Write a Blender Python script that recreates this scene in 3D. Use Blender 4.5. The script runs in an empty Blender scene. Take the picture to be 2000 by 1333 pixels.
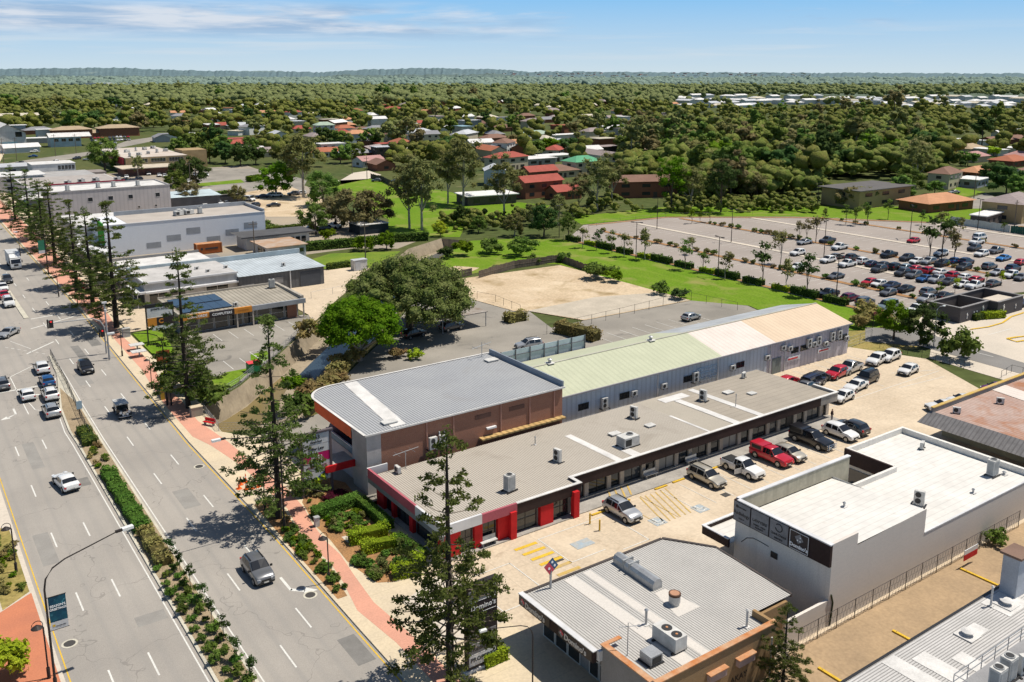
import bpy, bmesh, math, random
import numpy as np
from mathutils import Vector, Matrix
from mathutils.geometry import tessellate_polygon
R = math.radians
rnd = random.Random(7)
scene = bpy.context.scene
col = scene.collection

# ------------------------------------------------------------------ camera (a drone 45 m above the street; X = across the street, Y = along it)
FX, CX, CY, YH = 1780.0, 1000.0, 515.0, 140.0
PITCH, YAW, CH = math.atan((CY - YH) / FX), R(35.05), 45.0
cam = bpy.data.cameras.new("camera")
cam.sensor_width = 36.0
cam.sensor_fit = 'HORIZONTAL'
cam.lens = 36.0 * FX / 2000.0
cam.shift_y = -(666.5 - CY) / 2000.0
cam.clip_start = 0.5
cam.clip_end = 40000.0
camo = bpy.data.objects.new("camera", cam)
camo.location = (0, 0, CH)
camo.rotation_euler = (R(90) - PITCH, 0, -YAW)
col.objects.link(camo)
scene.camera = camo

def G(px, py, z=0.0):
    """where the survey photograph's pixel meets the level z, in metres"""
    a, b = (px - CX) / FX, -(py - CY) / FX
    fw = math.cos(PITCH) + b * math.sin(PITCH)
    up = -math.sin(PITCH) + b * math.cos(PITCH)
    x = fw * math.sin(YAW) + a * math.cos(YAW)
    y = fw * math.cos(YAW) - a * math.sin(YAW)
    t = (z - CH) / up
    return x * t, y * t

# ------------------------------------------------------------------ materials
MATS = {}
def _n(nt, t, **kw):
    n = nt.nodes.new(t)
    for k, v in kw.items():
        if k in n.inputs: n.inputs[k].default_value = v
        else: setattr(n, k, v)
    return n
def mixc(nt, fac, a, b, mode='MIX'):
    m = nt.nodes.new('ShaderNodeMix'); m.data_type = 'RGBA'; m.blend_type = mode
    for sock, v in ((m.inputs[0], fac), (m.inputs[6], a), (m.inputs[7], b)):
        if hasattr(v, 'links'): nt.links.new(v, sock)
        elif isinstance(v, (int, float)): sock.default_value = v
        else: sock.default_value = (*v, 1)
    return m.outputs[2]
def math_(nt, op, a, b=None, c=None):
    m = nt.nodes.new('ShaderNodeMath'); m.operation = op
    for s, v in zip(m.inputs, (a, b, c)):
        if v is None: continue
        if hasattr(v, 'links'): nt.links.new(v, s)
        else: s.default_value = v
    return m.outputs[0]
def ramp(nt, v, lo, hi):
    m = nt.nodes.new('ShaderNodeMapRange'); m.inputs[1].default_value = lo; m.inputs[2].default_value = hi
    nt.links.new(v, m.inputs[0]); return m.outputs[0]
def noise(nt, vec, scale, detail=3.0, rough=.55, dist=0.0):
    n = nt.nodes.new('ShaderNodeTexNoise'); n.inputs['Scale'].default_value = scale
    n.inputs['Detail'].default_value = detail; n.inputs['Roughness'].default_value = rough
    n.inputs['Distortion'].default_value = dist
    nt.links.new(vec, n.inputs['Vector']); return n.outputs[0]
def scalev(nt, vec, s):
    m = nt.nodes.new('ShaderNodeMapping'); m.inputs['Scale'].default_value = s
    nt.links.new(vec, m.inputs[0]); return m.outputs[0]
def M(name, c, rough=.85, c2=None, var=.25, scale=.35, fine=8.0, fvar=.15, metal=0.0, ribs=None, bump=0.0, stain=None,
      brick=None, spec=.12, streak=0.0, extra=None, lines=None):
    """procedural surface: base colour, broad and fine mottling, optional pan ribs, brick courses, stains and wall streaks"""
    if name in MATS: return MATS[name]
    m = bpy.data.materials.new(name); m.use_nodes = True; nt = m.node_tree
    bs = nt.nodes['Principled BSDF']
    bs.inputs['Roughness'].default_value = rough; bs.inputs['Metallic'].default_value = metal
    bs.inputs['Specular IOR Level'].default_value = spec
    pos = nt.nodes.new('ShaderNodeNewGeometry').outputs['Position']
    c2 = c2 or tuple(x * (1 - var) for x in c)
    out = mixc(nt, ramp(nt, noise(nt, pos, scale, 4), .32, .68), c, c2)
    if fvar:
        f = ramp(nt, noise(nt, pos, fine, 2), .3, .7)
        out = mixc(nt, f, out, mixc(nt, 1.0, out, (1 - fvar,) * 3, 'MULTIPLY'))
    if stain:
        sc, sscale, lo, hi = stain
        out = mixc(nt, ramp(nt, noise(nt, pos, sscale, 5, .6, .6), lo, hi), out, sc)
    sep = None
    if ribs or streak or lines:
        sep = nt.nodes.new('ShaderNodeSeparateXYZ'); nt.links.new(pos, sep.inputs[0])
    if streak:
        sv = scalev(nt, pos, (1.2, 1.2, .08))
        out = mixc(nt, math_(nt, 'MULTIPLY', ramp(nt, noise(nt, sv, 1.0, 4), .5, .8), streak), out, tuple(x * .35 for x in c))
    h = None
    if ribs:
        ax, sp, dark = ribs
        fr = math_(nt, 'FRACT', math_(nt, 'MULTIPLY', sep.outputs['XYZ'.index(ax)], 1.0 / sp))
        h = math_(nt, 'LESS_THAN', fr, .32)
        out = mixc(nt, math_(nt, 'MULTIPLY', h, dark), out, tuple(x * .3 for x in c))  # dark stripe per rib: pan dirt and rib shade put into the colour
    if lines:
        for ax, sp, wd, dark in lines:
            fr = math_(nt, 'FRACT', math_(nt, 'MULTIPLY', sep.outputs['XYZ'.index(ax)], 1.0 / sp))
            out = mixc(nt, math_(nt, 'MULTIPLY', math_(nt, 'LESS_THAN', fr, wd / sp), dark), out, tuple(x * .35 for x in c))
    if brick:
        cb, mortar, bscale = brick
        bt = nt.nodes.new('ShaderNodeTexBrick'); bt.inputs['Scale'].default_value = bscale
        bt.inputs['Mortar Size'].default_value = .035; bt.inputs['Color1'].default_value = (*c, 1)
        bt.inputs['Color2'].default_value = (*cb, 1); bt.inputs['Mortar'].default_value = (*mortar, 1)
        mp = nt.nodes.new('ShaderNodeVectorMath'); mp.operation = 'MULTIPLY_ADD'
        s2 = nt.nodes.new('ShaderNodeSeparateXYZ'); nt.links.new(pos, s2.inputs[0])
        cmb = nt.nodes.new('ShaderNodeCombineXYZ')
        nt.links.new(math_(nt, 'ADD', s2.outputs[0], s2.outputs[1]), cmb.inputs[0]); nt.links.new(s2.outputs[2], cmb.inputs[1])
        nt.links.new(cmb.outputs[0], bt.inputs['Vector'])
        out = mixc(nt, .8, out, bt.outputs['Color'])
    if extra: out = extra(nt, pos, out)
    nt.links.new(out, bs.inputs['Base Color'])
    if bump or ribs:
        b = nt.nodes.new('ShaderNodeBump'); b.inputs['Strength'].default_value = bump or .3
        b.inputs['Distance'].default_value = .05
        nt.links.new(h if h is not None else noise(nt, pos, fine, 3), b.inputs['Height'])
        nt.links.new(b.outputs[0], bs.inputs['Normal'])
    MATS[name] = m
    return m
def srgb(r, g, b):
    f = lambda v: v / 12.92 if v <= .04045 else ((v + .055) / 1.055) ** 2.4
    return f(r / 255), f(g / 255), f(b / 255)
def plain(name, c, rough=.5, metal=0.0, spec=.4, coat=0.0, emit=None):
    if name in MATS: return MATS[name]
    m = bpy.data.materials.new(name); m.use_nodes = True
    bs = m.node_tree.nodes['Principled BSDF']
    bs.inputs['Base Color'].default_value = (*c, 1); bs.inputs['Roughness'].default_value = rough
    bs.inputs['Metallic'].default_value = metal; bs.inputs['Specular IOR Level'].default_value = spec
    bs.inputs['Coat Weight'].default_value = coat; bs.inputs['Coat Roughness'].default_value = .05
    if emit:
        bs.inputs['Emission Color'].default_value = (*emit[0], 1); bs.inputs['Emission Strength'].default_value = emit[1]
    MATS[name] = m
    return m
def leafmat(name, c, c2, c3=None, trans=.25):
    """foliage: tone varies leaf by leaf and clump by clump"""
    if name in MATS: return MATS[name]
    m = bpy.data.materials.new(name); m.use_nodes = True; nt = m.node_tree
    bs = nt.nodes['Principled BSDF']; out = nt.nodes['Material Output']
    g = nt.nodes.new('ShaderNodeNewGeometry'); oi = nt.nodes.new('ShaderNodeObjectInfo')
    cc = mixc(nt, g.outputs['Random Per Island'], c, c2)
    cc = mixc(nt, ramp(nt, noise(nt, g.outputs['Position'], .45, 2), .35, .65), cc, c3 or tuple(x * .7 for x in c))
    cc = mixc(nt, math_(nt, 'MULTIPLY', ramp(nt, noise(nt, g.outputs['Position'], 2.1, 4, .8), .48, .64), .6), cc, tuple(x * .28 for x in c2))
    hv = nt.nodes.new('ShaderNodeHueSaturation')
    nt.links.new(math_(nt, 'ADD', math_(nt, 'MULTIPLY', oi.outputs['Random'], .04), .48), hv.inputs['Hue'])
    nt.links.new(math_(nt, 'ADD', math_(nt, 'MULTIPLY', oi.outputs['Random'], .7), 1.65), hv.inputs['Value'])
    nt.links.new(cc, hv.inputs['Color']); cc = hv.outputs[0]
    nt.links.new(cc, bs.inputs['Base Color'])
    bs.inputs['Roughness'].default_value = .7; bs.inputs['Specular IOR Level'].default_value = .06
    bp_ = nt.nodes.new('ShaderNodeBump'); bp_.inputs['Strength'].default_value = 1.0; bp_.inputs['Distance'].default_value = 1.1; nt.links.new(noise(nt, g.outputs['Position'], 1.5, 5, .75), bp_.inputs['Height']); nt.links.new(bp_.outputs[0], bs.inputs['Normal'])
    tr = nt.nodes.new('ShaderNodeBsdfTranslucent'); nt.links.new(cc, tr.inputs['Color'])
    mx = nt.nodes.new('ShaderNodeMixShader'); mx.inputs[0].default_value = trans
    nt.links.new(bs.outputs[0], mx.inputs[1]); nt.links.new(tr.outputs[0], mx.inputs[2])
    nt.links.new(mx.outputs[0], out.inputs['Surface'])
    MATS[name] = m
    return m

# ------------------------------------------------------------------ mesh builder, objects, tags
class MB:
    def __init__(s, *mats): s.v, s.f, s.m, s.mats = [], [], [], list(mats)
    def face(s, pts, m=0):
        i = len(s.v); s.v += [tuple(p) for p in pts]; s.f.append(tuple(range(i, i + len(pts)))); s.m.append(m); return s
    def box(s, x0, x1, y0, y1, z0, z1, m=0, top=None, skip=''):
        i = len(s.v)
        s.v += [(x0, y0, z0), (x1, y0, z0), (x1, y1, z0), (x0, y1, z0), (x0, y0, z1), (x1, y0, z1), (x1, y1, z1), (x0, y1, z1)]
        for k, q in (('b', (3, 2, 1, 0)), ('t', (4, 5, 6, 7)), ('f', (0, 1, 5, 4)), ('r', (1, 2, 6, 5)), ('k', (2, 3, 7, 6)), ('l', (3, 0, 4, 7))):
            if k in skip: continue
            s.f.append(tuple(i + a for a in q)); s.m.append(top if (k == 't' and top is not None) else m)
        return s
    def rbox(s, cx, cy, z0, lx, ly, h, ang, m=0):
        c, sn = math.cos(ang), math.sin(ang)
        P = [(cx + a * lx / 2 * c - b * ly / 2 * sn, cy + a * lx / 2 * sn + b * ly / 2 * c) for a, b in ((-1, -1), (1, -1), (1, 1), (-1, 1))]
        return s.prism(P, z0, z0 + h, m)
    def prism(s, poly, z0, z1, m=0, top=None, cap=True, bottom=False):
        if sum(a[0] * b[1] - b[0] * a[1] for a, b in zip(poly, poly[1:] + poly[:1])) < 0: poly = poly[::-1]
        n = len(poly); i = len(s.v)
        s.v += [(p[0], p[1], z0) for p in poly] + [(p[0], p[1], z1) for p in poly]
        for k in range(n):
            j = (k + 1) % n; s.f.append((i + k, i + j, i + n + j, i + n + k)); s.m.append(m)
        if cap:
            for t in tessellate_polygon([[Vector((p[0], p[1], 0)) for p in poly]]):
                a, b, c = t
                if (poly[b][0]-poly[a][0])*(poly[c][1]-poly[a][1])-(poly[b][1]-poly[a][1])*(poly[c][0]-poly[a][0]) < 0: b, c = c, b
                s.f.append((i + n + a, i + n + b, i + n + c)); s.m.append(m if top is None else top)
                if bottom: s.f.append((i + c, i + b, i + a)); s.m.append(m)
        return s
    def sheet(s, poly, z, m=0, holes=()):
        loops = [[Vector((p[0], p[1], 0)) for p in poly]] + [[Vector((p[0], p[1], 0)) for p in h] for h in holes]
        flat = [p for l in loops for p in l]; i = len(s.v)
        s.v += [(p[0], p[1], z) for p in flat]
        for a, b, c in tessellate_polygon(loops):
            A, B, C = flat[a], flat[b], flat[c]
            if (B[0]-A[0])*(C[1]-A[1])-(B[1]-A[1])*(C[0]-A[0]) < 0: b, c = c, b
            s.f.append((i + a, i + b, i + c)); s.m.append(m)
        return s
    def strip(s, pts, w, z, m=0):
        """flat ribbon of width w along a polyline"""
        L, Rr = [], []
        for k, p in enumerate(pts):
            a, b = pts[max(0, k - 1)], pts[min(len(pts) - 1, k + 1)]
            d = math.hypot(b[0] - a[0], b[1] - a[1]) or 1; nx, ny = -(b[1] - a[1]) / d, (b[0] - a[0]) / d
            L.append((p[0] + nx * w / 2, p[1] + ny * w / 2, z)); Rr.append((p[0] - nx * w / 2, p[1] - ny * w / 2, z))
        for k in range(len(pts) - 1): s.face([Rr[k], Rr[k + 1], L[k + 1], L[k]], m)
        return s
    def tube(s, pts, r, n=6, m=0, cap=True):
        rs = r if isinstance(r, (list, tuple)) else [r] * len(pts)
        i = len(s.v); pts = [Vector(p) for p in pts]
        for k, p in enumerate(pts):
            d = (pts[min(len(pts) - 1, k + 1)] - pts[max(0, k - 1)]).normalized()
            a = d.cross(Vector((0, 0, 1)) if abs(d.z) < .9 else Vector((1, 0, 0))).normalized(); b = d.cross(a)
            for j in range(n):
                t = 2 * math.pi * j / n; q = p + (a * math.cos(t) + b * math.sin(t)) * rs[k]; s.v.append(tuple(q))
        for k in range(len(pts) - 1):
            for j in range(n):
                s.f.append((i + k * n + j, i + k * n + (j + 1) % n, i + (k + 1) * n + (j + 1) % n, i + (k + 1) * n + j)); s.m.append(m)
        if cap:
            s.f.append(tuple(i + j for j in range(n))[::-1]); s.m.append(m)
            s.f.append(tuple(i + (len(pts) - 1) * n + j for j in range(n))); s.m.append(m)
        return s
    def cyl(s, x, y, z0, z1, r, n=12, m=0, r2=None): return s.tube([(x, y, z0), (x, y, z1)], [r, r if r2 is None else r2], n, m)
    def build(s, name, parent=None, smooth=False, local=False):
        me = bpy.data.meshes.new(name); me.from_pydata(s.v, [], s.f)
        for mt in s.mats: me.materials.append(mt)
        me.polygons.foreach_set('material_index', s.m)
        if smooth: me.polygons.foreach_set('use_smooth', [True] * len(me.polygons))
        me.update()
        o = bpy.data.objects.new(name, me); col.objects.link(o)
        if parent is not None:
            o.parent = parent
            if not local:
                me.transform(Matrix.Translation(-parent_world(parent)))
        return o
def parent_world(p):
    v = Vector((0, 0, 0))
    while p is not None: v = v + p.location; p = p.parent
    return v
LABELS = {}
def tag(o, label=None, cat=None, group=None, kind=None):
    if label:
        o['label'] = label; LABELS.setdefault(label, []).append(o)
    if cat: o['category'] = cat
    if group: o['group'] = group
    if kind: o['kind'] = kind
    return o
def thing(name, label, cat, loc=(0, 0, 0), rz=0.0, group=None):
    o = bpy.data.objects.new(name, None); col.objects.link(o)
    o.location = loc; o.rotation_euler = (0, 0, rz); o.empty_display_size = .3
    return tag(o, label, cat, group)
def kids(o): return KIDS.get(o.name) or list(o.children)
KIDS = {}
def copy_tree(o, parent=None, skip=()):
    c = o.copy(); col.objects.link(c); c.parent = parent
    for ch in list(o.children):
        if ch.name.split('.')[0] not in skip: copy_tree(ch, c, skip)
    return c
def place(proto, loc, rz=0.0, label=None, cat=None, group=None, scale=1.0, skip=()):
    """the prototype itself the first time, afterwards a copy of it with its parts"""
    if proto.get('_used'): o = copy_tree(proto, None, skip)
    else:
        o = proto
    for k in ('label', 'group'):
        if k in o: del o[k]
    proto['_used'] = 1
    o['_used'] = 1
    o.location = loc; o.rotation_euler = (0, 0, rz)
    o.scale = (scale,) * 3 if isinstance(scale, (int, float)) else scale
    return tag(o, label, cat, group)
def struct(o): o['kind'] = 'structure'; return o
def text(s, size, parent, loc, rot, mat, name='lettering', align='CENTER', bold=0.0, sx=1.0, ext=.01):
    cu = bpy.data.curves.new(name, 'FONT'); cu.body = s; cu.size = size; cu.align_x = align; cu.align_y = 'CENTER'
    cu.extrude = ext; cu.offset = bold; cu.resolution_u = 2
    tmp = bpy.data.objects.new(name, cu); col.objects.link(tmp)
    bpy.context.view_layer.update()
    me = bpy.data.meshes.new_from_object(tmp.evaluated_get(bpy.context.evaluated_depsgraph_get()))
    bpy.data.objects.remove(tmp); bpy.data.curves.remove(cu)
    me.materials.clear(); me.materials.append(mat)
    o = bpy.data.objects.new(name, me); col.objects.link(o); o.parent = parent
    pw = parent_world(parent)
    o.location = Vector(loc) - pw; o.rotation_euler = rot; o.scale = (sx, 1, 1)
    return o
ROT_S = (R(90), 0, 0)            # reads from the south (-Y)
ROT_W = (R(90), 0, R(-90))       # reads from the west (-X)

# ------------------------------------------------------------------ daylight and sky
SUN_EL, SUN_AZ = R(65), R(108)   # azimuth clockwise from +Y: the sun stands to the east, shadows fall towards the street
w = bpy.data.worlds.new("World"); scene.world = w; w.use_nodes = True
nt = w.node_tree; bg = nt.nodes['Background']; bg.inputs['Strength'].default_value = .07
sky = nt.nodes.new('ShaderNodeTexSky'); sky.sky_type = 'NISHITA'; sky.sun_disc = False
sky.sun_elevation = SUN_EL; sky.sun_rotation = SUN_AZ; sky.air_density = 1.0; sky.dust_density = .6; sky.ozone_density = 1.5
tc = nt.nodes.new('ShaderNodeTexCoord')
sx = nt.nodes.new('ShaderNodeSeparateXYZ'); nt.links.new(tc.outputs['Generated'], sx.inputs[0])
elev = sx.outputs[2]
sv = scalev(nt, tc.outputs['Generated'], (1.0, 1.0, 7.0))
n1 = noise(nt, sv, 4.2, 6, .58, .4)
n2 = noise(nt, scalev(nt, tc.outputs['Generated'], (1, 1, 11)), 9.0, 5, .6, .2)
band = math_(nt, 'MULTIPLY', ramp(nt, elev, .030, .044), ramp(nt, elev, .074, .060))
westd = nt.nodes.new('ShaderNodeVectorMath'); westd.operation = 'DOT_PRODUCT'; nt.links.new(tc.outputs['Generated'], westd.inputs[0])
westd.inputs[1].default_value = (-math.cos(YAW), math.sin(YAW), 0)     # more cloud to the north-west
side = ramp(nt, westd.outputs['Value'], -.16, .22)
cl = math_(nt, 'MULTIPLY', ramp(nt, math_(nt, 'ADD', n1, math_(nt, 'MULTIPLY', side, .26)), .58, .74), band)
base = mixc(nt, ramp(nt, elev, 0.0, .085), (8.6, 10.4, 11.5), (3.1, 7.6, 12.8))
skyc = mixc(nt, ramp(nt, elev, .10, .30), base, sky.outputs[0])
lit = mixc(nt, ramp(nt, n2, .40, .62), (5.0, 7.0, 9.8), (10.4, 10.9, 11.8))
skyc = mixc(nt, math_(nt, 'MULTIPLY', cl, .85), skyc, lit)
hz = math_(nt, 'MULTIPLY', ramp(nt, noise(nt, scalev(nt, tc.outputs['Generated'], (1, 1, 22)), 5.0, 4, .5), .5, .75), math_(nt, 'MULTIPLY', ramp(nt, elev, .01, .02), ramp(nt, elev, .05, .03)))
skyc = mixc(nt, math_(nt, 'MULTIPLY', hz, .55), skyc, (10.4, 10.9, 11.3))
nt.links.new(skyc, bg.inputs['Color'])
sun = bpy.data.lights.new("sun", 'SUN'); sun.energy = 5.0; sun.angle = R(.5); sun.color = (1.0, .935, .83)
suno = bpy.data.objects.new("sun", sun); col.objects.link(suno)
d = Vector((math.sin(SUN_AZ) * math.cos(SUN_EL), math.cos(SUN_AZ) * math.cos(SUN_EL), math.sin(SUN_EL)))
suno.rotation_euler = (-d).to_track_quat('-Z', 'Y').to_euler()
suno.location = (0, 0, 120)
scene.view_settings.view_transform = 'Standard'; scene.view_settings.look = 'None'
scene.view_settings.exposure = 0; scene.view_settings.gamma = 1
scene.render.engine = 'CYCLES'
scene.cycles.use_denoising = True
scene.cycles.max_bounces = 5; scene.cycles.diffuse_bounces = 2; scene.cycles.glossy_bounces = 2; scene.cycles.transparent_max_bounces = 6
# ------------------------------------------------------------------ ground materials
def road_extra(nt, pos, out):
    sep = nt.nodes.new('ShaderNodeSeparateXYZ'); nt.links.new(pos, sep.inputs[0])
    # worn wheel tracks along the lanes, long streaks along the direction of travel
    wv = math_(nt, 'SINE', math_(nt, 'MULTIPLY', sep.outputs[0], 2 * math.pi / 1.55))
    sv = scalev(nt, pos, (1.6, .03, 1)); st = noise(nt, sv, 1.0, 4)
    f = math_(nt, 'MULTIPLY', ramp(nt, wv, -.2, 1), ramp(nt, st, .3, .7))
    out = mixc(nt, math_(nt, 'MULTIPLY', f, .46), out, (.26, .25, .235))
    # cracks
    vo = nt.nodes.new('ShaderNodeTexVoronoi'); vo.feature = 'DISTANCE_TO_EDGE'; vo.inputs['Scale'].default_value = .085
    wob = nt.nodes.new('ShaderNodeVectorMath'); wob.operation = 'ADD'
    nz = nt.nodes.new('ShaderNodeTexNoise'); nz.inputs['Scale'].default_value = .5; nt.links.new(pos, nz.inputs['Vector'])
    sc = nt.nodes.new('ShaderNodeVectorMath'); sc.operation = 'SCALE'; sc.inputs['Scale'].default_value = 4.0
    nt.links.new(nz.outputs['Color'], sc.inputs[0]); nt.links.new(sc.outputs[0], wob.inputs[0]); nt.links.new(pos, wob.inputs[1])
    nt.links.new(wob.outputs[0], vo.inputs['Vector'])
    crk = math_(nt, 'LESS_THAN', vo.outputs['Distance'], .0035)
    return mixc(nt, math_(nt, 'MULTIPLY', crk, .4), out, (.15, .14, .13))
asph_road = M('road_asphalt', (0.413, 0.38, 0.34), .9, c2=(0.332, 0.307, 0.277), scale=.08, fine=14, fvar=.2, extra=road_extra)
asph = M('lot_asphalt', (0.372, 0.342, 0.297), .9, c2=(0.256, 0.237, 0.207), scale=.09, fine=9, fvar=.2, stain=((.11, .105, .10), .25, .60, .8))
asph_dark = M('lane_asphalt', (0.27, 0.258, 0.245), .9, scale=.1)
pinkasph = M('big_lot_asphalt', (0.39, 0.341, 0.306), .9, c2=(0.325, 0.286, 0.256), scale=.05, fine=6, fvar=.15)
def slab_extra(nt, pos, out):
    a = ramp(nt, noise(nt, pos, .6, 6, .65, 1.2), .55, .8)
    out = mixc(nt, math_(nt, 'MULTIPLY', a, .35), out, (.42, .31, .19))
    b = ramp(nt, noise(nt, pos, .11, 4, .6, .5), .52, .72)
    return mixc(nt, math_(nt, 'MULTIPLY', b, .4), out, (.78, .66, .50))
tan = M('tan_concrete', (0.66, 0.545, 0.405), .9, c2=(0.575, 0.47, 0.345), scale=.13, fine=3.5, fvar=.2, stain=((.25, .18, .12), .35, .62, .85),
        lines=[('X', 6.1, .05, .35), ('Y', 5.2, .05, .35)], extra=slab_extra)
tan_dark = M('driveway_concrete', (0.463, 0.331, 0.201), .9, c2=(0.362, 0.263, 0.165), scale=.25, fine=4, fvar=.18, lines=[('X', 7.0, .05, .3)])
cream = M('footpath_concrete', (0.7, 0.58, 0.403), .9, c2=(0.588, 0.497, 0.364), scale=.2, fine=5, lines=[('Y', 3.0, .05, .3)])
pale = M('pale_concrete', (.66, .58, .48), .9, c2=(.56, .50, .42), scale=.1, fine=4)
pink = M('pink_paving', (0.702, 0.351, 0.247), .9, c2=(0.594, 0.312, 0.227), scale=.3, fine=6, lines=[('Y', 1.2, .04, .15)])
redpave = M('terracotta_paving', (0.588, 0.221, 0.12), .9, c2=(0.504, 0.195, 0.114), scale=.4, fine=7)
kerbm = M('kerb_concrete', (0.65, 0.611, 0.504), .9, scale=.4, fine=5, lines=[('Y', 2.4, .05, .3)])
def lawn_extra(nt, pos, out):
    a = ramp(nt, noise(nt, pos, .35, 6, .7, .8), .55, .75)
    out = mixc(nt, math_(nt, 'MULTIPLY', a, .45), out, (.075, .15, .012))
    return mixc(nt, math_(nt, 'MULTIPLY', ramp(nt, noise(nt, scalev(nt, pos, (.5, .06, 1)), 1.0, 3), .5, .7), .3), out, (.24, .30, .05))
lawnm = M('bright_lawn', (.135, .265, .010), .95, c2=(.185, .29, .022), scale=.07, fine=2.5, fvar=.4, stain=((.26, .25, .075), .13, .52, .72), bump=.6, extra=lawn_extra)
lawn2 = M('yellow_lawn', (.21, .28, .035), .95, c2=(.13, .22, .028), scale=.2, fine=2.5, fvar=.3, bump=.5)
drygrass = M('dry_grass', (0.429, 0.325, 0.12), .95, c2=(0.273, 0.247, 0.072), scale=.25, fine=3, fvar=.4, stain=((.10, .12, .035), .3, .55, .75), bump=.8)
dirt = M('bare_dirt', (.66, .525, .36), .95, c2=(.56, .43, .285), scale=.09, fine=2.2, fvar=.25, stain=((.27, .19, .085), .12, .55, .75), extra=slab_extra)
gravel = M('grey_gravel', (0.567, 0.499, 0.403), .95, c2=(0.459, 0.405, 0.325), scale=.25, fine=3)
mulch = M('bark_mulch', (0.486, 0.26, 0.114), .95, c2=(0.338, 0.195, 0.096), scale=.7, fine=6, fvar=.4, bump=.8)
median_m = M('median_mulch', (0.468, 0.364, 0.237), .95, c2=(0.351, 0.273, 0.175), scale=.6, fine=7, fvar=.45, bump=.8)
suburb = M('suburb_ground', (.075, .105, .03), .95, c2=(.12, .13, .045), scale=.03, fine=.4, fvar=.35, stain=((.26, .22, .13), .05, .62, .75))
farland = M('far_ground', (.125, .17, .125), .95, c2=(.145, .185, .13), scale=.004, fine=.05, fvar=.2)
white = M('white_line_paint', (.78, .77, .72), .8, var=.12, scale=1.5, fine=9, fvar=.25)
yellow = M('yellow_line_paint', (.80, .52, .06), .8, var=.15, scale=1.5, fine=8, fvar=.25)
yellow2 = M('worn_yellow_paint', (.62, .42, .10), .85, c2=(.53, .39, .20), scale=.9, fine=5, fvar=.2)
bluep = M('faded_blue_paint', (.36, .44, .50), .85, c2=(.47, .45, .40), scale=1.5, fine=5)
concw = M('drain_concrete', (0.42, 0.35, 0.252), .9, c2=(0.28, 0.231, 0.168), scale=.3, fine=3, streak=.5)
waterm = plain('drain_water', (.035, .055, .075), .12, 0, .5)
waterb = plain('shallow_water', (.20, .15, .06), .25, 0, .5)
darkm = plain('dark_metal', (.02, .02, .022), .5, .3)
# ------------------------------------------------------------------ ground sheet with the open drain cut into it
DRAIN_L = [(33.0, 121), (36, 123), (40.2, 126.5), (44.1, 131), (48.9, 135.9), (54.8, 143), (62.3, 151.7), (74, 165), (88, 180), (100, 193), (111.2, 205.4), (126, 213.5)]
DRAIN_R = [(32.4, 110.5), (39.5, 108.2), (44.5, 109.5), (49.0, 115), (53.0, 120.5), (59.5, 127.5), (66.5, 134.5), (78, 148), (92, 164), (104, 178.5), (114, 193), (130, 206)]
HOLE = DRAIN_L + DRAIN_R[::-1]
g = MB(suburb, farland)
g.sheet([(-400, -60), (1500, -60), (1500, 1500), (-400, 1500)], 0, 0, [HOLE])
for q in ([(-9000, -4000), (16000, -4000), (16000, -60), (-9000, -60)], [(-9000, 1500), (16000, 1500), (16000, 16000), (-9000, 16000)],
          [(-9000, -60), (-400, -60), (-400, 1500), (-9000, 1500)], [(1500, -60), (16000, -60), (16000, 1500), (1500, 1500)]): g.sheet(q, 0, 1)
struct(g.build('ground'))
dr = MB(concw, drygrass)
fl, fr_ = [], []
for a, b in zip(DRAIN_L, DRAIN_R):
    dx, dy = b[0] - a[0], b[1] - a[1]; L = math.hypot(dx, dy)
    fl.append((a[0] + dx / L * 1.3, a[1] + dy / L * 1.3)); fr_.append((b[0] - dx / L * 4.0, b[1] - dy / L * 4.0))
for i in range(len(DRAIN_L) - 1):
    dr.face([(*DRAIN_L[i], 0), (*fl[i], -2.8), (*fl[i + 1], -2.8), (*DRAIN_L[i + 1], 0)], 0)
    dr.face([(*fl[i], -2.8), (*fr_[i], -2.8), (*fr_[i + 1], -2.8), (*fl[i + 1], -2.8)], 0)
    dr.face([(*fr_[i], -2.8), (*DRAIN_R[i], 0), (*DRAIN_R[i + 1], 0), (*fr_[i + 1], -2.8)], 1)
dr.face([(*DRAIN_L[0], 0), (*DRAIN_R[0], 0), (*fr_[0], -2.8), (*fl[0], -2.8)], 0)
dr.face([(*DRAIN_L[-1], 0), (*fl[-1], -2.8), (*fr_[-1], -2.8), (*DRAIN_R[-1], 0)], 0)
struct(dr.build('drain_channel'))
def mid(i, t): return (fl[i][0] + (fr_[i][0] - fl[i][0]) * t, fl[i][1] + (fr_[i][1] - fl[i][1]) * t)
wt = MB(waterb, waterm)
for i in range(4): wt.face([(*mid(i, .02), -2.74), (*mid(i, .8 - .13 * i), -2.74), (*mid(i + 1, .67 - .13 * i), -2.74), (*mid(i + 1, .02), -2.74)], 0)
for i in range(4, len(fl) - 1): wt.face([(*mid(i, .30), -2.74), (*mid(i, .97), -2.74), (*mid(i + 1, .97), -2.74), (*mid(i + 1, .30), -2.74)], 1)
struct(wt.build('water'))

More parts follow.
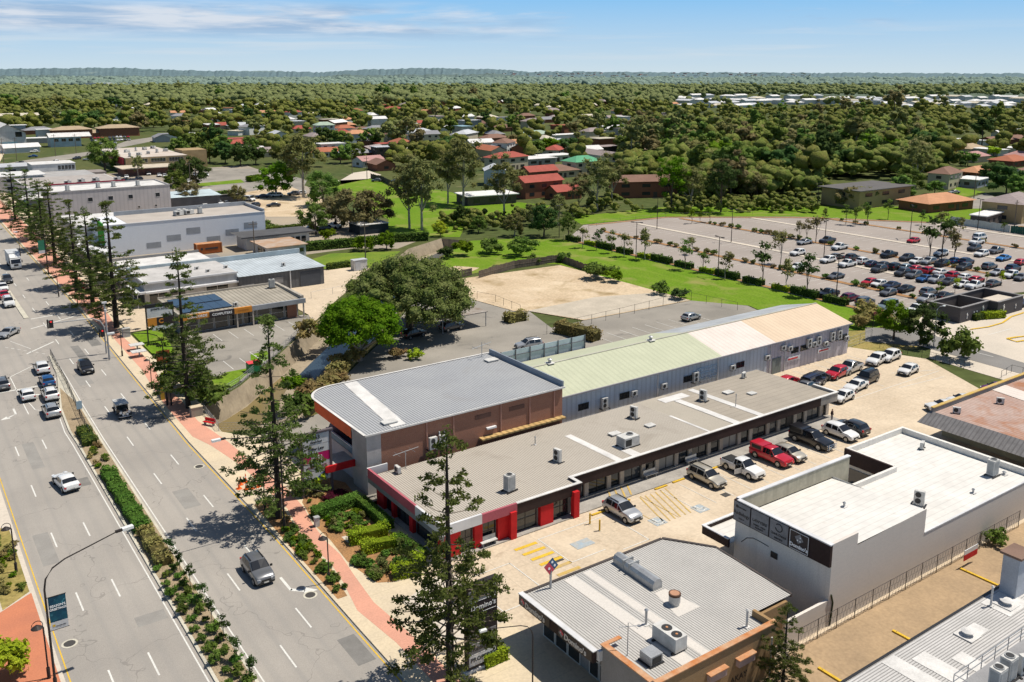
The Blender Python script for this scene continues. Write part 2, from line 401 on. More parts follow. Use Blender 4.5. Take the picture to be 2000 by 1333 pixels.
# ------------------------------------------------------------------ carriageways
RK = [(28.3, -40), (28.3, 62), (28.4, 81), (28.05, 109.6), (28.7, 146), (29.6, 185), (29.9, 290), (30.6, 420), (40, 520), (58, 640)]
rd = MB(asph_road)
rd.sheet([(7.3, -40)] + RK + [(40, 660), (10, 520), (-2, 420), (-2, 205), (-60, 205), (-60, 128), (7.3, 122)], .02)
struct(rd.build('road'))
MEDL = [(16.45, -40), (16.5, 62), (16.6, 117), (16.5, 122), (17.0, 131.3), (18.2, 140.4), (19.0, 146), (19.75, 158.5)]
MEDR = [(19.2, -40), (19.2, 62), (19.4, 117), (19.6, 131), (19.9, 145), (20.05, 158.5)]
md = MB(kerbm, median_m)
md.prism(MEDL + MEDR[::-1], 0, .15, 0)
ins = [(x + .25, y) for x, y in MEDL[:6]] + [(x - .25, y) for x, y in MEDR[:4]][::-1]
md.sheet(ins, .156, 1)
struct(md.build('median_strip'))
md2 = MB(kerbm, pale); md2.prism([(19.7, 186), (20.5, 186), (20.6, 330), (19.6, 330)], 0, .15, 0); struct(md2.build('far_median_strip'))
lk = MB(kerbm, pale, redpave, drygrass)                                  # western pavement
lk.prism([(7.3, -40), (7.3, 120), (3, 124), (-30, 124), (-30, -40)], 0, .14, 0, 1)
lk.sheet([(7.0, 66.0), (7.0, 83.6), (2.6, 80.5), (-12, 80.5), (-12, 66)], .145, 2)
lk.sheet([(6.9, 83.9), (6.9, 98.0), (5.2, 98.6), (4.4, 92), (4.6, 82)], .146, 3)
struct(lk.build('western_pavement'))
fp = MB(kerbm, cream, pink, mulch, pale)                                 # eastern footpath
FE = [(39, -40), (39, 80), (36.0, 107.2), (34.7, 107.2), (32.4, 110.5), (33.0, 121), (33.2, 122), (33.4, 180), (40, 181), (41, 420), (52, 520), (70, 640)]
fp.prism(RK + FE[::-1], 0, .14, 0, 1)
pl = [(29.9, 48), (29.9, 58.8), (29.3, 64.7), (30.2, 69.5), (30.6, 73), (30.4, 78), (30.6, 81), (31.4, 85.8), (31.2, 91.4), (31.0, 99), (29.9, 107), (28.9, 111), (29.0, 123), (29.5, 133), (30.2, 142), (30.3, 152), (30.5, 166), (29.9, 178), (30.1, 200), (30.2, 266), (31, 400)]
pr = [(31.7, 48), (31.4, 59), (31.0, 65), (31.5, 70), (32.0, 74), (31.9, 77), (32.2, 81), (32.9, 85.0), (33.1, 90.5), (32.4, 99), (32.0, 107), (31.0, 116), (31.4, 125), (31.0, 133), (32.2, 144), (32.2, 153), (31.9, 164), (33.0, 178), (34.5, 200), (35.5, 266), (36, 400)]
fp.sheet(pl + pr[::-1], .145, 2)
fp.sheet([(28.65, 67.2), (29.55, 67.2), (29.7, 68.6), (30.3, 72.5), (30.2, 77.5), (30.5, 81), (31.0, 85.6), (30.4, 89.5), (28.8, 88.5), (28.65, 78)], .147, 3)   # kerbside bed
fp.sheet([(32.2, 70.5), (32.0, 72.5), (32.35, 77), (32.3, 80.5), (33.2, 86.2), (36.8, 92.4), (39.0, 88.0), (38.4, 82.5), (38.0, 76.5), (38.0, 69.0), (34.0, 66.8), (32.6, 67.6)], .147, 3)    # garden bed
fp.sheet([(33.5, 75.6), (38.4, 75.0), (38.4, 76.4), (33.5, 77.0)], .153, 4)
fp.sheet([(33.3, 56.0), (39, 56.2), (39, 66), (33.0, 63.5)], .148, 4)
struct(fp.build('footpath'))
# ------------------------------------------------------------------ private yards and car parks east of the street
LOT = .14
def patch(name, poly, m, z, kind='structure'):
    b = MB(m); b.sheet(poly, z); o = b.build(name); o['kind'] = kind; return o
patch('shop_car_park', [(39, 30), (39, 82), (66, 82), (66, 86), (126, 86), (129, 88), (134, 76), (124, 58), (112, 44), (110, 30)], tan, LOT)
patch('rear_driveway', [(39, 28), (39, 39.9), (100, 39.9), (112, 37), (112, 28)], tan_dark, LOT + .012)
patch('brick_building_car_park', [(39, 81), (36.2, 107), (39.5, 107.9), (44.9, 109.3), (49.4, 114.8), (53.4, 120.2), (60, 127.2), (67, 134.2), (78.5, 147.6), (92.4, 163.5), (97, 160), (95.6, 149), (97, 138), (99.5, 136), (96, 124.6), (104, 125), (131, 124.2), (137, 115), (131, 97), (126, 86), (66, 86), (66, 81)], asph, LOT)
patch('dirt_lot', [(99.6, 136.2), (97.2, 138.2), (95.8, 149.2), (97.3, 161), (101.8, 167.6), (130.5, 166.2), (131, 142), (131, 124.4), (104, 125.2)], dirt, LOT)
patch('gravel_slab', [(99.4, 136.6), (104.4, 125.6), (130.6, 124.8), (130.4, 133), (117, 137.5), (108, 137)], gravel, LOT + .01)
patch('dirt_yard', [(102, 171), (108, 171.5), (113.5, 175), (110, 180), (104, 177)], dirt, .06)
patch('lawn_strip', [(131, 124.4), (131, 168), (118, 176), (113, 171), (103, 170), (98, 165), (93, 164), (104.5, 178.4), (114.5, 192.6), (130.5, 205.6), (140, 202), (152, 193), (152.2, 95), (150, 90.3), (140, 92.0), (132.5, 99), (137.6, 115)], lawnm, .05)
patch('dry_verge', [(126.5, 86.5), (131.5, 97), (140, 92), (149.5, 90), (146, 82), (138, 80), (130, 84)], drygrass, .045)
patch('big_car_park', [(152.3, 94), (153, 192), (172, 208), (203, 205.5), (237, 182), (262, 152), (300, 118), (300, 60), (232, 86), (200, 88), (182, 93), (161, 93)], pinkasph, .06)
patch('far_verge', [(172, 209), (203, 206.2), (237, 182.6), (262, 152.6), (330, 92), (350, 110), (280, 180), (245, 206), (215, 222), (178, 222)], lawnm, .05)
patch('shopping_centre_forecourt', [(146, 82), (150, 88), (160, 92), (176, 92), (200, 87), (232, 85), (300, 58), (300, -20), (190, -20), (165, 40), (134, 62), (135, 76)], pale, .05)
patch('access_lane', [G(1690, 640), G(1790, 646), G(1886, 675), G(2010, 713), G(2080, 735), G(2080, 760), G(2000, 733), G(1905, 707), G(1800, 678), G(1690, 668)], asph_dark, .075)
patch('computer_shop_car_park', [(41.0, 128), (43.9, 131.4), (48.7, 136.3), (54.6, 143.4), (62.0, 152), (64, 157.8), (40, 157.9), (38.6, 150), (38.2, 133)], asph, LOT)
patch('corner_lawn', [(33.6, 150), (33.8, 164.2), (38.6, 164.0), (37.0, 149), (35.5, 147.5)], lawnm, LOT + .01)
patch('creek_lawn', [(36.3, 124.4), (37.5, 131), (40.5, 133.5), (44.3, 133.5), (46.5, 140), (49.5, 140.6), (48.4, 136.6), (43.6, 131.8), (39.8, 127.3)], lawnm, LOT + .012)
patch('side_yard', [(33.6, 165), (33.6, 182), (41, 182), (90, 182), (97, 193), (87, 181), (73.5, 166), (64, 154), (62.5, 152.5), (64, 158), (64, 172), (40, 172), (39, 165)], tan, LOT - .01)
patch('back_yard', [(77, 181), (88, 181), (92, 186), (92, 192), (77, 194)], tan, LOT)
patch('hedged_lawn', [(92.5, 187.5), (99.8, 194.5), (108, 203.5), (92, 211), (84, 206), (82, 196)], lawn2, .05)
patch('shop_strip_yard', [(40, 196), (78, 196), (82, 213), (100, 214), (109, 207), (122, 216), (118, 262), (140, 330), (150, 440), (60, 440), (42, 300)], M('old_yard', (.42, .35, .26), .9, c2=(.30, .27, .23), scale=.05, fine=2), .03)
patch('green_field', [G(645, 372), G(656, 353), G(700, 349), G(735, 350), G(775, 366), G(860, 372), G(940, 388), G(1075, 402), G(1040, 425), G(950, 428), G(905, 450), (131, 212), (124, 218), (112, 224), G(760, 430)], lawnm, .04)
patch('north_car_park', [G(330, 345), G(420, 328), G(520, 332), G(600, 352), G(590, 372), G(560, 398), G(480, 398), G(400, 385), G(340, 362)], asph, .045)
patch('north_lawn', [G(373, 360), G(470, 351), G(478, 357), G(378, 366)], lawnm, .06)
patch('dirt_car_yard', [G(470, 378), G(560, 362), G(640, 395), G(600, 424), G(520, 424), G(500, 400)], dirt, .055)
patch('side_street', [G(0, 322), G(60, 312), G(105, 306), G(195, 294), G(250, 275), G(300, 268), G(300, 276), G(215, 293), G(150, 309), G(80, 322), G(0, 345)], asph, .05)
patch('suburban_street', [G(642, 366), G(690, 338), G(720, 334), G(745, 342), G(720, 350), G(660, 353)], pale, .05)
patch('cul_de_sac', [G(1860, 398), G(1925, 378), G(1950, 388), G(1960, 408), G(1890, 408)], asph, .06)
patch('front_lawn', [G(1835, 388), G(1870, 366), G(1925, 376), G(1850, 394)], lawnm, .055)

# ------------------------------------------------------------------ painted markings
mk = MB(white, yellow, bluep, yellow2)
Z = .026
def rect(x0, x1, y0, y1, z=Z, m=0): mk.face([(x0, y0, z), (x1, y0, z), (x1, y1, z), (x0, y1, z)], m)
def dashes(x, y0, y1, start): 
    y = start - 13.0 * math.ceil((start - y0) / 13.0)
    while y < y1:
        rect(x - .07, x + .07, y, y + 3.4); y += 13.0
dashes(10.25, -30, 122, 65.2); dashes(13.3, -30, 128, 65.7)
dashes(22.2, -30, 320, 60.6); dashes(25.2, -30, 320, 64.8)
mk.strip([(19.55, -40), (19.55, 60), (19.65, 117), (19.85, 131), (20.15, 145), (20.25, 158)], .12, Z)
mk.strip([(16.15, -40), (16.15, 117), (16.05, 122), (16.6, 131.5), (17.85, 140.6), (18.7, 146)], .12, Z)
mk.strip([(x - .28, y) for x, y in RK[:8]], .12, Z, 1)
mk.strip([(7.62, -40), (7.62, 120)], .1, Z, 1)
rect(10.2, 18.4, 143.2, 143.6)                       # stop line of the turning lanes
mk.strip([G(52, 692), G(105, 668)], .3, Z)
mk.strip([G(60, 624), G(205, 598)], .35, Z); mk.strip([G(60, 643), G(150, 617)], .3, Z); mk.strip([G(150, 624), G(290, 612)], .25, Z)
mk.strip([G(20, 667), G(60, 682)], .1, Z)
mk.strip([G(62, 716), G(20, 737)], .15, Z); mk.strip([(16.0, 131), (14.2, 133), (13.6, 140)], .12, Z)
mk.strip([G(20, 738), G(56, 810)], .12, Z)
for t in range(7): mk.strip([G(10 + t * 12, 679 + t * 2.0), G(16 + t * 12, 680 + t * 2.0)], .1, Z)
def arrow(x, y, side):
    mk.face([(x - .1, y + 4.2, Z), (x - .1, y + 1.6, Z), (x + .15, y + 1.6, Z), (x + .15, y + 4.2, Z)])
    mk.face([(x - .1, y + 1.6, Z), (x + side * .9, y + .7, Z), (x + side * 1.1, y + 1.0, Z), (x + .15, y + 1.9, Z)][::1 if side > 0 else -1])
    mk.face([(x + side * .75, y + .35, Z), (x + side * 2.0, y + .35, Z), (x + side * 1.15, y + 1.45, Z)][::1 if side > 0 else -1])
arrow(25.9, 69.4, 1)
arrow(11.8, 131, -1); arrow(15.0, 138, 1)
ZL = LOT + .022
# computer shop bays
for i in range(6):
    x = 45.2 + i * 2.75; rect(x - .05, x + .05, 150.2, 155.3, ZL)
for i in range(3):
    x = 41.8 + i * 2.6; rect(x - .05, x + .05, 134.2, 139.2, ZL)
rect(46.8, 54.2, 141.4, 141.5, ZL); rect(46.8, 46.9, 136.8, 141.4, ZL)
# shop bays in front of the strip: angled hatch, hatch bars, wheelchair bays
def bay(x0, x1, y0, y1, m=0):
    for a in ((x0, x0 + .09, y0, y1), (x1 - .09, x1, y0, y1), (x0, x1, y0, y0 + .09), (x0, x1, y1 - .09, y1)): rect(*a, ZL, m)
for i in range(7): 
    y0 = 65.3 - i * 1.18; rect(46.0 + .12 * i, 48.6 + .12 * i, y0 - .42, y0, ZL, 1 if i < 4 else 3)
bay(39.3, 44.3, 57.3, 63.5)
rect(49.0, 58.2, 65.4, 65.5, ZL); rect(49.0, 49.1, 60.2, 65.4, ZL); rect(49.0, 53.2, 60.2, 60.3, ZL)
rect(57.9, 58.0, 59.2, 65.4, ZL); rect(54.6, 58.0, 59.2, 59.3, ZL)
for x in (60.9, 63.6, 66.4, 69.2, 72.0, 74.8, 77.6, 80.4, 83.2, 86.0, 88.8, 91.6, 94.4): rect(x - .04, x + .04, 60.8, 66.6, ZL, 0 if x > 66 else 3)
for i in range(6):
    mk.strip([(61.6 + i * .75, 60.8), (63.4 + i * .75, 66.4)], .16, ZL, 3)
for i in range(4): mk.strip([(60.2 + i * .9, 67.2), (61.5 + i * .9, 69.4)], .2, LOT + .14, 3)
def wheelchair(cx, cy):
    s = .75; mk.face([(cx - s, cy - s, ZL), (cx + s, cy - s, ZL), (cx + s, cy + s, ZL), (cx - s, cy + s, ZL)], 2)
    z = ZL + .006
    pts = [(cx + .42 * math.cos(t), cy - .12 + .42 * math.sin(t)) for t in [R(150 + 24 * k) for k in range(11)]]
    mk.strip(pts, .12, z); mk.strip([(cx - .08, cy + .42), (cx - .05, cy - .02), (cx + .36, cy - .05), (cx + .5, cy - .5)], .13, z)
    mk.face([(cx - .2, cy + .5, z), (cx, cy + .5, z), (cx, cy + .68, z), (cx - .2, cy + .68, z)])
wheelchair(61.2, 61.4); wheelchair(66.8, 60.9); wheelchair(76.8, 57.2)
mk.face([(51.0, 61.7, ZL), (53.2, 61.7, ZL), (53.2, 63.0, ZL), (51.0, 63.0, ZL)], 2)
# rear lot bays
for i in range(8): rect(97.5 + i * 2.75, 97.6 + i * 2.75, 72.2, 77.6, ZL)
for i in range(9): rect(103.5 + i * 2.7, 103.6 + i * 2.7, 79.5, 84.3, ZL)
rect(97, 130, 71.4, 71.5, ZL); mk.strip([(123, 75), (130, 72)], .12, ZL); mk.strip([(118, 70.5), (128, 69.5)], .1, ZL)
# brick building car park bays
for i in range(7): rect(56.5 + i * 2.75, 56.6 + i * 2.75, 101, 106, ZL)
for i in range(9): rect(99 + i * 3.0, 99.1 + i * 3.0, 110.5, 116.5, ZL)
for i in range(6): rect(93 + i * 3.0, 93.1 + i * 3.0, 101.2, 106.5, ZL)
# big car park: bays of each aisle
ZB = .075
def bayrow(x0, x1, y0, y1, step=2.62):
    y = y0
    while y <= y1:
        rect(x0, x1, y - .05, y + .05, ZB); y += step
bayrow(154.2, 159.0, 97, 188)
for xc, ya, yb in ((169.5, 98, 196), (204.5, 95, 200), (241.5, 92, 175), (276, 84, 134)):
    bayrow(xc - 5.7, xc - .9, ya, yb); bayrow(xc + .9, xc + 5.7, ya, yb)
for xc, ya, yb in ((186.8, 96, 202), (223.5, 92, 188), (259, 90, 150)):
    bayrow(xc - 6.1, xc - 1.1, ya, yb); bayrow(xc + 1.1, xc + 6.1, ya, yb)
for i in range(8): rect(178 + i * 1.5, 178.8 + i * 1.5, 88.6, 91.6, ZB)
for y in (60, 72): mk.strip([G(1845, 652 + 0 * y), G(1895, 665)], .15, .09)
mk.strip([G(1930, 655), G(1975, 643)], .15, .07); mk.strip([G(1895, 687), G(1940, 698)], .14, .09)
struct(mk.build('road_markings'))
rp = MB(M('road_patch', (.33, .315, .29), .9, c2=(.28, .265, .245), scale=.6, fine=12), M('dark_patch', (.25, .24, .225), .9, scale=.6, fine=12))
for i, (x, y, a, b_) in enumerate([(22.6, 92, 1.7, 5), (25.6, 118, 2.2, 3), (8.6, 88, 1.4, 7), (14.2, 104, 1.6, 2.4), (11, 112, 1.3, 9), (26.2, 58, 1.5, 4), (21, 140, 2, 6), (23.5, 150, 1.2, 12), (13.5, 73, 2.4, 1.6), (26.5, 160, 1.6, 6)]): rp.face([(x, y, .0225), (x + a, y, .0225), (x + a, y + b_, .0225), (x, y + b_, .0225)], i % 2)
struct(rp.build('road_patch'))
wk = MB(pale, kerbm)
for xc, ya, yb in ((186.8, 96, 200), (223.5, 92, 188), (259, 90, 150)): wk.box(xc - .8, xc + .8, ya, yb, 0, .16, 1, 0)
struct(wk.build('car_park_walkway'))
pk = MB(kerbm, mulch)
for xc, ya, yb in ((169.5, 97, 196), (204.5, 94, 200), (241.5, 91, 176), (276, 84, 132)): pk.box(xc - .8, xc + .8, ya, yb, 0, .18, 0, 1)
pk.box(152.4, 153.7, 95, 190, 0, .18, 0, 1); pk.prism([(173, 207), (203, 204.6), (236, 181), (261, 151.6), (259.8, 150.6), (235, 179.8), (202.6, 203.4), (173, 205.8)], 0, .18, 0, 1)
struct(pk.build('planting_strip'))
yk = MB(yellow, pale)
yk.strip([G(1895, 645), G(1930, 640), G(1958, 632), G(1975, 620), G(2000, 612)], .35, .16)
def ring(pts, w_):
    yk.strip(pts + [pts[0]], w_, .16)
ring([G(1967, 663), G(1985, 669), G(2012, 665), G(2012, 657), G(1985, 660)], .5)
struct(yk.build('yellow_kerb_paint'))
mhm = plain('manhole_iron', (.06, .055, .05), .7)
for k, (a, b, lab) in enumerate([(136, 1258, 'round iron manhole cover in the lane below the banner pole'), (606, 1163, 'round iron manhole cover in front of the white turn arrow'),
        (389, 912, 'round iron manhole cover beside the kerb above the tree shadow')]):
    x, y = G(a, b); o = MB(mhm, kerbm).cyl(x, y, .02, .036, .62, 20, 1).cyl(x, y, .03, .042, .45, 20, 0).build('manhole_cover'); tag(o, lab, 'manhole cover', 'manhole covers in the road')
for a, b, lab in [(1090, 1093, 'square iron drain grate in the tan yard below the yellow bars'), (1417, 967, 'iron drain grate beside the white building corner')]:
    x, y = G(a, b, LOT); o = MB(mhm).box(x - .45, x + .45, y - .4, y + .4, LOT, LOT + .02).build('drain_grate'); tag(o, lab, 'drain grate', 'drain grates in the shop car park')
# ------------------------------------------------------------------ building materials
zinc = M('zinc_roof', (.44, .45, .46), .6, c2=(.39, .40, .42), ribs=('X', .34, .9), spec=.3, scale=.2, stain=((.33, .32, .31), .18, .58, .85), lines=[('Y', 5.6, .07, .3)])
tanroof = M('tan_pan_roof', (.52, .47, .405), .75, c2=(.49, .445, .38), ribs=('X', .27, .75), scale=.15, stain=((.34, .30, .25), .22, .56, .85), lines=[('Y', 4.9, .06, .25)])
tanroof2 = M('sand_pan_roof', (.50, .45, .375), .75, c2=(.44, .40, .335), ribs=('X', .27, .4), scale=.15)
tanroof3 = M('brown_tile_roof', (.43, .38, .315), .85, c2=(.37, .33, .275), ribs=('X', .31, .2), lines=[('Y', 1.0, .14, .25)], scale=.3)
paperroof = M('white_pan_roof', (.74, .72, .68), .7, c2=(.66, .64, .60), scale=.2, fine=1.0, fvar=.12, stain=((.50, .44, .38), .6, .62, .9), lines=[('Y', .72, .09, .22)])
strip_white = M('white_roof_flashing', (.78, .76, .73), .6, scale=.5)
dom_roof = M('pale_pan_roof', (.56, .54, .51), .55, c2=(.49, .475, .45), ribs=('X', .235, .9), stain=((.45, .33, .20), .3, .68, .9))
dom_flat = M('flat_flashing_roof', (.66, .62, .57), .6, c2=(.64, .60, .55), stain=((.45, .40, .34), 1.5, .6, .85))
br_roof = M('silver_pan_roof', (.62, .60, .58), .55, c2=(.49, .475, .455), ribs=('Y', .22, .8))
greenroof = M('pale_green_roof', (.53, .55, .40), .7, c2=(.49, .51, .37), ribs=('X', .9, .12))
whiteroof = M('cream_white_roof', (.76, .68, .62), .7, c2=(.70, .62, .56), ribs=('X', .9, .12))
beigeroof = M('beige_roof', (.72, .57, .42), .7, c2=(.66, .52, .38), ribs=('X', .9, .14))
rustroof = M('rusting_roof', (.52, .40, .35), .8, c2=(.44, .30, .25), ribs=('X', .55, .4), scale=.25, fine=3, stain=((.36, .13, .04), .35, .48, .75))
brick = M('red_brick', (.35, .145, .09), .9, c2=(.25, .105, .07), stain=((.40, .24, .17), .9, .55, .8),  brick=((.23, .10, .065), (.38, .25, .19), 4.2), scale=.4, fine=3)
tanbrick = M('tan_brick', (.34, .21, .095), .9, brick=((.24, .15, .075), (.38, .30, .2), 3.6), scale=.8, fine=3, stain=((.09, .07, .05), .5, .60, .8))
greyblock = M('grey_block_wall', (.66, .60, .54), .9, brick=((.59, .54, .49), (.72, .66, .60), 2.4), lines=[('Z', .42, .06, .22)], c2=(.58, .53, .48), scale=.2, streak=.2)
render = M('grey_render', (.82, .79, .73), .9, c2=(.76, .73, .68), scale=.3, streak=.3)
greyrender = M('dark_grey_render', (.27, .265, .265), .9, scale=.3)
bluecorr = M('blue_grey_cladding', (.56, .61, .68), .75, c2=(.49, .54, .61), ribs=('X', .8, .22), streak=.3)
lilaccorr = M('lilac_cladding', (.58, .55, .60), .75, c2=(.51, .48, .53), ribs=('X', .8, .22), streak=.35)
stonewash = M('weathered_parapet', (.50, .46, .36), .95, c2=(.42, .39, .30), scale=.4, fine=2, streak=.5)
whitewall = M('white_wall', (.68, .67, .65), .85, scale=.4, streak=.2)
whiteblock = M('painted_block_wall', (.74, .76, .80), .85, c2=(.66, .68, .72), scale=.15, fine=2.5, fvar=.15, streak=.4, brick=((.70, .72, .76), (.62, .64, .68), 2.2), stain=((.30, .31, .34), .2, .64, .85))
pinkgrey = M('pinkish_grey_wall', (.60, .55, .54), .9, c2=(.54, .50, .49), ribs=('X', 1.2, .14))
brownf = M('brown_fascia', (.055, .036, .034), .6, scale=.5, fine=4)
redp = M('red_paint', (.62, .025, .03), .55, scale=.6, fine=4, fvar=.08)
orangef = M('orange_red_fascia', (.74, .115, .035), .55, scale=.5, fvar=.08)
pinkf = M('faded_pink_fascia', (.48, .13, .16), .7, c2=(.42, .11, .14), scale=.5)
whitef = M('white_sign_panel', (.74, .74, .75), .5, fvar=.05)
conc = M('raw_concrete', (.45, .42, .38), .9, scale=.5, fine=4, streak=.3)
glass = plain('shop_glass', (.018, .022, .026), .06, 0, .8)
glassb = plain('tinted_glass', (.05, .06, .07), .08, 0, .8)
screen = plain('window_film', (.30, .30, .29), .3)
framem = plain('aluminium_frame', (.05, .05, .05), .4, .4)
framew = plain('pale_frame', (.6, .58, .55), .5)
soffit = plain('soffit', (.25, .22, .2), .8)
pilast = M('pale_pilaster', (.62, .55, .47), .85)
acw = M('ac_white', (.66, .65, .62), .55, scale=1.5, fvar=.08)
acg = M('ac_grey', (.42, .43, .43), .5, scale=1.5)
fanm = plain('fan_dark', (.03, .03, .03), .6)
galv = M('galvanised_steel', (.50, .51, .52), .45, metal=.5, scale=1.0)
blackp = plain('black_paint', (.02, .02, .022), .45)
rustcap = M('rusty_capping', (.52, .19, .06), .8, c2=(.58, .38, .24), scale=.9, fine=5)
letw = plain('white_lettering', (.85, .85, .85), .5); letk = plain('black_lettering', (.03, .03, .035), .5)
domblack = plain('sign_black', (.028, .02, .022), .5)
domblue = plain('sign_blue', (.02, .09, .20), .5); domred = plain('sign_red', (.55, .05, .09), .5)
signgrey = M('faded_grey_sign', (.30, .30, .31), .6, c2=(.22, .22, .23), scale=1.2, fine=6)

def win(parent, side, a0, a1, c, z0, z1, mull=1, fm=framem, pm=glass, d=.05, name='window', trans=0):
    """a framed window on a wall face: side S/N lie at y=c, W/E at x=c"""
    s = -1 if side in 'SW' else 1
    def put(mb, u0, u1, w0, w1, p, q, m=0):
        if side in 'SN': mb.box(u0, u1, min(c + s * p, c + s * q), max(c + s * p, c + s * q), w0, w1, m)
        else: mb.box(min(c + s * p, c + s * q), max(c + s * p, c + s * q), u0, u1, w0, w1, m)
    f = MB(fm); t = .06
    put(f, a0, a1, z0, z0 + t, 0, d + .02); put(f, a0, a1, z1 - t, z1, 0, d + .02)
    put(f, a0, a0 + t, z0 + t, z1 - t, 0, d + .02); put(f, a1 - t, a1, z0 + t, z1 - t, 0, d + .02)
    for k in range(1, mull + 1):
        u = a0 + (a1 - a0) * k / (mull + 1); put(f, u - t / 2, u + t / 2, z0 + t, z1 - t, 0, d + .02)
    for k in range(1, trans + 1):
        wz = z0 + (z1 - z0) * k / (trans + 1); put(f, a0 + t, a1 - t, wz - t / 2, wz + t / 2, .001, d + .015)
    fo = f.build(name, parent)
    p = MB(pm); put(p, a0 + t, a1 - t, z0 + t, z1 - t, 0.002, d - .02); p.build('pane', fo)
    return fo
def bld(name, label, cat, x, y): return thing(name, label, cat, (x, y, 0))
def part(name, parent, mb, smooth=False): return mb.build(name, parent, smooth)

# ------------------------------------------------------------------ roof plant prototypes
def ac_proto(kind):
    t = thing('air_conditioner', None, 'air conditioner')
    if kind == 'tall':
        c = MB(acw, acg).box(-.47, .47, -.19, .19, .12, 1.5, 0); c.box(-.47, -.3, -.19, .19, 0, .12, 1).box(.3, .47, -.19, .19, 0, .12, 1); part('cabinet', t, c)
        for z in (.5, 1.12): 
            f = MB(fanm).tube([(-.08, -.192, z), (-.08, -.21, z)], .27, 14); fo = f.build('fan_grille', t)
        part('foot_rail', t, MB(blackp).box(-.7, -.55, -.5, .5, 0, .08)); part('foot_rail', t, MB(blackp).box(.5, .65, -.5, .5, 0, .08))
    elif kind == 'box':
        c = MB(acw).box(-.45, .45, -.17, .17, .08, .78); part('cabinet', t, c)
        part('fan_grille', t, MB(fanm).tube([(-.1, -.172, .43), (-.1, -.19, .43)], .26, 14))
        part('foot_rail', t, MB(blackp).box(-.4, -.3, -.3, .3, 0, .08)); part('foot_rail', t, MB(blackp).box(.3, .4, -.3, .3, 0, .08))
    elif kind == 'tower':
        c = MB(acw, acg).box(-.5, .5, -.38, .38, .15, 1.75, 0); c.box(-.503, -.5, -.3, .3, .3, 1.6, 1); part('cabinet', t, c)
        part('fan_grille', t, MB(fanm, acg).cyl(0, 0, 1.75, 1.82, .34, 18, 1).cyl(0, 0, 1.82, 1.835, .27, 18, 0))
        part('coil_grille', t, MB(acg).box(-.42, .42, -.4, -.38, .3, 1.6)); part('foot_rail', t, MB(blackp).box(-.75, .75, -.5, -.4, 0, .14)); part('foot_rail', t, MB(blackp).box(-.75, .75, .4, .5, 0, .14))
    elif kind == 'pack':
        c = MB(acw, acg).box(-1.1, 1.1, -.75, .75, .15, 1.25, 0).box(-1.103, -1.1, -.6, .6, .3, 1.1, 1); part('cabinet', t, c)
        part('fan_grille', t, MB(acg, fanm).cyl(.35, .1, 1.25, 1.36, .42, 18, 0).cyl(.35, .1, 1.36, 1.37, .34, 18, 1))
        part('louvre', t, MB(fanm).box(-1.0, -.1, -.77, -.75, .3, 1.05)); part('base_frame', t, MB(blackp).box(-1.3, 1.3, -.7, -.5, 0, .15).box(-1.3, 1.3, .5, .7, 0, .15))
    return t
ACP = {k: ac_proto(k) for k in ('tall', 'box', 'tower', 'pack')}
def ac(kind, x, y, z, rz, label): return place(ACP[kind], (x, y, z), rz, label, 'air conditioner', 'air conditioners')
def vent(x, y, z, label, h=.5, r=.12, m=galv):
    t = thing('roof_vent', label, 'roof vent', (x, y, z), 0, 'roof vents')
    part('pipe', t, MB(m).cyl(x, y, z, z + h, r, 10)); part('cap', t, MB(m).cyl(x, y, z + h + .02, z + h + .14, r * 1.7, 12, 0, r * .7))
    part('flashing', t, MB(strip_white).box(x - r * 2.4, x + r * 2.4, y - r * 2.4, y + r * 2.4, z - .01, z + .05)); return t
def skyl(x, y, z, lx, ly, label):
    t = thing('roof_hatch', label, 'roof hatch', (x, y, z), 0, 'roof hatches')
    part('curb', t, MB(acg).box(x - lx / 2, x + lx / 2, y - ly / 2, y + ly / 2, z - .02, z + .1)); part('lid', t, MB(acw).box(x - lx / 2 - .06, x + lx / 2 + .06, y - ly / 2 - .06, y + ly / 2 + .06, z + .1, z + .2)); return t

# ------------------------------------------------------------------ row of single-storey shops
S = bld('shop_row', 'long single-storey row of shops with brown fascia and tan pan roof facing the car park', 'shop row', 70, 68)
part('wall', S, MB(greyrender, pilast).prism([(39.9, 67.75), (55.0, 67.75), (55.0, 70.0), (100.2, 70.0), (100.2, 81.4), (39.9, 81.4)], 0, 3.0, 0))
part('walkway', S, MB(conc).prism([(39.2, 66.9), (55.2, 66.9), (55.2, 67.1), (100.3, 67.1), (100.3, 69.99), (55.01, 69.99), (55.01, 67.74), (39.89, 67.74), (39.89, 81.0), (39.2, 81.0)], 0, LOT + .11, 0))
rf = MB(tanroof, tanroof2, tanroof3, strip_white)
def rq(x0, x1, y0, y1, m, dz=0.0):
    zz = lambda y: 3.42 - (y - 67) * .018 + dz
    rf.face([(x0, y0, zz(y0)), (x1, y0, zz(y0)), (x1, y1, zz(y1)), (x0, y1, zz(y1))], m)
rq(39.5, 55.6, 67.4, 82.0, 0); rq(55.6, 77.2, 69.2, 82.0, 0); rq(77.2, 82.0, 69.2, 82.0, 1); rq(82.0, 100.4, 69.2, 82.0, 2)
rq(62.6, 63.5, 69.2, 78.5, 3, .03); rq(65.0, 66.2, 69.2, 73.0, 3, .03); rq(81.4, 82.5, 69.2, 79.5, 3, .05); rq(85.9, 86.9, 69.2, 81.5, 3, .04); rq(77.0, 77.4, 69.2, 76, 3, .03); rq(80.0, 84.5, 79.6, 81.2, 3, .04)
part('roof', S, rf)
part('soffit', S, MB(soffit).prism([(39.5, 67.45), (55.55, 67.45), (55.55, 69.15), (100.3, 69.15), (100.3, 81.5), (39.5, 81.5)], 3.0, 3.1, 0, bottom=True))
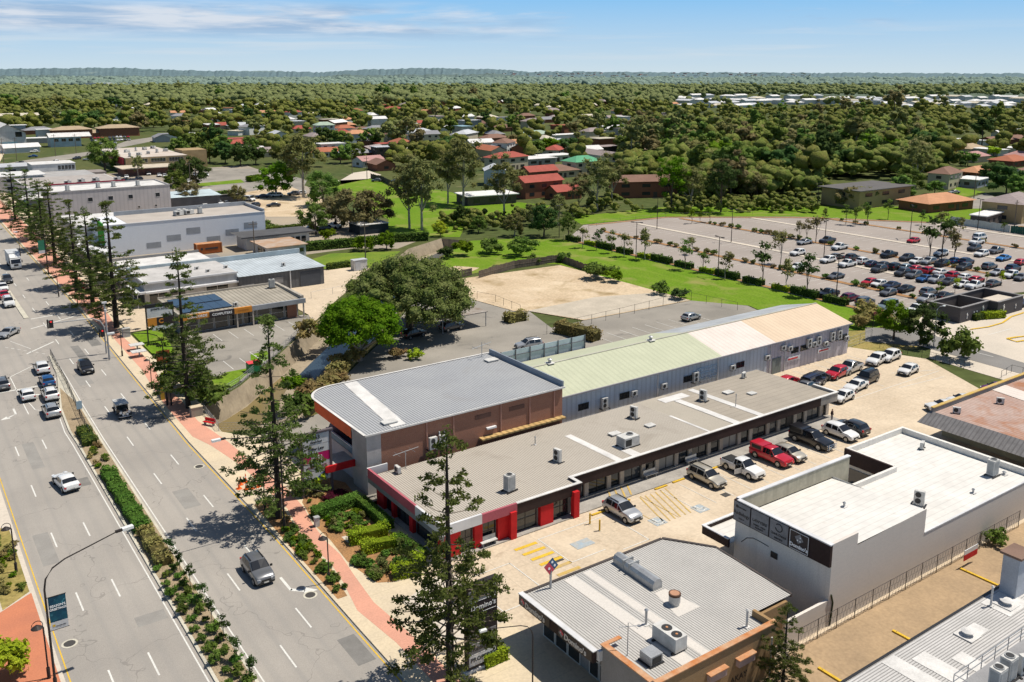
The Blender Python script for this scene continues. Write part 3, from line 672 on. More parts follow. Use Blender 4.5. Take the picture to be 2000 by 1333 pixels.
part('fascia', S, MB(brownf, conc).box(47.7, 55.8, 67.15, 67.4, 2.45, 3.62).box(55.56, 55.8, 67.4, 68.9, 2.45, 3.62).box(55.8, 97.2, 68.7, 68.95, 2.45, 3.62).box(97.2, 100.7, 68.7, 68.95, 2.45, 3.62, 1).box(100.45, 100.7, 68.95, 72.5, 2.9, 3.62, 1))
part('capping', S, MB(strip_white).box(47.7, 55.9, 67.08, 67.46, 3.62, 3.69).box(55.5, 55.9, 67.46, 68.6, 3.62, 3.69).box(55.5, 100.8, 68.62, 69.02, 3.62, 3.69).box(100.4, 100.8, 69.02, 72.5, 3.62, 3.69))
sf = part('sign_fascia', S, MB(pinkf, whitef, greyrender).box(39.2, 39.45, 72.3, 82.6, 2.75, 3.75, 0).box(39.2, 39.45, 67.1, 72.3, 2.75, 3.75, 1).box(39.45, 43.6, 67.1, 67.35, 2.75, 3.75, 1).box(43.6, 47.7, 67.1, 67.35, 2.75, 3.7, 0).box(39.22, 39.44, 67.2, 82.6, 2.2, 2.75, 2).box(39.2, 41.6, 82.6, 82.8, 2.9, 3.75, 1))
for x0, x1, y0, y1 in [(54.6, 55.3, 66.75, 67.3), (50.7, 52.3, 67.25, 67.7), (46.8, 47.5, 66.85, 67.6), (45.6, 46.8, 67.35, 67.72), (40.0, 41.3, 67.3, 67.72), (39.5, 39.88, 67.5, 68.5), (39.5, 39.88, 73.4, 74.1), (39.5, 39.88, 77.3, 77.9), (39.5, 39.88, 79.6, 81.2), (42.9, 43.8, 67.35, 67.72)]:
    part('red_pillar', S, MB(redp).box(x0, x1, y0, y1, 0.1, 2.99))
for a0, a1 in ((47.7, 50.5), (52.5, 54.5), (43.9, 45.5), (41.4, 42.8)): win(S, 'S', a0, a1, 67.75, .3, 2.7, 1, pm=glass, trans=1)
for a0, a1 in ((68.6, 73.2), (74.2, 77.2), (78.0, 79.5)): win(S, 'W', a0, a1, 39.9, .3, 2.3, 1, trans=0)
xs = [56.0, 58.7, 61.9, 63.8, 67.0, 69.1, 72.2, 74.4, 77.6, 79.7, 82.9, 85.0, 88.2, 90.3, 93.5, 95.6, 98.8, 100.2]
for i in range(len(xs) - 1):
    x0, x1 = xs[i] + .35, xs[i + 1] - .3
    w_ = win(S, 'S', x0, x1, 70.0, .3, 2.75, 1 if x1 - x0 > 1.6 else 0, pm=(screen if i in (5, 9) else glassb if i % 3 == 0 else glass), trans=1 if i % 4 == 0 else 0)
    part('pilaster', S, MB(pilast).box(xs[i + 1] - .26, xs[i + 1] + .3, 69.75, 70.0, .26, 2.99))
part('doorway', S, MB(blackp).box(92.0, 93.2, 69.9, 69.98, .26, 2.5))
part('open_sign', S, MB(yellow).box(72.6, 73.6, 69.86, 69.92, 2.3, 2.55))
part('antenna', S, MB(galv).tube([(43.2, 81.5, 3.2), (43.2, 81.5, 5.2)], .04, 5).tube([(41.7, 81.5, 5.0), (44.9, 81.7, 5.15)], .035, 5).tube([(42.2, 80.8, 5.02), (42.2, 82.2, 5.02)], .025, 4).tube([(43.0, 80.8, 5.08), (43.0, 82.2, 5.08)], .025, 4).tube([(44.0, 80.8, 5.1), (44.0, 82.2, 5.1)], .025, 4))
zr = 3.3
ac('tower', 49.0, 70.3, 3.4, R(10), 'grey tower air conditioner near the front edge of the tan shop roof')
ac('tall', 57.4, 73.2, zr, R(-80), 'tall narrow air conditioner in the middle of the ribbed shop roof')
ac('pack', 66.6, 72.0, 3.36, R(0), 'big white rooftop air conditioner with round fan on the shop row')
ac('tall', 73.0, 78.0, zr, R(-75), 'slim air conditioner standing on the shop roof below the blue shed window')
ac('tall', 84.4, 77.3, zr, R(-75), 'slim air conditioner beside the white roof flashing of the shop row')
ac('box', 96.0, 80.6, 3.2, R(20), 'small white air conditioner at the back corner of the brown roof')
ac('box', 41.9, 80.9, 3.2, R(-90), 'small air conditioner beside the roof antenna next to the brick wall')
skyl(72.8, 74.9, zr, 1.1, .8, 'white roof hatch right of the slim air conditioner on the shop row')
skyl(67.6, 75.4, zr, 1.3, .8, 'flat white roof hatch behind the big rooftop air conditioner')
skyl(89.4, 77.5, 3.24, 1.3, .9, 'flat pale roof hatch on the brown tiled end of the shop row')
skyl(91.6, 75.4, 3.26, 1.0, .8, 'smaller roof hatch on the brown tiled end of the shop row')
vent(58.3, 78.5, 3.22, 'thin vent pipe near the back of the ribbed shop roof', .9, .06)
vent(86.2, 73.4, 3.3, 'thin vent pole standing on the white flashing of the brown shop roof', 1.6, .05)
# ------------------------------------------------------------------ two-storey brick building with the rounded front
B = bld('brick_building', 'two-storey red brick building with grey ribbed roof and rounded orange fascia', 'building', 53, 92)
def rounded(x0, x1, y0, y1, r, n=8):
    return [(x0, y0), (x1, y0), (x1, y1)] + [(x0 + r - r * math.sin(t), y1 - r + r * math.cos(t)) for t in [math.pi / 2 * k / n for k in range(n + 1)]]
part('wall', B, MB(brick, greyrender).prism([(41.4, 83.7), (66.3, 83.7), (66.3, 100.0), (46.6, 100.0), (44.0, 99.0), (42.2, 97.0), (41.4, 95.0)], 0, 7.0, 0))
part('corner_pier', B, MB(M('smooth_grey_render', (.52, .50, .49), .85, streak=.2)).box(39.7, 41.4, 83.64, 87.3, 0, 7.0))
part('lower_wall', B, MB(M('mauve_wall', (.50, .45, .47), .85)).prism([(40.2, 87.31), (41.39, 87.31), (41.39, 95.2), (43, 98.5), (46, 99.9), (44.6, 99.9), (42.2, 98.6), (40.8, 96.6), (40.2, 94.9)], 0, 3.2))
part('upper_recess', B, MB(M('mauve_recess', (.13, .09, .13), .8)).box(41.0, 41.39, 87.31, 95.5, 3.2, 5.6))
for a0, a1 in ((87.5, 89.2), (89.4, 91.2), (91.4, 93.2)): win(B, 'W', a0, a1, 41.0, 3.9, 5.5, 1, pm=glass)
rr = rounded(39.5, 66.5, 83.5, 100.3, 3.6)
arc = rounded(39.62, 66.3, 83.5, 100.15, 3.5)[3:]
fs = MB(orangef)
pts = [(39.62, 87.3)] + arc[::-1] + [(50, 100.15)] 
for (xa, ya), (xb, yb) in zip(pts, pts[1:]): fs.face([(xa, ya, 5.45), (xb, yb, 5.45), (xb, yb, 6.95), (xa, ya, 6.95)]); fs.face([(xa, ya, 5.45), (xa + .8, ya - .1, 5.5), (xb + .8, yb - .1, 5.5), (xb, yb, 5.45)])
part('fascia', B, fs)
rfb = MB(zinc, strip_white)
ctr = [(p[0], p[1], 7.08 - (100 - p[1]) * .004) for p in rr]
rfb.sheet(rr, 7.06, 0)
rfb.face([(42.9, 84.0, 7.09), (44.7, 84.0, 7.09), (46.4, 100.1, 7.09), (44.7, 100.1, 7.09)], 1)
part('roof', B, rfb)
eg = MB(strip_white)
pe = [(39.45, 83.45)] + rounded(39.45, 66.5, 83.45, 100.35, 3.6)[3:][::-1] + [(66.5, 100.35)]
for (xa, ya), (xb, yb) in zip(pe, pe[1:]):
    eg.face([(xa, ya, 6.95), (xb, yb, 6.95), (xb, yb, 7.14), (xa, ya, 7.14)]); eg.strip([(xa, ya), (xb, yb)], .3, 7.141)
eg.box(39.45, 66.5, 83.38, 83.5, 6.93, 7.12)
part('gutter', B, eg)
part('parapet', B, MB(M('blue_steel_parapet', (.30, .34, .40), .6)).box(66.3, 66.5, 83.7, 100.0, 7.0, 7.75))
part('balcony', B, MB(M('balcony_grey', (.36, .31, .32), .85)).box(40.0, 41.0, 87.31, 95, 3.2, 3.28))
part('balustrade', B, MB(M('balustrade_blue', (.17, .24, .30), .5), whitef).box(40.05, 40.15, 87.31, 95.2, 3.25, 4.0, 0).box(40.0, 40.2, 87.31, 95.2, 4.0, 4.07, 1))
part('canopy_fascia', B, MB(redp, conc).box(36.4, 39.68, 86.6, 86.85, 2.45, 3.2, 0).box(36.4, 39.68, 86.85, 89.6, 3.0, 3.15, 1).box(36.2, 36.4, 86.6, 89.7, 2.5, 3.2, 0))
for x in (47.0, 50.5, 57.0, 61.2, 64.9): part('downpipe', B, MB(plain('pink_pipe', (.42, .22, .17), .6)).box(x, x + .12, 83.56, 83.7, 3.2, 6.9))
for x in (48.6, 49.3): part('white_pipe', B, MB(whitef).box(x, x + .1, 83.5, 83.66, 3.2, 5.4))
for x in (53.5, 58.3): part('brick_grille', B, MB(M('vent_brick', (.20, .11, .085), .9)).box(x, x + 2.2, 83.64, 83.7, 5.6, 6.1))
part('wall_light', B, MB(whitef).box(55.0, 56.3, 83.35, 83.7, 4.15, 4.35))
part('ledge', B, MB(M('striped_ledge', (.62, .42, .18), .8, lines=[('X', .8, .3, .6)])).box(54.0, 66.3, 82.9, 83.68, 3.15, 3.35))
ac('tall', 47.6, 83.2, 3.6, 0, 'first wall-mounted air conditioner on the brick wall, beside the white pipes')
ac('tall', 48.9, 83.2, 3.6, 0, 'second wall-mounted air conditioner on the brick wall, right of the white pipes')
skyl(43.3, 85.3, 7.1, 1.6, .9, 'white roof hatch near the rounded end of the zinc roof')
skyl(64.8, 97.2, 7.1, 1.6, 1.1, 'white roof hatch near the back edge of the zinc roof')
t = thing('roof_antenna', 'thin metal antenna frame on the back corner of the zinc roof', 'antenna', (64.6, 99.2, 7.06))
part('mast', t, MB(galv).tube([(64.6, 99.2, 7.06), (64.6, 99.2, 9.2)], .05, 5)); part('boom', t, MB(galv).tube([(62.9, 99.0, 8.6), (66.2, 99.4, 8.9)], .04, 5).tube([(63.4, 98.4, 8.66), (63.4, 99.8, 8.66)], .03, 4).tube([(65.4, 98.4, 8.8), (65.4, 99.9, 8.8)], .03, 4))
# ------------------------------------------------------------------ long gabled shed
L = bld('long_shed', 'long low gabled shed with pale green, white and beige roof and blue-grey cladding', 'shed', 96, 92)
part('wall', L, MB(bluecorr, lilaccorr).box(66.52, 106.4, 85.1, 98.7, 0, 5.2, 0).box(106.4, 126.3, 85.1, 98.7, 0, 5.2, 1))
part('gable', L, MB(lilaccorr).face([(126.32, 85.1, 5.2), (126.32, 98.7, 5.2), (126.32, 91.9, 6.95)]).face([(66.51, 98.7, 5.2), (66.51, 85.1, 5.2), (66.51, 91.9, 6.95)]))
lr = MB(greenroof, whiteroof, beigeroof, M('blue_grey_roof', (.50, .52, .54), .6, ribs=('X', .9, .12)), strip_white)
for x0, x1, ma, mb in ((66.3, 96.2, 0, 0), (96.2, 107.9, 1, 3), (107.9, 126.7, 2, 3)):
    lr.face([(x0, 84.8, 5.2), (x1, 84.8, 5.2), (x1, 91.9, 7.03), (x0, 91.9, 7.03)], ma); lr.face([(x0, 91.9, 7.03), (x1, 91.9, 7.03), (x1, 99.0, 5.2), (x0, 99.0, 5.2)], mb)
part('roof', L, lr)
part('ridge_cap', L, MB(M('ridge_tin', (.56, .54, .45), .6)).box(66.3, 126.7, 91.75, 92.05, 7.02, 7.1))
part('gutter', L, MB(M('gutter_grey', (.34, .33, .36), .6)).box(66.5, 126.7, 84.62, 84.8, 5.02, 5.2))
for x0 in (70.0, 77.0, 88.8, 99.6, 112.0, 114.2, 124.2): win(L, 'S', x0, x0 + 1.7, 85.1, 2.6, 3.5, 1, pm=glass)
for x in (83.8, 95.6, 107.0, 110.4): part('downpipe', L, MB(whitef).box(x, x + .12, 84.94, 85.1, .2, 5.0))
part('door', L, MB(M('grey_green_door', (.22, .25, .24), .7), redp).box(107.6, 109.6, 85.02, 85.1, .1, 2.6))
gf = MB(plain('graffiti_blue', (.50, .66, .80), .7)); rg = random.Random(3)
for k in range(30):
    x = 91.6 + (k % 10) * .42 + rg.uniform(-.1, .1); z = 3.9 - (k // 10) * .75
    pts = [(x + .2 * math.cos(a) * rg.uniform(.6, 1.3), 85.06, z + .3 * math.sin(a) * rg.uniform(.6, 1.2)) for a in (.3, 1.4, 2.5, 3.6, 4.9)]
    for p, q in zip(pts, pts[1:]): gf.tube([p, q], .04, 4)
part('graffiti', L, gf)
for x, c_ in ((110.9, 1), (118.5, 1)):
    bn = part('banner', L, MB(whitef, redp).box(x, x + 3.2, 84.98, 85.06, 1.5, 2.1, 0).box(x + .3, x + 2.6, 84.95, 84.98, 1.72, 1.92, 1))
for x, z, k, lb in [(74.2, 2.1, 'tall', 'tall air conditioner on the blue shed wall nearest the brick building'), (79.4, 2.7, 'box', 'small air conditioner beside the second shed window'), (84.9, 2.6, 'box', 'small air conditioner right of the white downpipe on the shed'),
                    (91.0, 2.3, 'tall', 'tall air conditioner left of the shed graffiti'), (98.6, 2.6, 'box', 'small air conditioner right of the shed graffiti'), (106.2, 2.7, 'box', 'small air conditioner by the downpipe left of the shed door'), (109.8, 3.6, 'box', 'high small air conditioner above the shed door'),
                    (111.4, 3.2, 'box', 'small air conditioner right of the shed door'), (116.0, 2.9, 'tall', 'left one of the two tall air conditioners mid lilac wall'), (117.3, 2.9, 'box', 'small air conditioner between two tall ones on the lilac wall'), (118.3, 2.9, 'tall', 'right one of the two tall air conditioners mid lilac wall'),
                    (120.2, 2.4, 'box', 'low small air conditioner at the middle of the lilac wall'), (121.8, 3.0, 'tall', 'first of the two tall air conditioners near the lilac wall end'), (123.6, 3.0, 'tall', 'second of the two tall air conditioners near the lilac wall end'), (125.6, 2.4, 'box', 'last small air conditioner at the end of the lilac wall')]:
    ac(k, x, 84.85, z, 0, lb)
vent(70.6, 91.9, 7.1, 'whirling roof vent on the pale green ridge, left one', .5, .22); vent(88.9, 91.9, 7.1, 'whirling roof vent on the pale green ridge, right one', .5, .22)
H = bld('hoarding', 'pale blue panel fence standing behind the pale green shed roof', 'fence', 75, 100.5)
for i in range(6): part('panel', H, MB(M('pale_blue_panel', (.52, .62, .68), .6)).box(68.0 + i * 2.5, 70.42 + i * 2.5, 99.6, 99.66, 5.0, 7.0))
for i in range(7): part('post', H, MB(M('post_grey', (.2, .2, .22), .6)).box(67.9 + i * 2.5, 68.0 + i * 2.5, 99.45, 99.6, 0, 7.1))
part('rail', H, MB(M('post_grey', (.2, .2, .22), .6)).box(67.9, 83.0, 99.5, 99.59, 6.2, 6.28))
# ------------------------------------------------------------------ white commercial building with the roof-top signs
Wb = bld('white_building', 'tall grey-white block building with sign band and long flat white roof', 'building', 76, 45)
part('wall', Wb, MB(render, greyblock).box(60.0, 73.6, 40.3, 50.4, 0, 6.15, 0, skip='tf').face([(60, 40.3, 0), (73.6, 40.3, 0), (73.6, 40.3, 6.15), (60, 40.3, 6.15)], 1))
part('rear_wall', Wb, MB(greyblock, render).box(73.6, 93.2, 40.3, 49.4, 0, 4.3, 0).box(83.2, 93.2, 49.4, 55.0, 0, 4.3, 1))
part('side_wall', Wb, MB(greyblock, stonewash).box(54.6, 60.0, 40.35, 40.6, 0, 2.5, 0))
pw = MB(greyblock, stonewash, whitef)
pw.box(60.0, 63.4, 40.3, 40.55, 6.15, 7.55, 0)
pw.face([(63.4, 40.3, 6.15), (73.6, 40.3, 6.15), (73.6, 40.3, 6.7), (63.4, 40.3, 6.45)], 0)
part('south_parapet', Wb, pw)
part('north_parapet', Wb, MB(stonewash, whitef).box(60.1, 76.2, 50.1, 50.4, 6.0, 7.5, 0).box(60.0, 76.3, 50.05, 50.46, 7.5, 7.6, 1).box(73.6, 76.2, 50.1, 50.4, 4.3, 6.0, 0))
part('upper_roof', Wb, MB(paperroof).face([(60.2, 40.4, 6.42), (73.7, 40.4, 6.55), (73.7, 50.1, 5.9), (60.2, 50.1, 5.9)]))
part('rear_roof', Wb, MB(paperroof).sheet([(73.6, 40.45), (93.0, 40.45), (93.0, 54.8), (83.4, 54.8), (83.4, 49.3), (73.6, 49.3)], 4.36))
part('rear_parapet', Wb, MB(render, brownf, whitef).box(82.9, 93.6, 54.8, 55.1, 4.3, 5.0, 0).box(93.2, 93.6, 40.3, 54.8, 4.3, 5.0, 0).box(73.6, 83.2, 49.15, 49.45, 4.3, 4.9, 0).box(82.7, 82.95, 49.45, 55.1, 3.4, 5.0, 1).box(82.95, 83.25, 49.45, 54.8, 4.3, 4.98, 0).box(73.6, 93.2, 40.26, 40.46, 4.3, 4.42, 2))
part('awning', Wb, MB(brownf, whitef, paperroof).box(59.2, 59.4, 50.4, 53.4, 2.9, 3.7, 0).box(59.2, 76.0, 53.4, 53.6, 2.9, 3.7, 0).box(59.4, 76.0, 50.42, 53.4, 3.2, 3.3, 2).box(59.15, 76, 53.35, 53.65, 3.7, 3.78, 1).box(59.15, 59.45, 50.42, 53.35, 3.7, 3.78, 1))
sg = part('sign_band', Wb, MB(brownf).box(59.72, 60.0, 40.3, 50.45, 5.55, 7.5)); part('capping', Wb, MB(whitef).box(59.66, 60.1, 40.25, 50.05, 7.5, 7.6))
for k, (y1, y0) in enumerate([(50.35, 48.55), (48.4, 46.5), (46.35, 44.45)]):
    p_ = part('sign_panel', Wb, MB(signgrey).box(59.66, 59.72, y0, y1, 5.65, 7.4))
    yc = (y0 + y1) / 2; tx = 59.65
    def wt_(s, size, z, m=letk, b=.008): text(s, size, p_, (tx, yc, z), ROT_W, m, bold=b)
    if k == 0:
        wt_('NORTHSIDE', .17, 6.98); wt_('Radiology', .44, 6.42); part('emblem', p_, MB(letk).tube([(59.66, y1 - .35, 7.02), (59.64, y1 - .35, 7.02)], .15, 14)); wt_('X-RAY CT', .14, 5.95)
    elif k == 1:
        wt_('LAWYERS', .36, 6.5); wt_('FAMILY - WILLS', .19, 6.1); wt_('PROPERTY', .19, 5.85)
    else:
        em = MB(letk)
        for a in range(9):
            t0, t1 = R(40 + a * 34), R(40 + (a + 1) * 34)
            em.tube([(59.655, yc + .36 * math.cos(t0), 6.88 + .36 * math.sin(t0)), (59.655, yc + .36 * math.cos(t1), 6.88 + .36 * math.sin(t1))], .05, 5)
        part('emblem', p_, em); wt_('Quick Dental', .30, 6.22); wt_('DENTISTS', .2, 5.85)
pd = part('pizza_sign', Wb, MB(domblack, letw).box(59.66, 59.72, 42.3, 44.3, 5.62, 7.4, 0))
fr2 = MB(letw)
for a in ((42.36, 44.24, 5.68, 5.72), (42.36, 44.24, 7.3, 7.34), (42.36, 42.40, 5.68, 7.34), (44.2, 44.24, 5.68, 7.34)): fr2.box(59.64, 59.66, *a)
part('border', pd, fr2); text("Domino's", .46, pd, (59.64, 43.3, 6.05), ROT_W, letw, bold=.02)
dl = MB(signgrey, letw)
def dtile(mb, cx_, cz_, s, x, m0, m1, ang=R(35)):
    for sgn, mm in ((1, m0), (-1, m1)):
        pts = [(-s, 0), (s, 0), (s, sgn * s), (-s, sgn * s)]
        pts = [(a * math.cos(ang) - b * math.sin(ang), a * math.sin(ang) + b * math.cos(ang)) for a, b in pts]
        mb.face([(x, cx_ - a, cz_ + b) for a, b in pts], mm)
dtile(dl, 43.3, 6.78, .32, 59.65, 0, 0)
for a, b in ((-.12, .14), (-.12, -.18), (.14, -.16)): dl.tube([(59.648, 43.3 + a, 6.78 + b), (59.635, 43.3 + a, 6.78 + b)], .07, 10, 1)
part('emblem', pd, dl)
win(Wb, 'W', 45.6, 46.3, 60.0, 3.7, 4.25, 0, pm=fanm, name='wall_vent')
cr = MB(plain('crack_black', (.03, .03, .03), .8)).tube([(59.99, 49.6, 3.6), (59.98, 49.0, 4.25), (59.98, 48.3, 4.55), (59.98, 47.4, 4.55), (59.98, 46.6, 4.5)], .035, 4); part('wall_crack', Wb, cr)
win(Wb, 'N', 84.6, 88, 55.0, .4, 2.8, 2); win(Wb, 'N', 62, 66, 50.4, .4, 2.7, 1)
part('shopfront', Wb, MB(glassb, framew).box(83.1, 83.18, 50.2, 54.6, .3, 2.8))
part('climbing_vine', Wb, MB(plain('vine_dark', (.04, .05, .02), .9)).tube([(60.3, 40.24, .2), (60.5, 40.24, 2.2), (60.2, 40.24, 3.0)], .07, 5))
ac('tall', 78.1, 43.6, 4.4, R(-70), 'two-fan air conditioner alone in the middle of the white roof')
ac('tower', 90.4, 43.0, 4.4, 0, 'large grey-white air conditioner near the far end of the white roof')
ac('box', 90.9, 51.0, 4.4, R(20), 'small air conditioner near the parapet corner of the white roof')
vent(68.8, 45.4, 6.2, 'small vent cap on the upper white roof', .35, .1); vent(84.9, 42.0, 4.4, 'small vent cap on the rear white roof', .35, .1); vent(91.6, 42.4, 4.4, 'short vent cap beside the large air conditioner on the white roof', .25, .12)
# ------------------------------------------------------------------ pizza shop on the street
D = bld('pizza_shop', 'single-storey pizza shop with pale ribbed roof and dark fascia with white lettering', 'shop', 47, 48)
part('wall', D, MB(greyrender, brick).prism([(40.2, 44.4), (52.5, 44.4), (55.5, 44.4), (55.5, 50), (53.2, 52.9), (40.2, 52.9)], 0, 3.6, 0))
part('rear_wall', D, MB(tanbrick, greyrender).box(39.3, 51.6, 38.9, 39.2, 0, 4.5, 0).box(39.0, 39.3, 38.9, 44.35, 0, 4.5, 1).box(51.3, 51.6, 39.2, 41.0, 0, 4.5, 0).box(51.6, 55.6, 41.0, 41.3, 0, 3.7, 0).box(55.3, 55.6, 41.3, 44.4, 0, 3.7, 0))
part('capping', D, MB(rustcap).box(39.2, 51.7, 38.8, 39.26, 4.5, 4.58).box(38.9, 39.4, 39.26, 44.4, 4.5, 4.58).box(39.4, 40.7, 44.05, 44.4, 4.5, 4.58))
dr_ = MB(dom_roof, dom_flat, plain('gutter_dark', (.05, .045, .045), .6))
dp = [(38.7, 44.6), (39.4, 44.6), (39.4, 39.3), (51.4, 39.3), (51.6, 41.2), (56.2, 41.2), (56.8, 49.7), (54.0, 53.5), (38.7, 53.5)]
dr_.sheet(dp, 3.96, 0)
dr_.face([(42.6, 39.5, 3.975), (43.8, 39.5, 3.975), (43.8, 53.3, 3.975), (42.6, 53.3, 3.975)], 1); dr_.face([(44.6, 39.5, 3.975), (45.4, 39.5, 3.975), (45.4, 53.3, 3.975), (44.6, 53.3, 3.975)], 1)
dr_.face([(46.6, 44.2, 3.975), (49.0, 44.2, 3.975), (48.6, 47.6, 3.975), (47.4, 47.6, 3.975)], 1)
part('roof', D, dr_)
part('gutter', D, MB(M('gutter_brown', (.10, .085, .08), .6)).box(38.6, 54.0, 53.5, 53.75, 3.75, 4.05).prism([(54.0, 53.5), (56.8, 49.7), (57.0, 49.8), (54.2, 53.75)], 3.75, 4.05).prism([(56.8, 49.7), (56.2, 41.2), (56.4, 41.2), (57.0, 49.7)], 3.75, 4.02))
ff = part('fascia', D, MB(brownf, whitef).box(38.35, 38.7, 44.5, 53.7, 3.15, 4.05, 0).box(38.3, 38.75, 44.45, 53.75, 4.05, 4.12, 1).box(38.7, 39.0, 44.2, 44.5, 3.3, 4.1, 1))
part('soffit', D, MB(soffit).box(38.7, 40.2, 44.5, 53.5, 3.45, 3.55))
for yc in (51.6, 46.6):
    sgn = part('pizza_sign', D, MB(domblack).box(38.30, 38.35, yc - 2.0, yc + 1.9, 3.2, 4.02)); text("Domino's", .66, sgn, (38.29, yc - .1, 3.55), ROT_W, plain("dim_white", (.55, .54, .53), .5), bold=.02)
    em = MB(domred, signgrey, letw); dtile(em, yc + 1.55, 3.6, .22, 38.29, 0, 1, R(-35)); em.tube([(38.288, yc + 1.6, 3.67), (38.28, yc + 1.6, 3.67)], .05, 8, 2); part('emblem', sgn, em)
for a0, a1 in ((51.3, 52.8), (49.7, 51.2), (48.1, 49.6)): win(D, 'W', a0, a1, 40.2, .15, 3.0, 0, pm=glass, trans=1, fm=framew)
for a0, a1 in ((45.9, 47.0), (44.8, 45.8)): win(D, 'W', a0, a1, 40.2, .15, 3.0, 0, pm=glass, trans=1, fm=framew, name='shop_door')
for x in (44.2, 47.2):
    part('wall_hood', D, MB(M('pale_hood', (.58, .44, .40), .8), rustcap).box(x, x + 1.7, 38.55, 38.9, 2.6, 3.2, 0).box(x - .1, x + 1.8, 38.45, 38.9, 3.2, 3.28, 1))
text('AKAY', .7, D, (47.6, 38.88, 1.5), ROT_S, plain('graffiti_dark', (.05, .04, .03), .8), name='graffiti')
part('pipe', D, MB(framew).tube([(50.9, 38.7, .2), (50.9, 38.7, 3.6)], .07, 6))
dd = thing('roof_duct', 'long half-round metal duct lying across the pizza shop roof', 'duct', (48.2, 50.4, 3.97)); DU = MB(galv)
prof = [(-.5, 0), (-.5, .5), (-.35, .78), (0, .9), (.35, .78), (.5, .5), (.5, 0)]
for (a, b), (c_, e_) in zip(prof, prof[1:]): DU.face([(48.2 + a, 53.0, 3.97 + b), (48.0 + a, 47.9, 3.97 + b), (48.0 + c_, 47.9, 3.97 + e_), (48.2 + c_, 53.0, 3.97 + e_)][::-1])
for y_, xo in ((53.0, 48.2), (47.9, 48.0)): DU.face([(xo + a, y_, 3.97 + b) for a, b in prof][::1 if y_ < 50 else -1])
part('duct_body', dd, DU); part('strap', dd, MB(acg).box(47.6, 48.75, 51.6, 51.75, 3.97, 4.9).box(47.6, 48.75, 50.9, 51.02, 3.97, 4.9))
fl_ = thing('exhaust_flue', 'round rusty-topped exhaust flue on the pizza shop roof', 'flue', (47.6, 45.6, 3.97))
part('base', fl_, MB(galv).cyl(47.6, 45.6, 3.97, 4.2, .4, 20)); part('drum', fl_, MB(galv).cyl(47.6, 45.6, 4.2, 4.8, .46, 22)); part('rim', fl_, MB(plain('rust_rim', (.10, .05, .03), .8), M('rust_inside', (.55, .30, .19), .8)).tube([(47.6, 45.6, 4.78), (47.6, 45.6, 4.95)], .49, 22, 0).cyl(47.6, 45.6, 4.95, 4.96, .38, 20, 1))
t = thing('air_conditioner', 'big white two-fan rooftop air conditioner at the rear of the pizza shop', 'air conditioner', (43.6, 42.4, 3.97), 0, 'air conditioners')
part('cabinet', t, MB(acw).box(43.0, 44.15, 40.9, 43.3, 4.12, 5.2)); 
for y in (41.4, 42.4): part('fan_grille', t, MB(fanm, rustcap).cyl(43.58, y, 5.2, 5.23, .4, 20, 0).cyl(43.58, y, 5.23, 5.26, .1, 10, 1))
part('base_frame', t, MB(blackp).box(42.8, 44.3, 41.0, 41.15, 3.97, 4.12).box(42.8, 44.3, 43.0, 43.15, 3.97, 4.12))
t = thing('exhaust_box', 'square grey metal exhaust box beside the big rooftop air conditioner', 'exhaust box', (41.0, 41.6, 3.97)); part('housing', t, MB(galv, fanm).box(40.6, 41.75, 40.9, 42.05, 4.05, 4.75, 0).box(40.75, 41.6, 40.86, 40.9, 4.15, 4.65, 1)); part('base_frame', t, MB(blackp).box(40.5, 41.85, 40.8, 42.15, 3.97, 4.05))
vent(43.9, 44.9, 3.97, 'slender vent pipe with cap in the middle of the pizza shop roof', 1.2, .1); vent(49.9, 40.3, 3.97, 'tall pale vent pipe at the back edge of the pizza shop roof', 1.4, .09, framew)
t = thing('antenna', 'thin television antenna behind the pizza shop capping', 'antenna', (40.2, 42.9, 3.97)); part('mast', t, MB(galv).tube([(40.2, 42.9, 3.97), (40.2, 42.9, 6.6)], .035, 5)); part('boom', t, MB(galv).tube([(39.6, 43.2, 6.3), (41.0, 42.5, 6.3)], .03, 4).tube([(40.6, 42.3, 6.3), (40.6, 43.2, 6.3)], .02, 4))
t = thing('roof_sign', 'tilted square red and blue pizza sign on a short post above the roof corner', 'sign', (41.0, 53.0, 3.97))
part('post', t, MB(galv).box(40.93, 41.07, 52.93, 53.07, 3.97, 5.5))
sp = MB(signgrey, domred, domblue, letw); cz, s_ = 5.95, .55; A = R(35)
def tl(a, b): a, b = a * .62, b * .62; return (41.0 + a * math.cos(A) - b * math.sin(A), 52.85, cz + a * math.sin(A) + b * math.cos(A))
def qd(a0, a1, b0, b1, y, m): sp.face([(tl(a, b)[0], y, tl(a, b)[2]) for a, b in ((a0, b0), (a1, b0), (a1, b1), (a0, b1))], m)
sp.box(40.98, 41.02, 52.9, 53.0, 5.4, 5.6)
qd(-.85, .85, -.85, .85, 52.95, 0); qd(-.85, .1, -.8, .8, 52.94, 1); qd(.1, .85, -.8, .8, 52.94, 2)
for a, b in ((-.4, 0), (.45, .35), (.45, -.35)): p0 = tl(a, b); sp.tube([(p0[0], 52.94, p0[2]), (p0[0], 52.92, p0[2])], .11, 12, 3)
part('sign_board', t, sp)
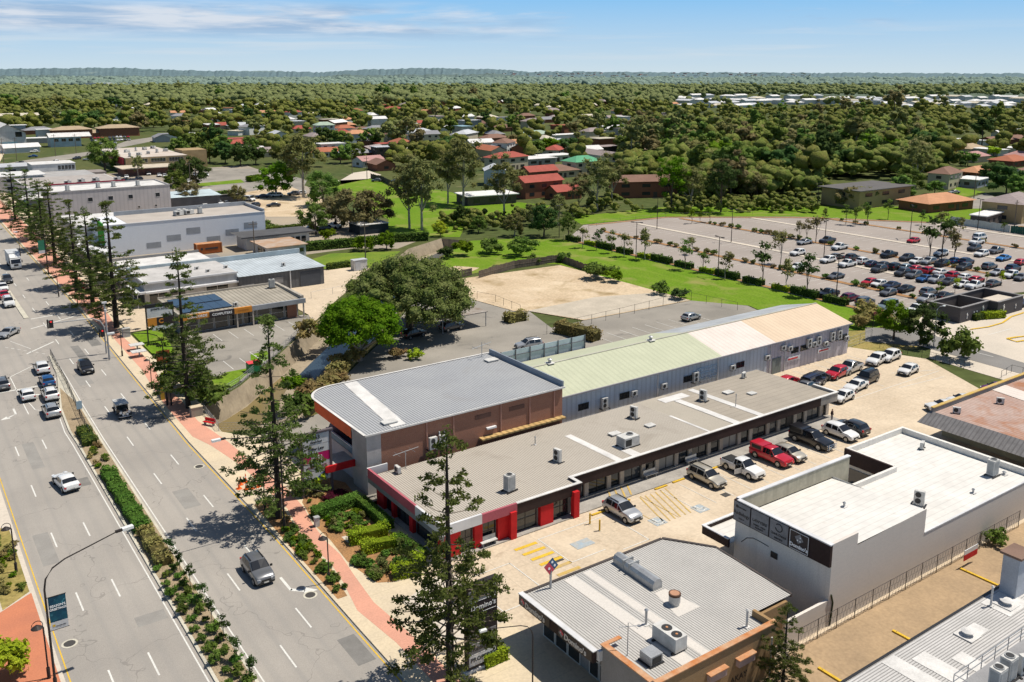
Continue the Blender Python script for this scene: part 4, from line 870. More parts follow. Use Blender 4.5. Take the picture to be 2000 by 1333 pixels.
# ------------------------------------------------------------------ silver roofed building at the southern corner
K = bld('silver_roofed_building', 'building with silver ribbed roof and railed platform of air conditioners', 'building', 64, 26)
part('wall', K, MB(greyrender).prism([(48.5, 14), (95, 14), (95, 31.4), (48.5, 31.4)], 0, 3.7))
rk = MB(br_roof, strip_white, beigeroof)
rk.sheet([(40, 10), (96, 10), (96, 32.2), (40, 32.2)], 3.9, 0)
for a in ((56.6, 58.2, 27.2, 31.0), (59.0, 60.4, 27, 29.4), (62.2, 64.6, 29.6, 30.8), (67.6, 70.8, 29.6, 31.9), (54.5, 56, 28, 32)): rk.face([(a[0], a[2], 3.93), (a[1], a[2], 3.93), (a[1], a[3], 3.93), (a[0], a[3], 3.93)], 1)
part('roof', K, rk); part('gutter', K, MB(blackp).box(40, 96, 32.2, 32.4, 3.7, 3.95))
part('chimney', K, MB(M('bluish_white_render', (.52, .55, .60), .8), M('chimney_cap', (.26, .17, .13), .8)).box(70.4, 72.2, 30.6, 31.9, 3.9, 7.3, 0).box(70.2, 72.4, 30.4, 32.1, 7.3, 7.5, 1))
pf = thing('plant_platform', 'railed steel platform carrying air conditioners on the silver roof', 'platform', (59, 25.6, 3.9))
part('deck', pf, MB(M('mesh_deck', (.36, .36, .37), .6, metal=.4)).box(55.4, 66.2, 23.8, 27.3, 4.25, 4.35))
for x in (56, 59.5, 63, 65.8): part('leg', pf, MB(galv).box(x - .05, x + .05, 24, 24.1, 3.9, 4.25).box(x - .05, x + .05, 27, 27.1, 3.9, 4.25))
rl = MB(galv)
for y in (23.8, 27.3):
    for z in (4.85, 5.4): rl.tube([(55.4, y, z), (66.2, y, z)], .035, 5)
    for i in range(7): rl.tube([(55.4 + i * 1.8, y, 4.3), (55.4 + i * 1.8, y, 5.4)], .035, 5)
for x in (55.4, 66.2):
    for z in (4.85, 5.4): rl.tube([(x, 23.8, z), (x, 27.3, z)], .035, 5)
part('railing', pf, rl)
for i, (x, y, k, lb) in enumerate([(57.6, 25.5, 'tower', 'first big-fan air conditioner on the railed roof platform'), (59.4, 25.7, 'tower', 'second big-fan air conditioner on the railed roof platform'), (60.9, 25.3, 'tall', 'slim air conditioner behind the big-fan pair on the roof platform'), (62.6, 25.7, 'tall', 'white air conditioner in the middle of the roof platform'), (64.6, 26.0, 'tall', 'last white air conditioner at the far end of the roof platform')]): ac(k, x, y, 4.35, R(-20) if k == 'tall' else 0, lb)
vent(62.6, 30.2, 3.95, 'squat white vent cowl alone on the silver roof', .35, .3, strip_white); vent(69.0, 30.6, 3.95, 'squat white vent cowl beside the chimney', .35, .3, strip_white); vent(67.8, 31.2, 3.95, 'tall white vent pipe near the chimney', 1.6, .08, strip_white)
# ------------------------------------------------------------------ rusty-roofed building to the east
Q = bld('rusty_roofed_building', 'low building with rust-stained roof and grey skirt roof edge', 'building', 115, 45)
part('wall', Q, MB(M('olive_wall', (.42, .39, .27), .85)).box(106.2, 140, 28, 57.2, 0, 2.9))
part('roof', Q, MB(rustroof, whiteroof).face([(103.6, 28, 3.9), (140, 28, 4.0), (140, 57.0, 4.0), (103.6, 57.0, 3.9)], 0).face([(114.5, 40, 3.99), (117.5, 40, 4.0), (120.5, 57.0, 4.0), (117.2, 57.0, 3.99)], 1))
part('skirt_roof', Q, MB(M('grey_skirt', (.26, .25, .25), .8, ribs=('Y', .5, .4), scale=1.0)).face([(101.6, 28, 2.75), (103.5, 28, 3.97), (103.5, 57.5, 3.97), (101.6, 58.0, 2.75)][::-1]).face([(101.6, 58.0, 2.75), (103.5, 57.5, 3.97), (106.2, 57.5, 3.0)]))
part('parapet', Q, MB(M('parapet_grey', (.32, .31, .30), .8), yellow2).box(103.5, 140, 57.1, 57.4, 2.8, 4.4, 0).box(103.5, 140, 57.05, 57.5, 4.4, 4.5, 1))
for y0, y1 in ((54.8, 56.6), (50.4, 52.6), (47, 48), (43, 44)): win(Q, 'W', y0, y1, 106.2, 1.2, 2.4, 1, pm=glass, fm=framew)
ac('box', 105.4, 55.2, 3.95, R(-60), 'small air conditioner at the corner of the rusty roof'); ac('box', 113.0, 53.8, 3.98, R(-60), 'second small air conditioner further along the rusty roof')
# ------------------------------------------------------------------ dark amenities block
A_ = bld('amenities_block', 'dark grey roofless block of amenities with white pictograms by the car park', 'amenities block', 168, 86)
dkw = M('charcoal_wall', (.085, .08, .085), .85, c2=(.065, .06, .065), scale=.5, brick=((.075, .07, .075), (.10, .095, .10), 2.2))
part('wall', A_, MB(dkw, pale).box(158.8, 159.1, 84.4, 90.5, 0, 2.9).box(159.1, 168.6, 84.4, 84.7, 0, 2.9).box(159.1, 180.0, 90.2, 90.5, 0, 2.9).box(168.3, 168.6, 84.7, 90.2, 0, 2.9).box(168.6, 168.9, 82.7, 84.7, 0, 2.9).box(168.9, 178.0, 82.7, 83.0, 0, 2.9).box(177.7, 178.0, 83.0, 90.2, 0, 2.9))
part('roof_slab', A_, MB(pale).box(171.5, 177.6, 83.1, 87.2, 2.2, 2.35)); part('capping', A_, MB(M('grey_cap', (.30, .29, .29), .7)).box(158.7, 168.7, 84.3, 84.8, 2.9, 2.98).box(168.7, 178.1, 82.6, 83.1, 2.9, 2.98).box(158.7, 178.1, 90.1, 90.6, 2.9, 2.98).box(158.7, 159.2, 84.8, 90.1, 2.9, 2.98).box(177.6, 178.1, 83.1, 90.1, 2.9, 2.98).box(168.2, 168.7, 84.8, 90.1, 2.9, 2.975))
pg = MB(letw)
def person_picto(x, y, z, s, lean=0):
    pg.tube([(x, y, z + 1.45 * s), (x, y - .02, z + 1.45 * s)], .13 * s, 8); pg.tube([(x, y, z + .6 * s), (x, y, z + 1.25 * s)], .12 * s, 5); pg.tube([(x, y, z + .6 * s), (x - .25 * s, y, z)], .07 * s, 4); pg.tube([(x, y, z + .6 * s), (x + .25 * s, y, z)], .07 * s, 4); pg.tube([(x, y, z + 1.15 * s), (x + .4 * s, y, z + .9 * s)], .06 * s, 4); pg.tube([(x, y, z + 1.15 * s), (x - .3 * s, y, z + 1.3 * s)], .06 * s, 4)
person_picto(161.2, 84.36, .6, .7); person_picto(166.6, 84.36, .9, .9); person_picto(170.8, 82.66, .7, 1.0); person_picto(175.3, 82.66, .8, .6)
for x in (163.5, 164.5): pg.tube([(x, 84.36, 1.5), (x, 84.34, 1.5)], .16, 8)
part('pictograms', A_, pg)
# ------------------------------------------------------------------ west side of the photograph: shops along the street
C = bld('computer_shop', 'low computer shop with solar panels, ribbed roof and black sign fascia', 'shop', 51, 163)
part('wall', C, MB(greyrender, tanbrick, conc).box(40.6, 62.0, 158.0, 170.2, 0, 3.3, 0).box(62.0, 63.0, 156.6, 158.0, 0, .3, 2))
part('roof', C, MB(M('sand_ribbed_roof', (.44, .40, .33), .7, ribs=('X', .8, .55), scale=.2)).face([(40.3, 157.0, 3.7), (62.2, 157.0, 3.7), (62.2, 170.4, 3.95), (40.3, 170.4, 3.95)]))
part('parapet', C, MB(M('parapet_stone', (.46, .42, .36), .85)).box(62.2, 62.8, 157.0, 170.4, 3.3, 4.3).box(40.0, 62.8, 170.4, 170.7, 3.3, 4.3).box(40.0, 40.3, 157.0, 170.4, 3.3, 4.1))
cf = part('fascia', C, MB(M('blue_grey_fascia', (.38, .40, .43), .7), domblack, plain('amber_sign', (.62, .24, .03), .6), whitef).box(40.0, 45.2, 156.6, 157.0, 2.9, 3.8, 2).box(45.2, 49.6, 156.5, 157.0, 2.75, 3.75, 1).box(49.6, 52.8, 156.5, 157.0, 2.8, 3.8, 2).box(52.8, 63.0, 156.6, 157.0, 2.9, 3.75, 0))
text('CONCORDE', .6, cf, (43.1, 156.58, 3.35), ROT_S, letw, bold=.015); text('COMPUTERS', .62, cf, (47.4, 156.48, 3.25), ROT_S, letw, bold=.015); text('SALES AND SERVICE', .22, cf, (51.2, 156.48, 3.3), ROT_S, plain('brown_letters', (.25, .08, .02), .6))
for x in (40.6, 50.0, 52.9, 62.5): part('column', C, MB(pilast).box(x, x + .22, 156.7, 156.95, 0, 2.85))
for i in range(8): win(C, 'S', 41.2 + i * 2.6, 43.6 + i * 2.6, 158.0, .3, 2.7, 0, pm=glass, trans=1, fm=framew)
part('brick_pier', C, MB(brick).box(59.8, 61.6, 157.7, 158.0, 0, 3.0))
so = thing('solar_array', 'dark blue solar panels on the computer shop roof', 'solar panels', (45, 163, 3.8))
for i in range(5):
    for j in range(2): part('panel', so, MB(plain('solar_blue', (.035, .055, .09), .25), acg).box(41.2 + i * 1.75, 42.9 + i * 1.75, 158.2 + j * 5.4, 163.4 + j * 5.4, 3.88 + j * .08, 3.95 + j * .08))
ac('box', 50.4, 158.2, 3.75, R(20), 'small air conditioner at the solar panel edge of the computer shop'); ac('tower', 60.6, 167.4, 3.95, 0, 'tall air conditioner at the back corner of the computer shop roof')
V = bld('blue_grey_warehouse', 'white shopfront with long blue-grey ribbed roof and dark roller door', 'warehouse', 58, 187)
part('front_wall', V, MB(M('off_white_render', (.58, .56, .54), .85, streak=.3), greyrender).box(40.3, 58.4, 181.2, 195.2, 0, 4.9, 0))
part('rear_wall', V, MB(M('slate_wall', (.16, .165, .175), .85, ribs=('X', .8, .2))).box(58.4, 77.0, 180.4, 195.0, 0, 3.9))
part('awning', V, MB(whitef, soffit).box(38.6, 40.3, 180.6, 195.6, 2.9, 3.3).box(40.3, 58.4, 180.3, 181.2, 2.9, 3.25))
for x in (38.8,): 
    for y in (181.0, 184.6, 188.2, 191.8, 195.2): part('awning_post', V, MB(whitef).box(x, x + .12, y, y + .12, 0, 2.9))
part('front_roof', V, MB(M('pale_pan_flat', (.62, .60, .56), .7, scale=.3)).sheet([(40.6, 181.4), (58.3, 181.4), (58.3, 195.0), (40.6, 195.0)], 4.7))
part('front_parapet', V, MB(whitef).box(40.2, 58.6, 181.0, 181.35, 4.7, 5.05).box(40.2, 40.55, 181.35, 195.4, 4.7, 5.05))
part('rear_roof', V, MB(M('ice_blue_roof', (.56, .62, .66), .6, ribs=('X', .75, .35))).face([(58.4, 180.1, 4.0), (77.4, 180.1, 4.0), (77.4, 195.0, 4.45), (58.4, 195.0, 4.45)]))
part('rear_parapet', V, MB(M('ice_blue_wall', (.46, .54, .58), .7)).box(40.2, 77.6, 195.1, 195.5, 3.9, 5.5))
part('roller_door', V, MB(M('roller_slate', (.10, .11, .13), .6, lines=[('Z', .25, .04, .5)])).box(71.6, 76.2, 180.3, 180.4, 0, 3.3))
part('window_mural', V, MB(signgrey).box(64.8, 67.8, 180.33, 180.4, 1.6, 2.9).box(58.9, 61.6, 180.33, 180.4, .8, 2.2)); part('downpipe', V, MB(whitef).box(69.3, 69.5, 180.2, 180.4, 0, 3.9))
for a0, a1 in ((41, 44.5), (45, 48), (52, 56.5)): win(V, 'S', a0, a1, 181.2, .4, 2.7, 1, fm=framew)
for a0, a1 in ((181.8, 185), (185.4, 189), (189.4, 194)): win(V, 'W', a0, a1, 40.3, .4, 2.7, 1, fm=framem)
for x, y, z, lb in ((52.5, 188.5, 4.72, 'left air conditioner on the white front roof'), (53.6, 184.6, 4.72, 'front air conditioner on the white front roof'), (57.8, 186.2, 4.72, 'air conditioner at the join of the white and blue roofs'), (69.6, 184.6, 4.15, 'air conditioner alone on the ice-blue roof')): ac('box', x, y, z, R(20), lb)
t = bld('low_white_shop', 'low flat white-roofed shop behind the blue-grey warehouse', 'shop', 50, 207); part('wall', t, MB(whitewall).box(41.0, 59.5, 199.5, 211.5, 0, 3.8)); part('roof', t, MB(strip_white).box(40.8, 59.7, 199.3, 211.7, 3.8, 3.95)); part('parapet', t, MB(greyrender).box(40.8, 59.7, 211.7, 212.0, 3.6, 4.5).box(59.7, 63, 202, 210, 0, 3.4)); part('awning', t, MB(whitef).box(38.0, 41.0, 199.5, 211.5, 2.8, 3.1)); win(t, 'W', 200.5, 205, 41.0, .4, 2.6, 1); win(t, 'W', 206, 211, 41.0, .4, 2.6, 1)
W2 = bld('painted_block_building', 'large blockwork building with weathered pale blue side wall and green street panel', 'building', 66, 244)
part('wall', W2, MB(whiteblock, whitef).box(44.5, 84.8, 236.6, 252.0, 0, 8.1, 0)); part('roof', W2, MB(M('stained_flat_roof', (.50, .45, .40), .85, c2=(.42, .38, .34), scale=.2)).sheet([(50, 236.9), (84.5, 236.9), (84.5, 251.7), (50, 251.7)], 8.14)); part('parapet', W2, MB(M('parapet_blue_grey', (.40, .43, .47), .85), whitef).box(50, 84.9, 251.7, 252.1, 8.1, 9.2, 0).box(84.5, 84.9, 236.9, 251.7, 8.1, 8.9, 0).box(44.4, 84.9, 236.5, 236.9, 8.1, 8.25, 1))
part('green_panel', W2, MB(M('green_sign', (.05, .38, .03), .7, scale=.8)).box(44.2, 44.5, 237.5, 243.5, 2.5, 8.6)); part('front_block', W2, MB(whitewall, strip_white).box(40.5, 44.2, 252.2, 274, 0, 6.2, 0).box(44.2, 62, 252.2, 274, 0, 6.0, 1)); part('awning', W2, MB(whitef).box(38.6, 44.5, 228, 252, 2.9, 3.2))
for k in range(6): part('stain_patch', W2, MB(M('grey_patch', (.36, .38, .41), .9)).box(54 + k * 5, 57.5 + k * 5, 236.56, 236.6, 1.5 + (k % 3) * 1.3, 2.9 + (k % 3) * 1.4))
for i, (x, y, k) in enumerate([(64.0, 243, 'pack'), (66.8, 243.5, 'pack'), (65.5, 246, 'pack'), (69.6, 243.2, 'tower')]): ac(k, x, y, 8.15, R(15), ['left', 'middle', 'rear', 'last'][i] + ' unit of the air conditioner cluster on the painted block building')
t = thing('shipping_container', 'rusty orange shipping container beside the pale blue blockwork wall', 'container', (67, 229, 0)); orng = M('rusty_orange_steel', (.42, .13, .04), .75, c2=(.34, .10, .035), ribs=('X', .3, .3))
part('box_body', t, MB(orng).box(63.9, 70.2, 228.2, 230.8, .15, 2.6)); part('roof_panel', t, MB(rustcap).box(63.95, 70.15, 228.25, 230.75, 2.6, 2.66)); part('stencil', t, MB(letk).box(66.0, 69.2, 228.14, 228.19, 1.2, 1.6).box(64.9, 65.4, 228.14, 228.19, 1.1, 1.7)); part('corner_post', t, MB(rustcap).box(63.85, 64.0, 228.1, 228.25, 0, 2.68).box(70.1, 70.25, 228.1, 228.25, 0, 2.68))
t = bld('site_office', 'small white office hut with flat rust-stained roof', 'hut', 80, 217); part('wall', t, MB(whitewall, greyrender).box(76.3, 86, 212, 223, 0, 2.9)); part('roof', t, MB(M('rust_stained_flat', (.48, .40, .33), .8, c2=(.42, .24, .13), scale=.4)).box(75.8, 86.5, 211.6, 223.5, 2.9, 3.1)); [win(t, 'S', 77 + i * 2.2, 78.8 + i * 2.2, 212, 1.2, 2.2, 0) for i in range(4)]; win(t, 'W', 214, 219, 76.3, .3, 2.4, 1)
t = bld('skillion_office', 'low white skillion-roofed office with dark roof edge beyond the warehouse', 'office', 84, 229); part('wall', t, MB(whitewall).box(76, 93, 226.5, 234, 0, 3.3)); part('roof', t, MB(M('dark_edge_roof', (.12, .12, .125), .7)).face([(74.5, 225.5, 3.7), (94.5, 225.5, 3.5), (94.5, 235, 3.5), (74.5, 235, 3.7)]).box(74.4, 94.6, 225.4, 225.6, 3.35, 3.72)); [win(t, 'S', 86 + i * 1.6, 87.2 + i * 1.6, 226.5, 1.0, 2.4, 0) for i in range(4)]
t = bld('dark_shed', 'dark shed with white flat roof in the hedged yard', 'shed', 109, 229); gx, gy = G(722, 458); part('wall', t, MB(M('navy_shed', (.03, .04, .05), .7)).box(gx - 3, gx + 6, gy, gy + 7, 0, 2.7)); part('roof', t, MB(strip_white).box(gx - 3.2, gx + 6.2, gy - .2, gy + 7.2, 2.7, 2.85)); t.location = (gx, gy, 0); [setattr(c, 'location', Vector((109 - gx, 229 - gy, 0))) for c in t.children]
t = bld('utility_cabinet', 'white rectangular electricity cabinet beside the hedged lawn', 'cabinet', 89, 189); part('body', t, MB(whitewall).box(87.7, 91.0, 188.0, 189.8, 0, 2.5)); part('lid', t, MB(M('cab_lid', (.55, .57, .60), .6)).box(87.6, 91.1, 187.9, 189.9, 2.5, 2.62)); part('door', t, MB(M('cab_door', (.60, .61, .64), .6)).box(88.0, 89.3, 187.95, 188.0, .2, 2.3))
P4 = bld('pinkish_grey_building', 'tall windowed pinkish grey building behind the blockwork building', 'building', 60, 305)
part('wall', P4, MB(pinkgrey).box(42.5, 76.6, 298.5, 316, 0, 9.6)); part('roof', P4, MB(strip_white).sheet([(43, 299), (76.2, 299), (76.2, 315.6), (43, 315.6)], 9.64)); part('parapet', P4, MB(M('lilac_cap', (.48, .46, .46), .8)).box(42.4, 76.7, 298.4, 298.8, 9.6, 10.0).box(76.2, 76.7, 298.8, 316, 9.6, 9.95).box(42.4, 76.7, 315.6, 316.0, 9.6, 10.0)); [win(P4, 'S', 45.5 + x, 46.9 + x, 298.5, 6.3, 7.6, 0, fm=framew) for x in (0.5, 6.8, 12.6, 18.4, 26.5)]; [win(P4, 'S', x, x + .7, 298.5, 3.2, 3.9, 0, fm=framew) for x in (66.5, 71.6)]
for i, (x, y) in enumerate([(47.5, 302), (56.5, 304), (61, 304), (68, 303)]): ac('tower', x, y, 9.65, R(30), ['first', 'second', 'third', 'fourth'][i] + ' air conditioner in the line on the pinkish grey building roof')
t = bld('red_fascia_building', 'flat-roofed building with a red parapet band behind the pinkish grey building', 'building', 60, 368); part('wall', t, MB(whitewall).box(42.5, 74, 350, 383, 0, 5.9)); part('roof', t, MB(M('taupe_roof', (.47, .43, .40), .85)).sheet([(43, 350.4), (73.5, 350.4), (73.5, 382.6), (43, 382.6)], 5.94)); part('parapet', t, MB(M('crimson_fascia', (.36, .03, .06), .7)).box(48, 74.2, 349.6, 350.3, 4.6, 6.7)); part('awning', t, MB(strip_white).box(38.5, 48, 340, 350, 3, 3.4))
for i, (x, y) in enumerate([(56, 354), (61, 357), (66, 358), (73, 356)]): ac('pack', x, y, 5.95, 0, ['first', 'second', 'third', 'fourth'][i] + ' rooftop air conditioner behind the red parapet')
t = bld('white_upper_floor_building', 'white two-storey building with a row of dark windows on its upper floor', 'building', 60, 418); part('wall', t, MB(whitewall).box(52.5, 68.5, 411, 424, 0, 8.1)); part('roof', t, MB(strip_white).box(52.3, 68.7, 410.8, 424.2, 8.1, 8.3)); part('lower_roof', t, MB(M('grey_low_roof', (.45, .44, .43), .8)).box(46, 72, 388, 410.7, 0, 5.2)); part('lean_to', t, MB(M('taupe_wall', (.33, .29, .27), .8)).box(69, 79, 405, 416, 0, 4.5)); [win(t, 'S', 62.0 + i * 1.3, 63.0 + i * 1.3, 411, 5.8, 7.4, 0) for i in range(5)]
t = bld('cream_shopping_block', 'cream shopping block with red side sign band and long flat roof', 'shopping block', 108, 450); part('wall', t, MB(M('cream_wall', (.55, .43, .25), .85), brick).box(94, 121, 438, 496, 0, 6.6)); part('roof', t, MB(M('cream_flat_roof', (.62, .57, .52), .85, c2=(.55, .47, .40), scale=.1)).box(93.6, 121.4, 437.6, 496.4, 6.6, 6.8)); part('sign_band', t, MB(domred, domblue).box(93.2, 93.6, 440, 470, 3.4, 6.4, 0).box(93.2, 93.6, 470, 490, 3.4, 6.4, 1)); part('awning', t, MB(M('cream_awning', (.66, .58, .46), .8)).box(88.5, 112, 421, 437.5, 3.2, 3.5)); part('lower_wall', t, MB(M('maroon_wall', (.22, .12, .10), .85)).box(90, 112, 424, 437, 0, 3.2)); part('tower', t, MB(M('ochre_wall', (.46, .33, .18), .85)).box(121.6, 133, 446.5, 460, 0, 8.2))
for k in range(3): win(t, 'S', 97 + k * 8, 103.5 + k * 8, 438, 4.2, 6.0, 4, fm=framew)
for i in range(10): ac('pack' if i % 3 else 'tower', 97 + (i * 5.3) % 22, 443 + i * 5.1, 6.85, R(40 * i), ['front-most', 'second', 'third', 'fourth', 'fifth', 'sixth', 'seventh', 'eighth', 'ninth', 'rear-most'][i] + ' rooftop unit on the cream shopping block')
t = bld('ice_blue_roofed_shed', 'low shed with pale blue roof behind dark hedge and wall', 'shed', 90, 318); part('wall', t, MB(M('slate_low', (.16, .16, .17), .8)).box(80.5, 96.5, 312, 324, 0, 3.6)); part('roof', t, MB(M('pale_blue_roof', (.56, .66, .70), .7)).face([(80, 311.5, 3.8), (97, 311.5, 3.6), (97, 325, 4.3), (80, 325, 4.3)]))
t = bld('dark_render_wall', 'long dark screen wall beside the parked white cars', 'wall', 98, 316); part('panel', t, MB(M('dark_screen', (.10, .10, .105), .9)).box(90, 106, 315.8, 316.1, 0, 3.0)); part('capping', t, MB(conc).box(89.9, 106.1, 315.7, 316.2, 3.0, 3.12))
t = bld('white_gabled_building', 'big white gabled building with one square window at the street bend', 'building', 68, 625); part('wall', t, MB(whitewall).box(58, 77, 614, 662, 0, 9)); part('gable', t, MB(whitewall).face([(58, 614, 9), (77, 614, 9), (77, 614, 9.3), (67.5, 614, 14.5)])); part('roof', t, MB(strip_white).face([(57, 613, 9.0), (67.5, 613, 14.7), (67.5, 663, 14.7), (57, 663, 9.0)]).face([(67.5, 613, 14.7), (78, 613, 9.0), (78, 663, 9.0), (67.5, 663, 14.7)])); win(t, 'S', 71.5, 75, 614, 7, 10, 1); part('blue_showroom', t, MB(plain('teal_glass', (.02, .12, .17), .2)).box(62, 70, 592, 603, 0, 5))
t = bld('blue_house', 'pale blue weatherboard house with white roof by the side street', 'house', 101, 620); part('wall', t, MB(M('pale_blue_boards', (.50, .60, .66), .8)).box(90, 107, 614, 626, 0, 6)); part('roof', t, MB(strip_white).face([(89, 613, 6), (113, 613, 6), (113, 620, 8.2), (89, 620, 8.2)]).face([(89, 620, 8.2), (113, 620, 8.2), (113, 627, 6), (89, 627, 6)])); [win(t, 'S', 92 + i * 4, 94.5 + i * 4, 614, 3.2, 5, 1, fm=framew) for i in range(4)]
# ------------------------------------------------------------------ vehicles
def paint(name, c, metal=0.25):
    if name in MATS: return MATS[name]
    m = plain(name, c, .28, metal, .5, .6); return m
PAINT = dict(white=paint('white_paint', (.74, .74, .73), 0), silver=paint('silver_paint', (.46, .47, .48), .45), grey=paint('grey_paint', (.17, .175, .185), .4), charcoal=paint('charcoal_paint', (.06, .063, .07), .3),
             black=paint('black_car_paint', (.012, .012, .014), .1), red=paint('red_car_paint', (.50, .012, .03), .1), blue=paint('blue_car_paint', (.02, .10, .28), .3), navy=paint('navy_paint', (.02, .03, .07), .3),
             champagne=paint('champagne_paint', (.50, .46, .38), .4), maroon=paint('maroon_paint', (.16, .01, .04), .2), purple=paint('purple_paint', (.14, .02, .13), .2), sky=paint('bright_blue_paint', (.03, .20, .52), .2), teal=paint('pale_blue_paint', (.30, .38, .42), .4))
carglass = plain('car_glass', (.012, .014, .017), .04, 0, .9); tyre = plain('tyre', (.015, .015, .015), .8); rim = plain('alloy_rim', (.42, .43, .44), .35, .7)
trim = plain('black_trim', (.02, .02, .02), .6); lampw = plain('headlamp', (.75, .76, .78), .15, .1, .8); lampr = plain('tail_lamp', (.45, .01, .015), .25, 0, .6); plate = plain('number_plate', (.70, .68, .62), .5); chrome = plain('chrome', (.7, .7, .7), .15, 1.0)
KINDS = {
 # length, width, height, ground clearance, stations (t, top z) rear->front, indices of: rear glass base, roof rear, B, roof front, cowl
 'suv': (4.5, 1.86, [(0, .72, .86), (.015, 1.0, .95), (.05, 1.08, .98), (.13, 1.60, .98), (.33, 1.68, 1), (.53, 1.65, 1), (.71, 1.10, 1), (.84, 1.06, .98), (.95, .93, .94), (.99, .72, .87), (1, .5, .82)]),
 'hatch': (4.15, 1.76, [(0, .70, .84), (.015, .95, .93), (.05, 1.0, .97), (.15, 1.40, .97), (.34, 1.48, 1), (.55, 1.45, 1), (.73, 1.0, 1), (.86, .94, .97), (.96, .80, .92), (.99, .64, .85), (1, .48, .8)]),
 'sedan': (4.75, 1.80, [(0, .68, .84), (.015, .93, .93), (.14, 1.0, .98), (.27, 1.38, .98), (.40, 1.44, 1), (.54, 1.42, 1), (.70, .98, 1), (.85, .91, .97), (.96, .78, .92), (.99, .62, .85), (1, .46, .8)]),
 'wagon': (4.7, 1.80, [(0, .72, .88), (.012, 1.0, .96), (.03, 1.05, .98), (.09, 1.58, .98), (.33, 1.64, 1), (.56, 1.60, 1), (.71, 1.05, 1), (.85, .99, .97), (.96, .85, .93), (.99, .66, .86), (1, .5, .8)]),
 'fourwd': (4.8, 1.88, [(0, .80, .92), (.01, 1.1, .97), (.025, 1.18, .98), (.06, 1.80, .98), (.33, 1.88, 1), (.60, 1.85, 1), (.70, 1.18, 1), (.86, 1.14, .98), (.965, 1.06, .96), (.99, .8, .92), (1, .58, .88)]),
 'van': (4.95, 1.92, [(0, .8, .93), (.008, 1.1, .97), (.02, 1.18, .98), (.05, 1.86, .98), (.33, 1.98, 1), (.68, 1.94, 1), (.84, 1.15, 1), (.92, 1.02, .98), (.97, .88, .95), (.99, .7, .9), (1, .5, .86)]),
 'ute': (5.3, 1.88, [(0, .78, .93), (.008, 1.12, .97), (.36, 1.14, .99), (.385, 1.76, .98), (.46, 1.82, 1), (.58, 1.79, 1), (.71, 1.16, 1), (.86, 1.11, .98), (.965, 1.0, .95), (.99, .78, .9), (1, .55, .86)]),
}
def car_sections(kind):
    L, W, st = KINDS[kind]; h = W / 2; secs = []
    belt = {'suv': 1.04, 'hatch': .94, 'sedan': .92, 'wagon': .98, 'fourwd': 1.12, 'van': 1.10, 'ute': 1.08}[kind]
    for k, (t, zt, wf) in enumerate(st):
        y = (t - .5) * L; w = h * wf; cab = 3 <= k <= 5
        zb = .30 if 0 < k < len(st) - 1 else .38
        b = min(belt, zt - .10 if not cab else belt)
        if cab: tw = h * .76; pts = [(w * .9, zb), (w, zb + .14), (w, (zb + b) / 2 + .08), (w * .965, b), (tw, zt - .07), (tw * .86, zt), (0, zt + .03)]
        else: tw = w * .93; pts = [(w * .9, zb), (w, zb + .1), (w, (zb + b) / 2 + .06), (w * .975, b), (tw, zt - .03), (tw * .84, zt), (0, zt + .03)]
        secs.append((y, [(-x, z) for x, z in pts] + [(x, z) for x, z in pts[-2::-1]]))
    return L, W, belt, secs
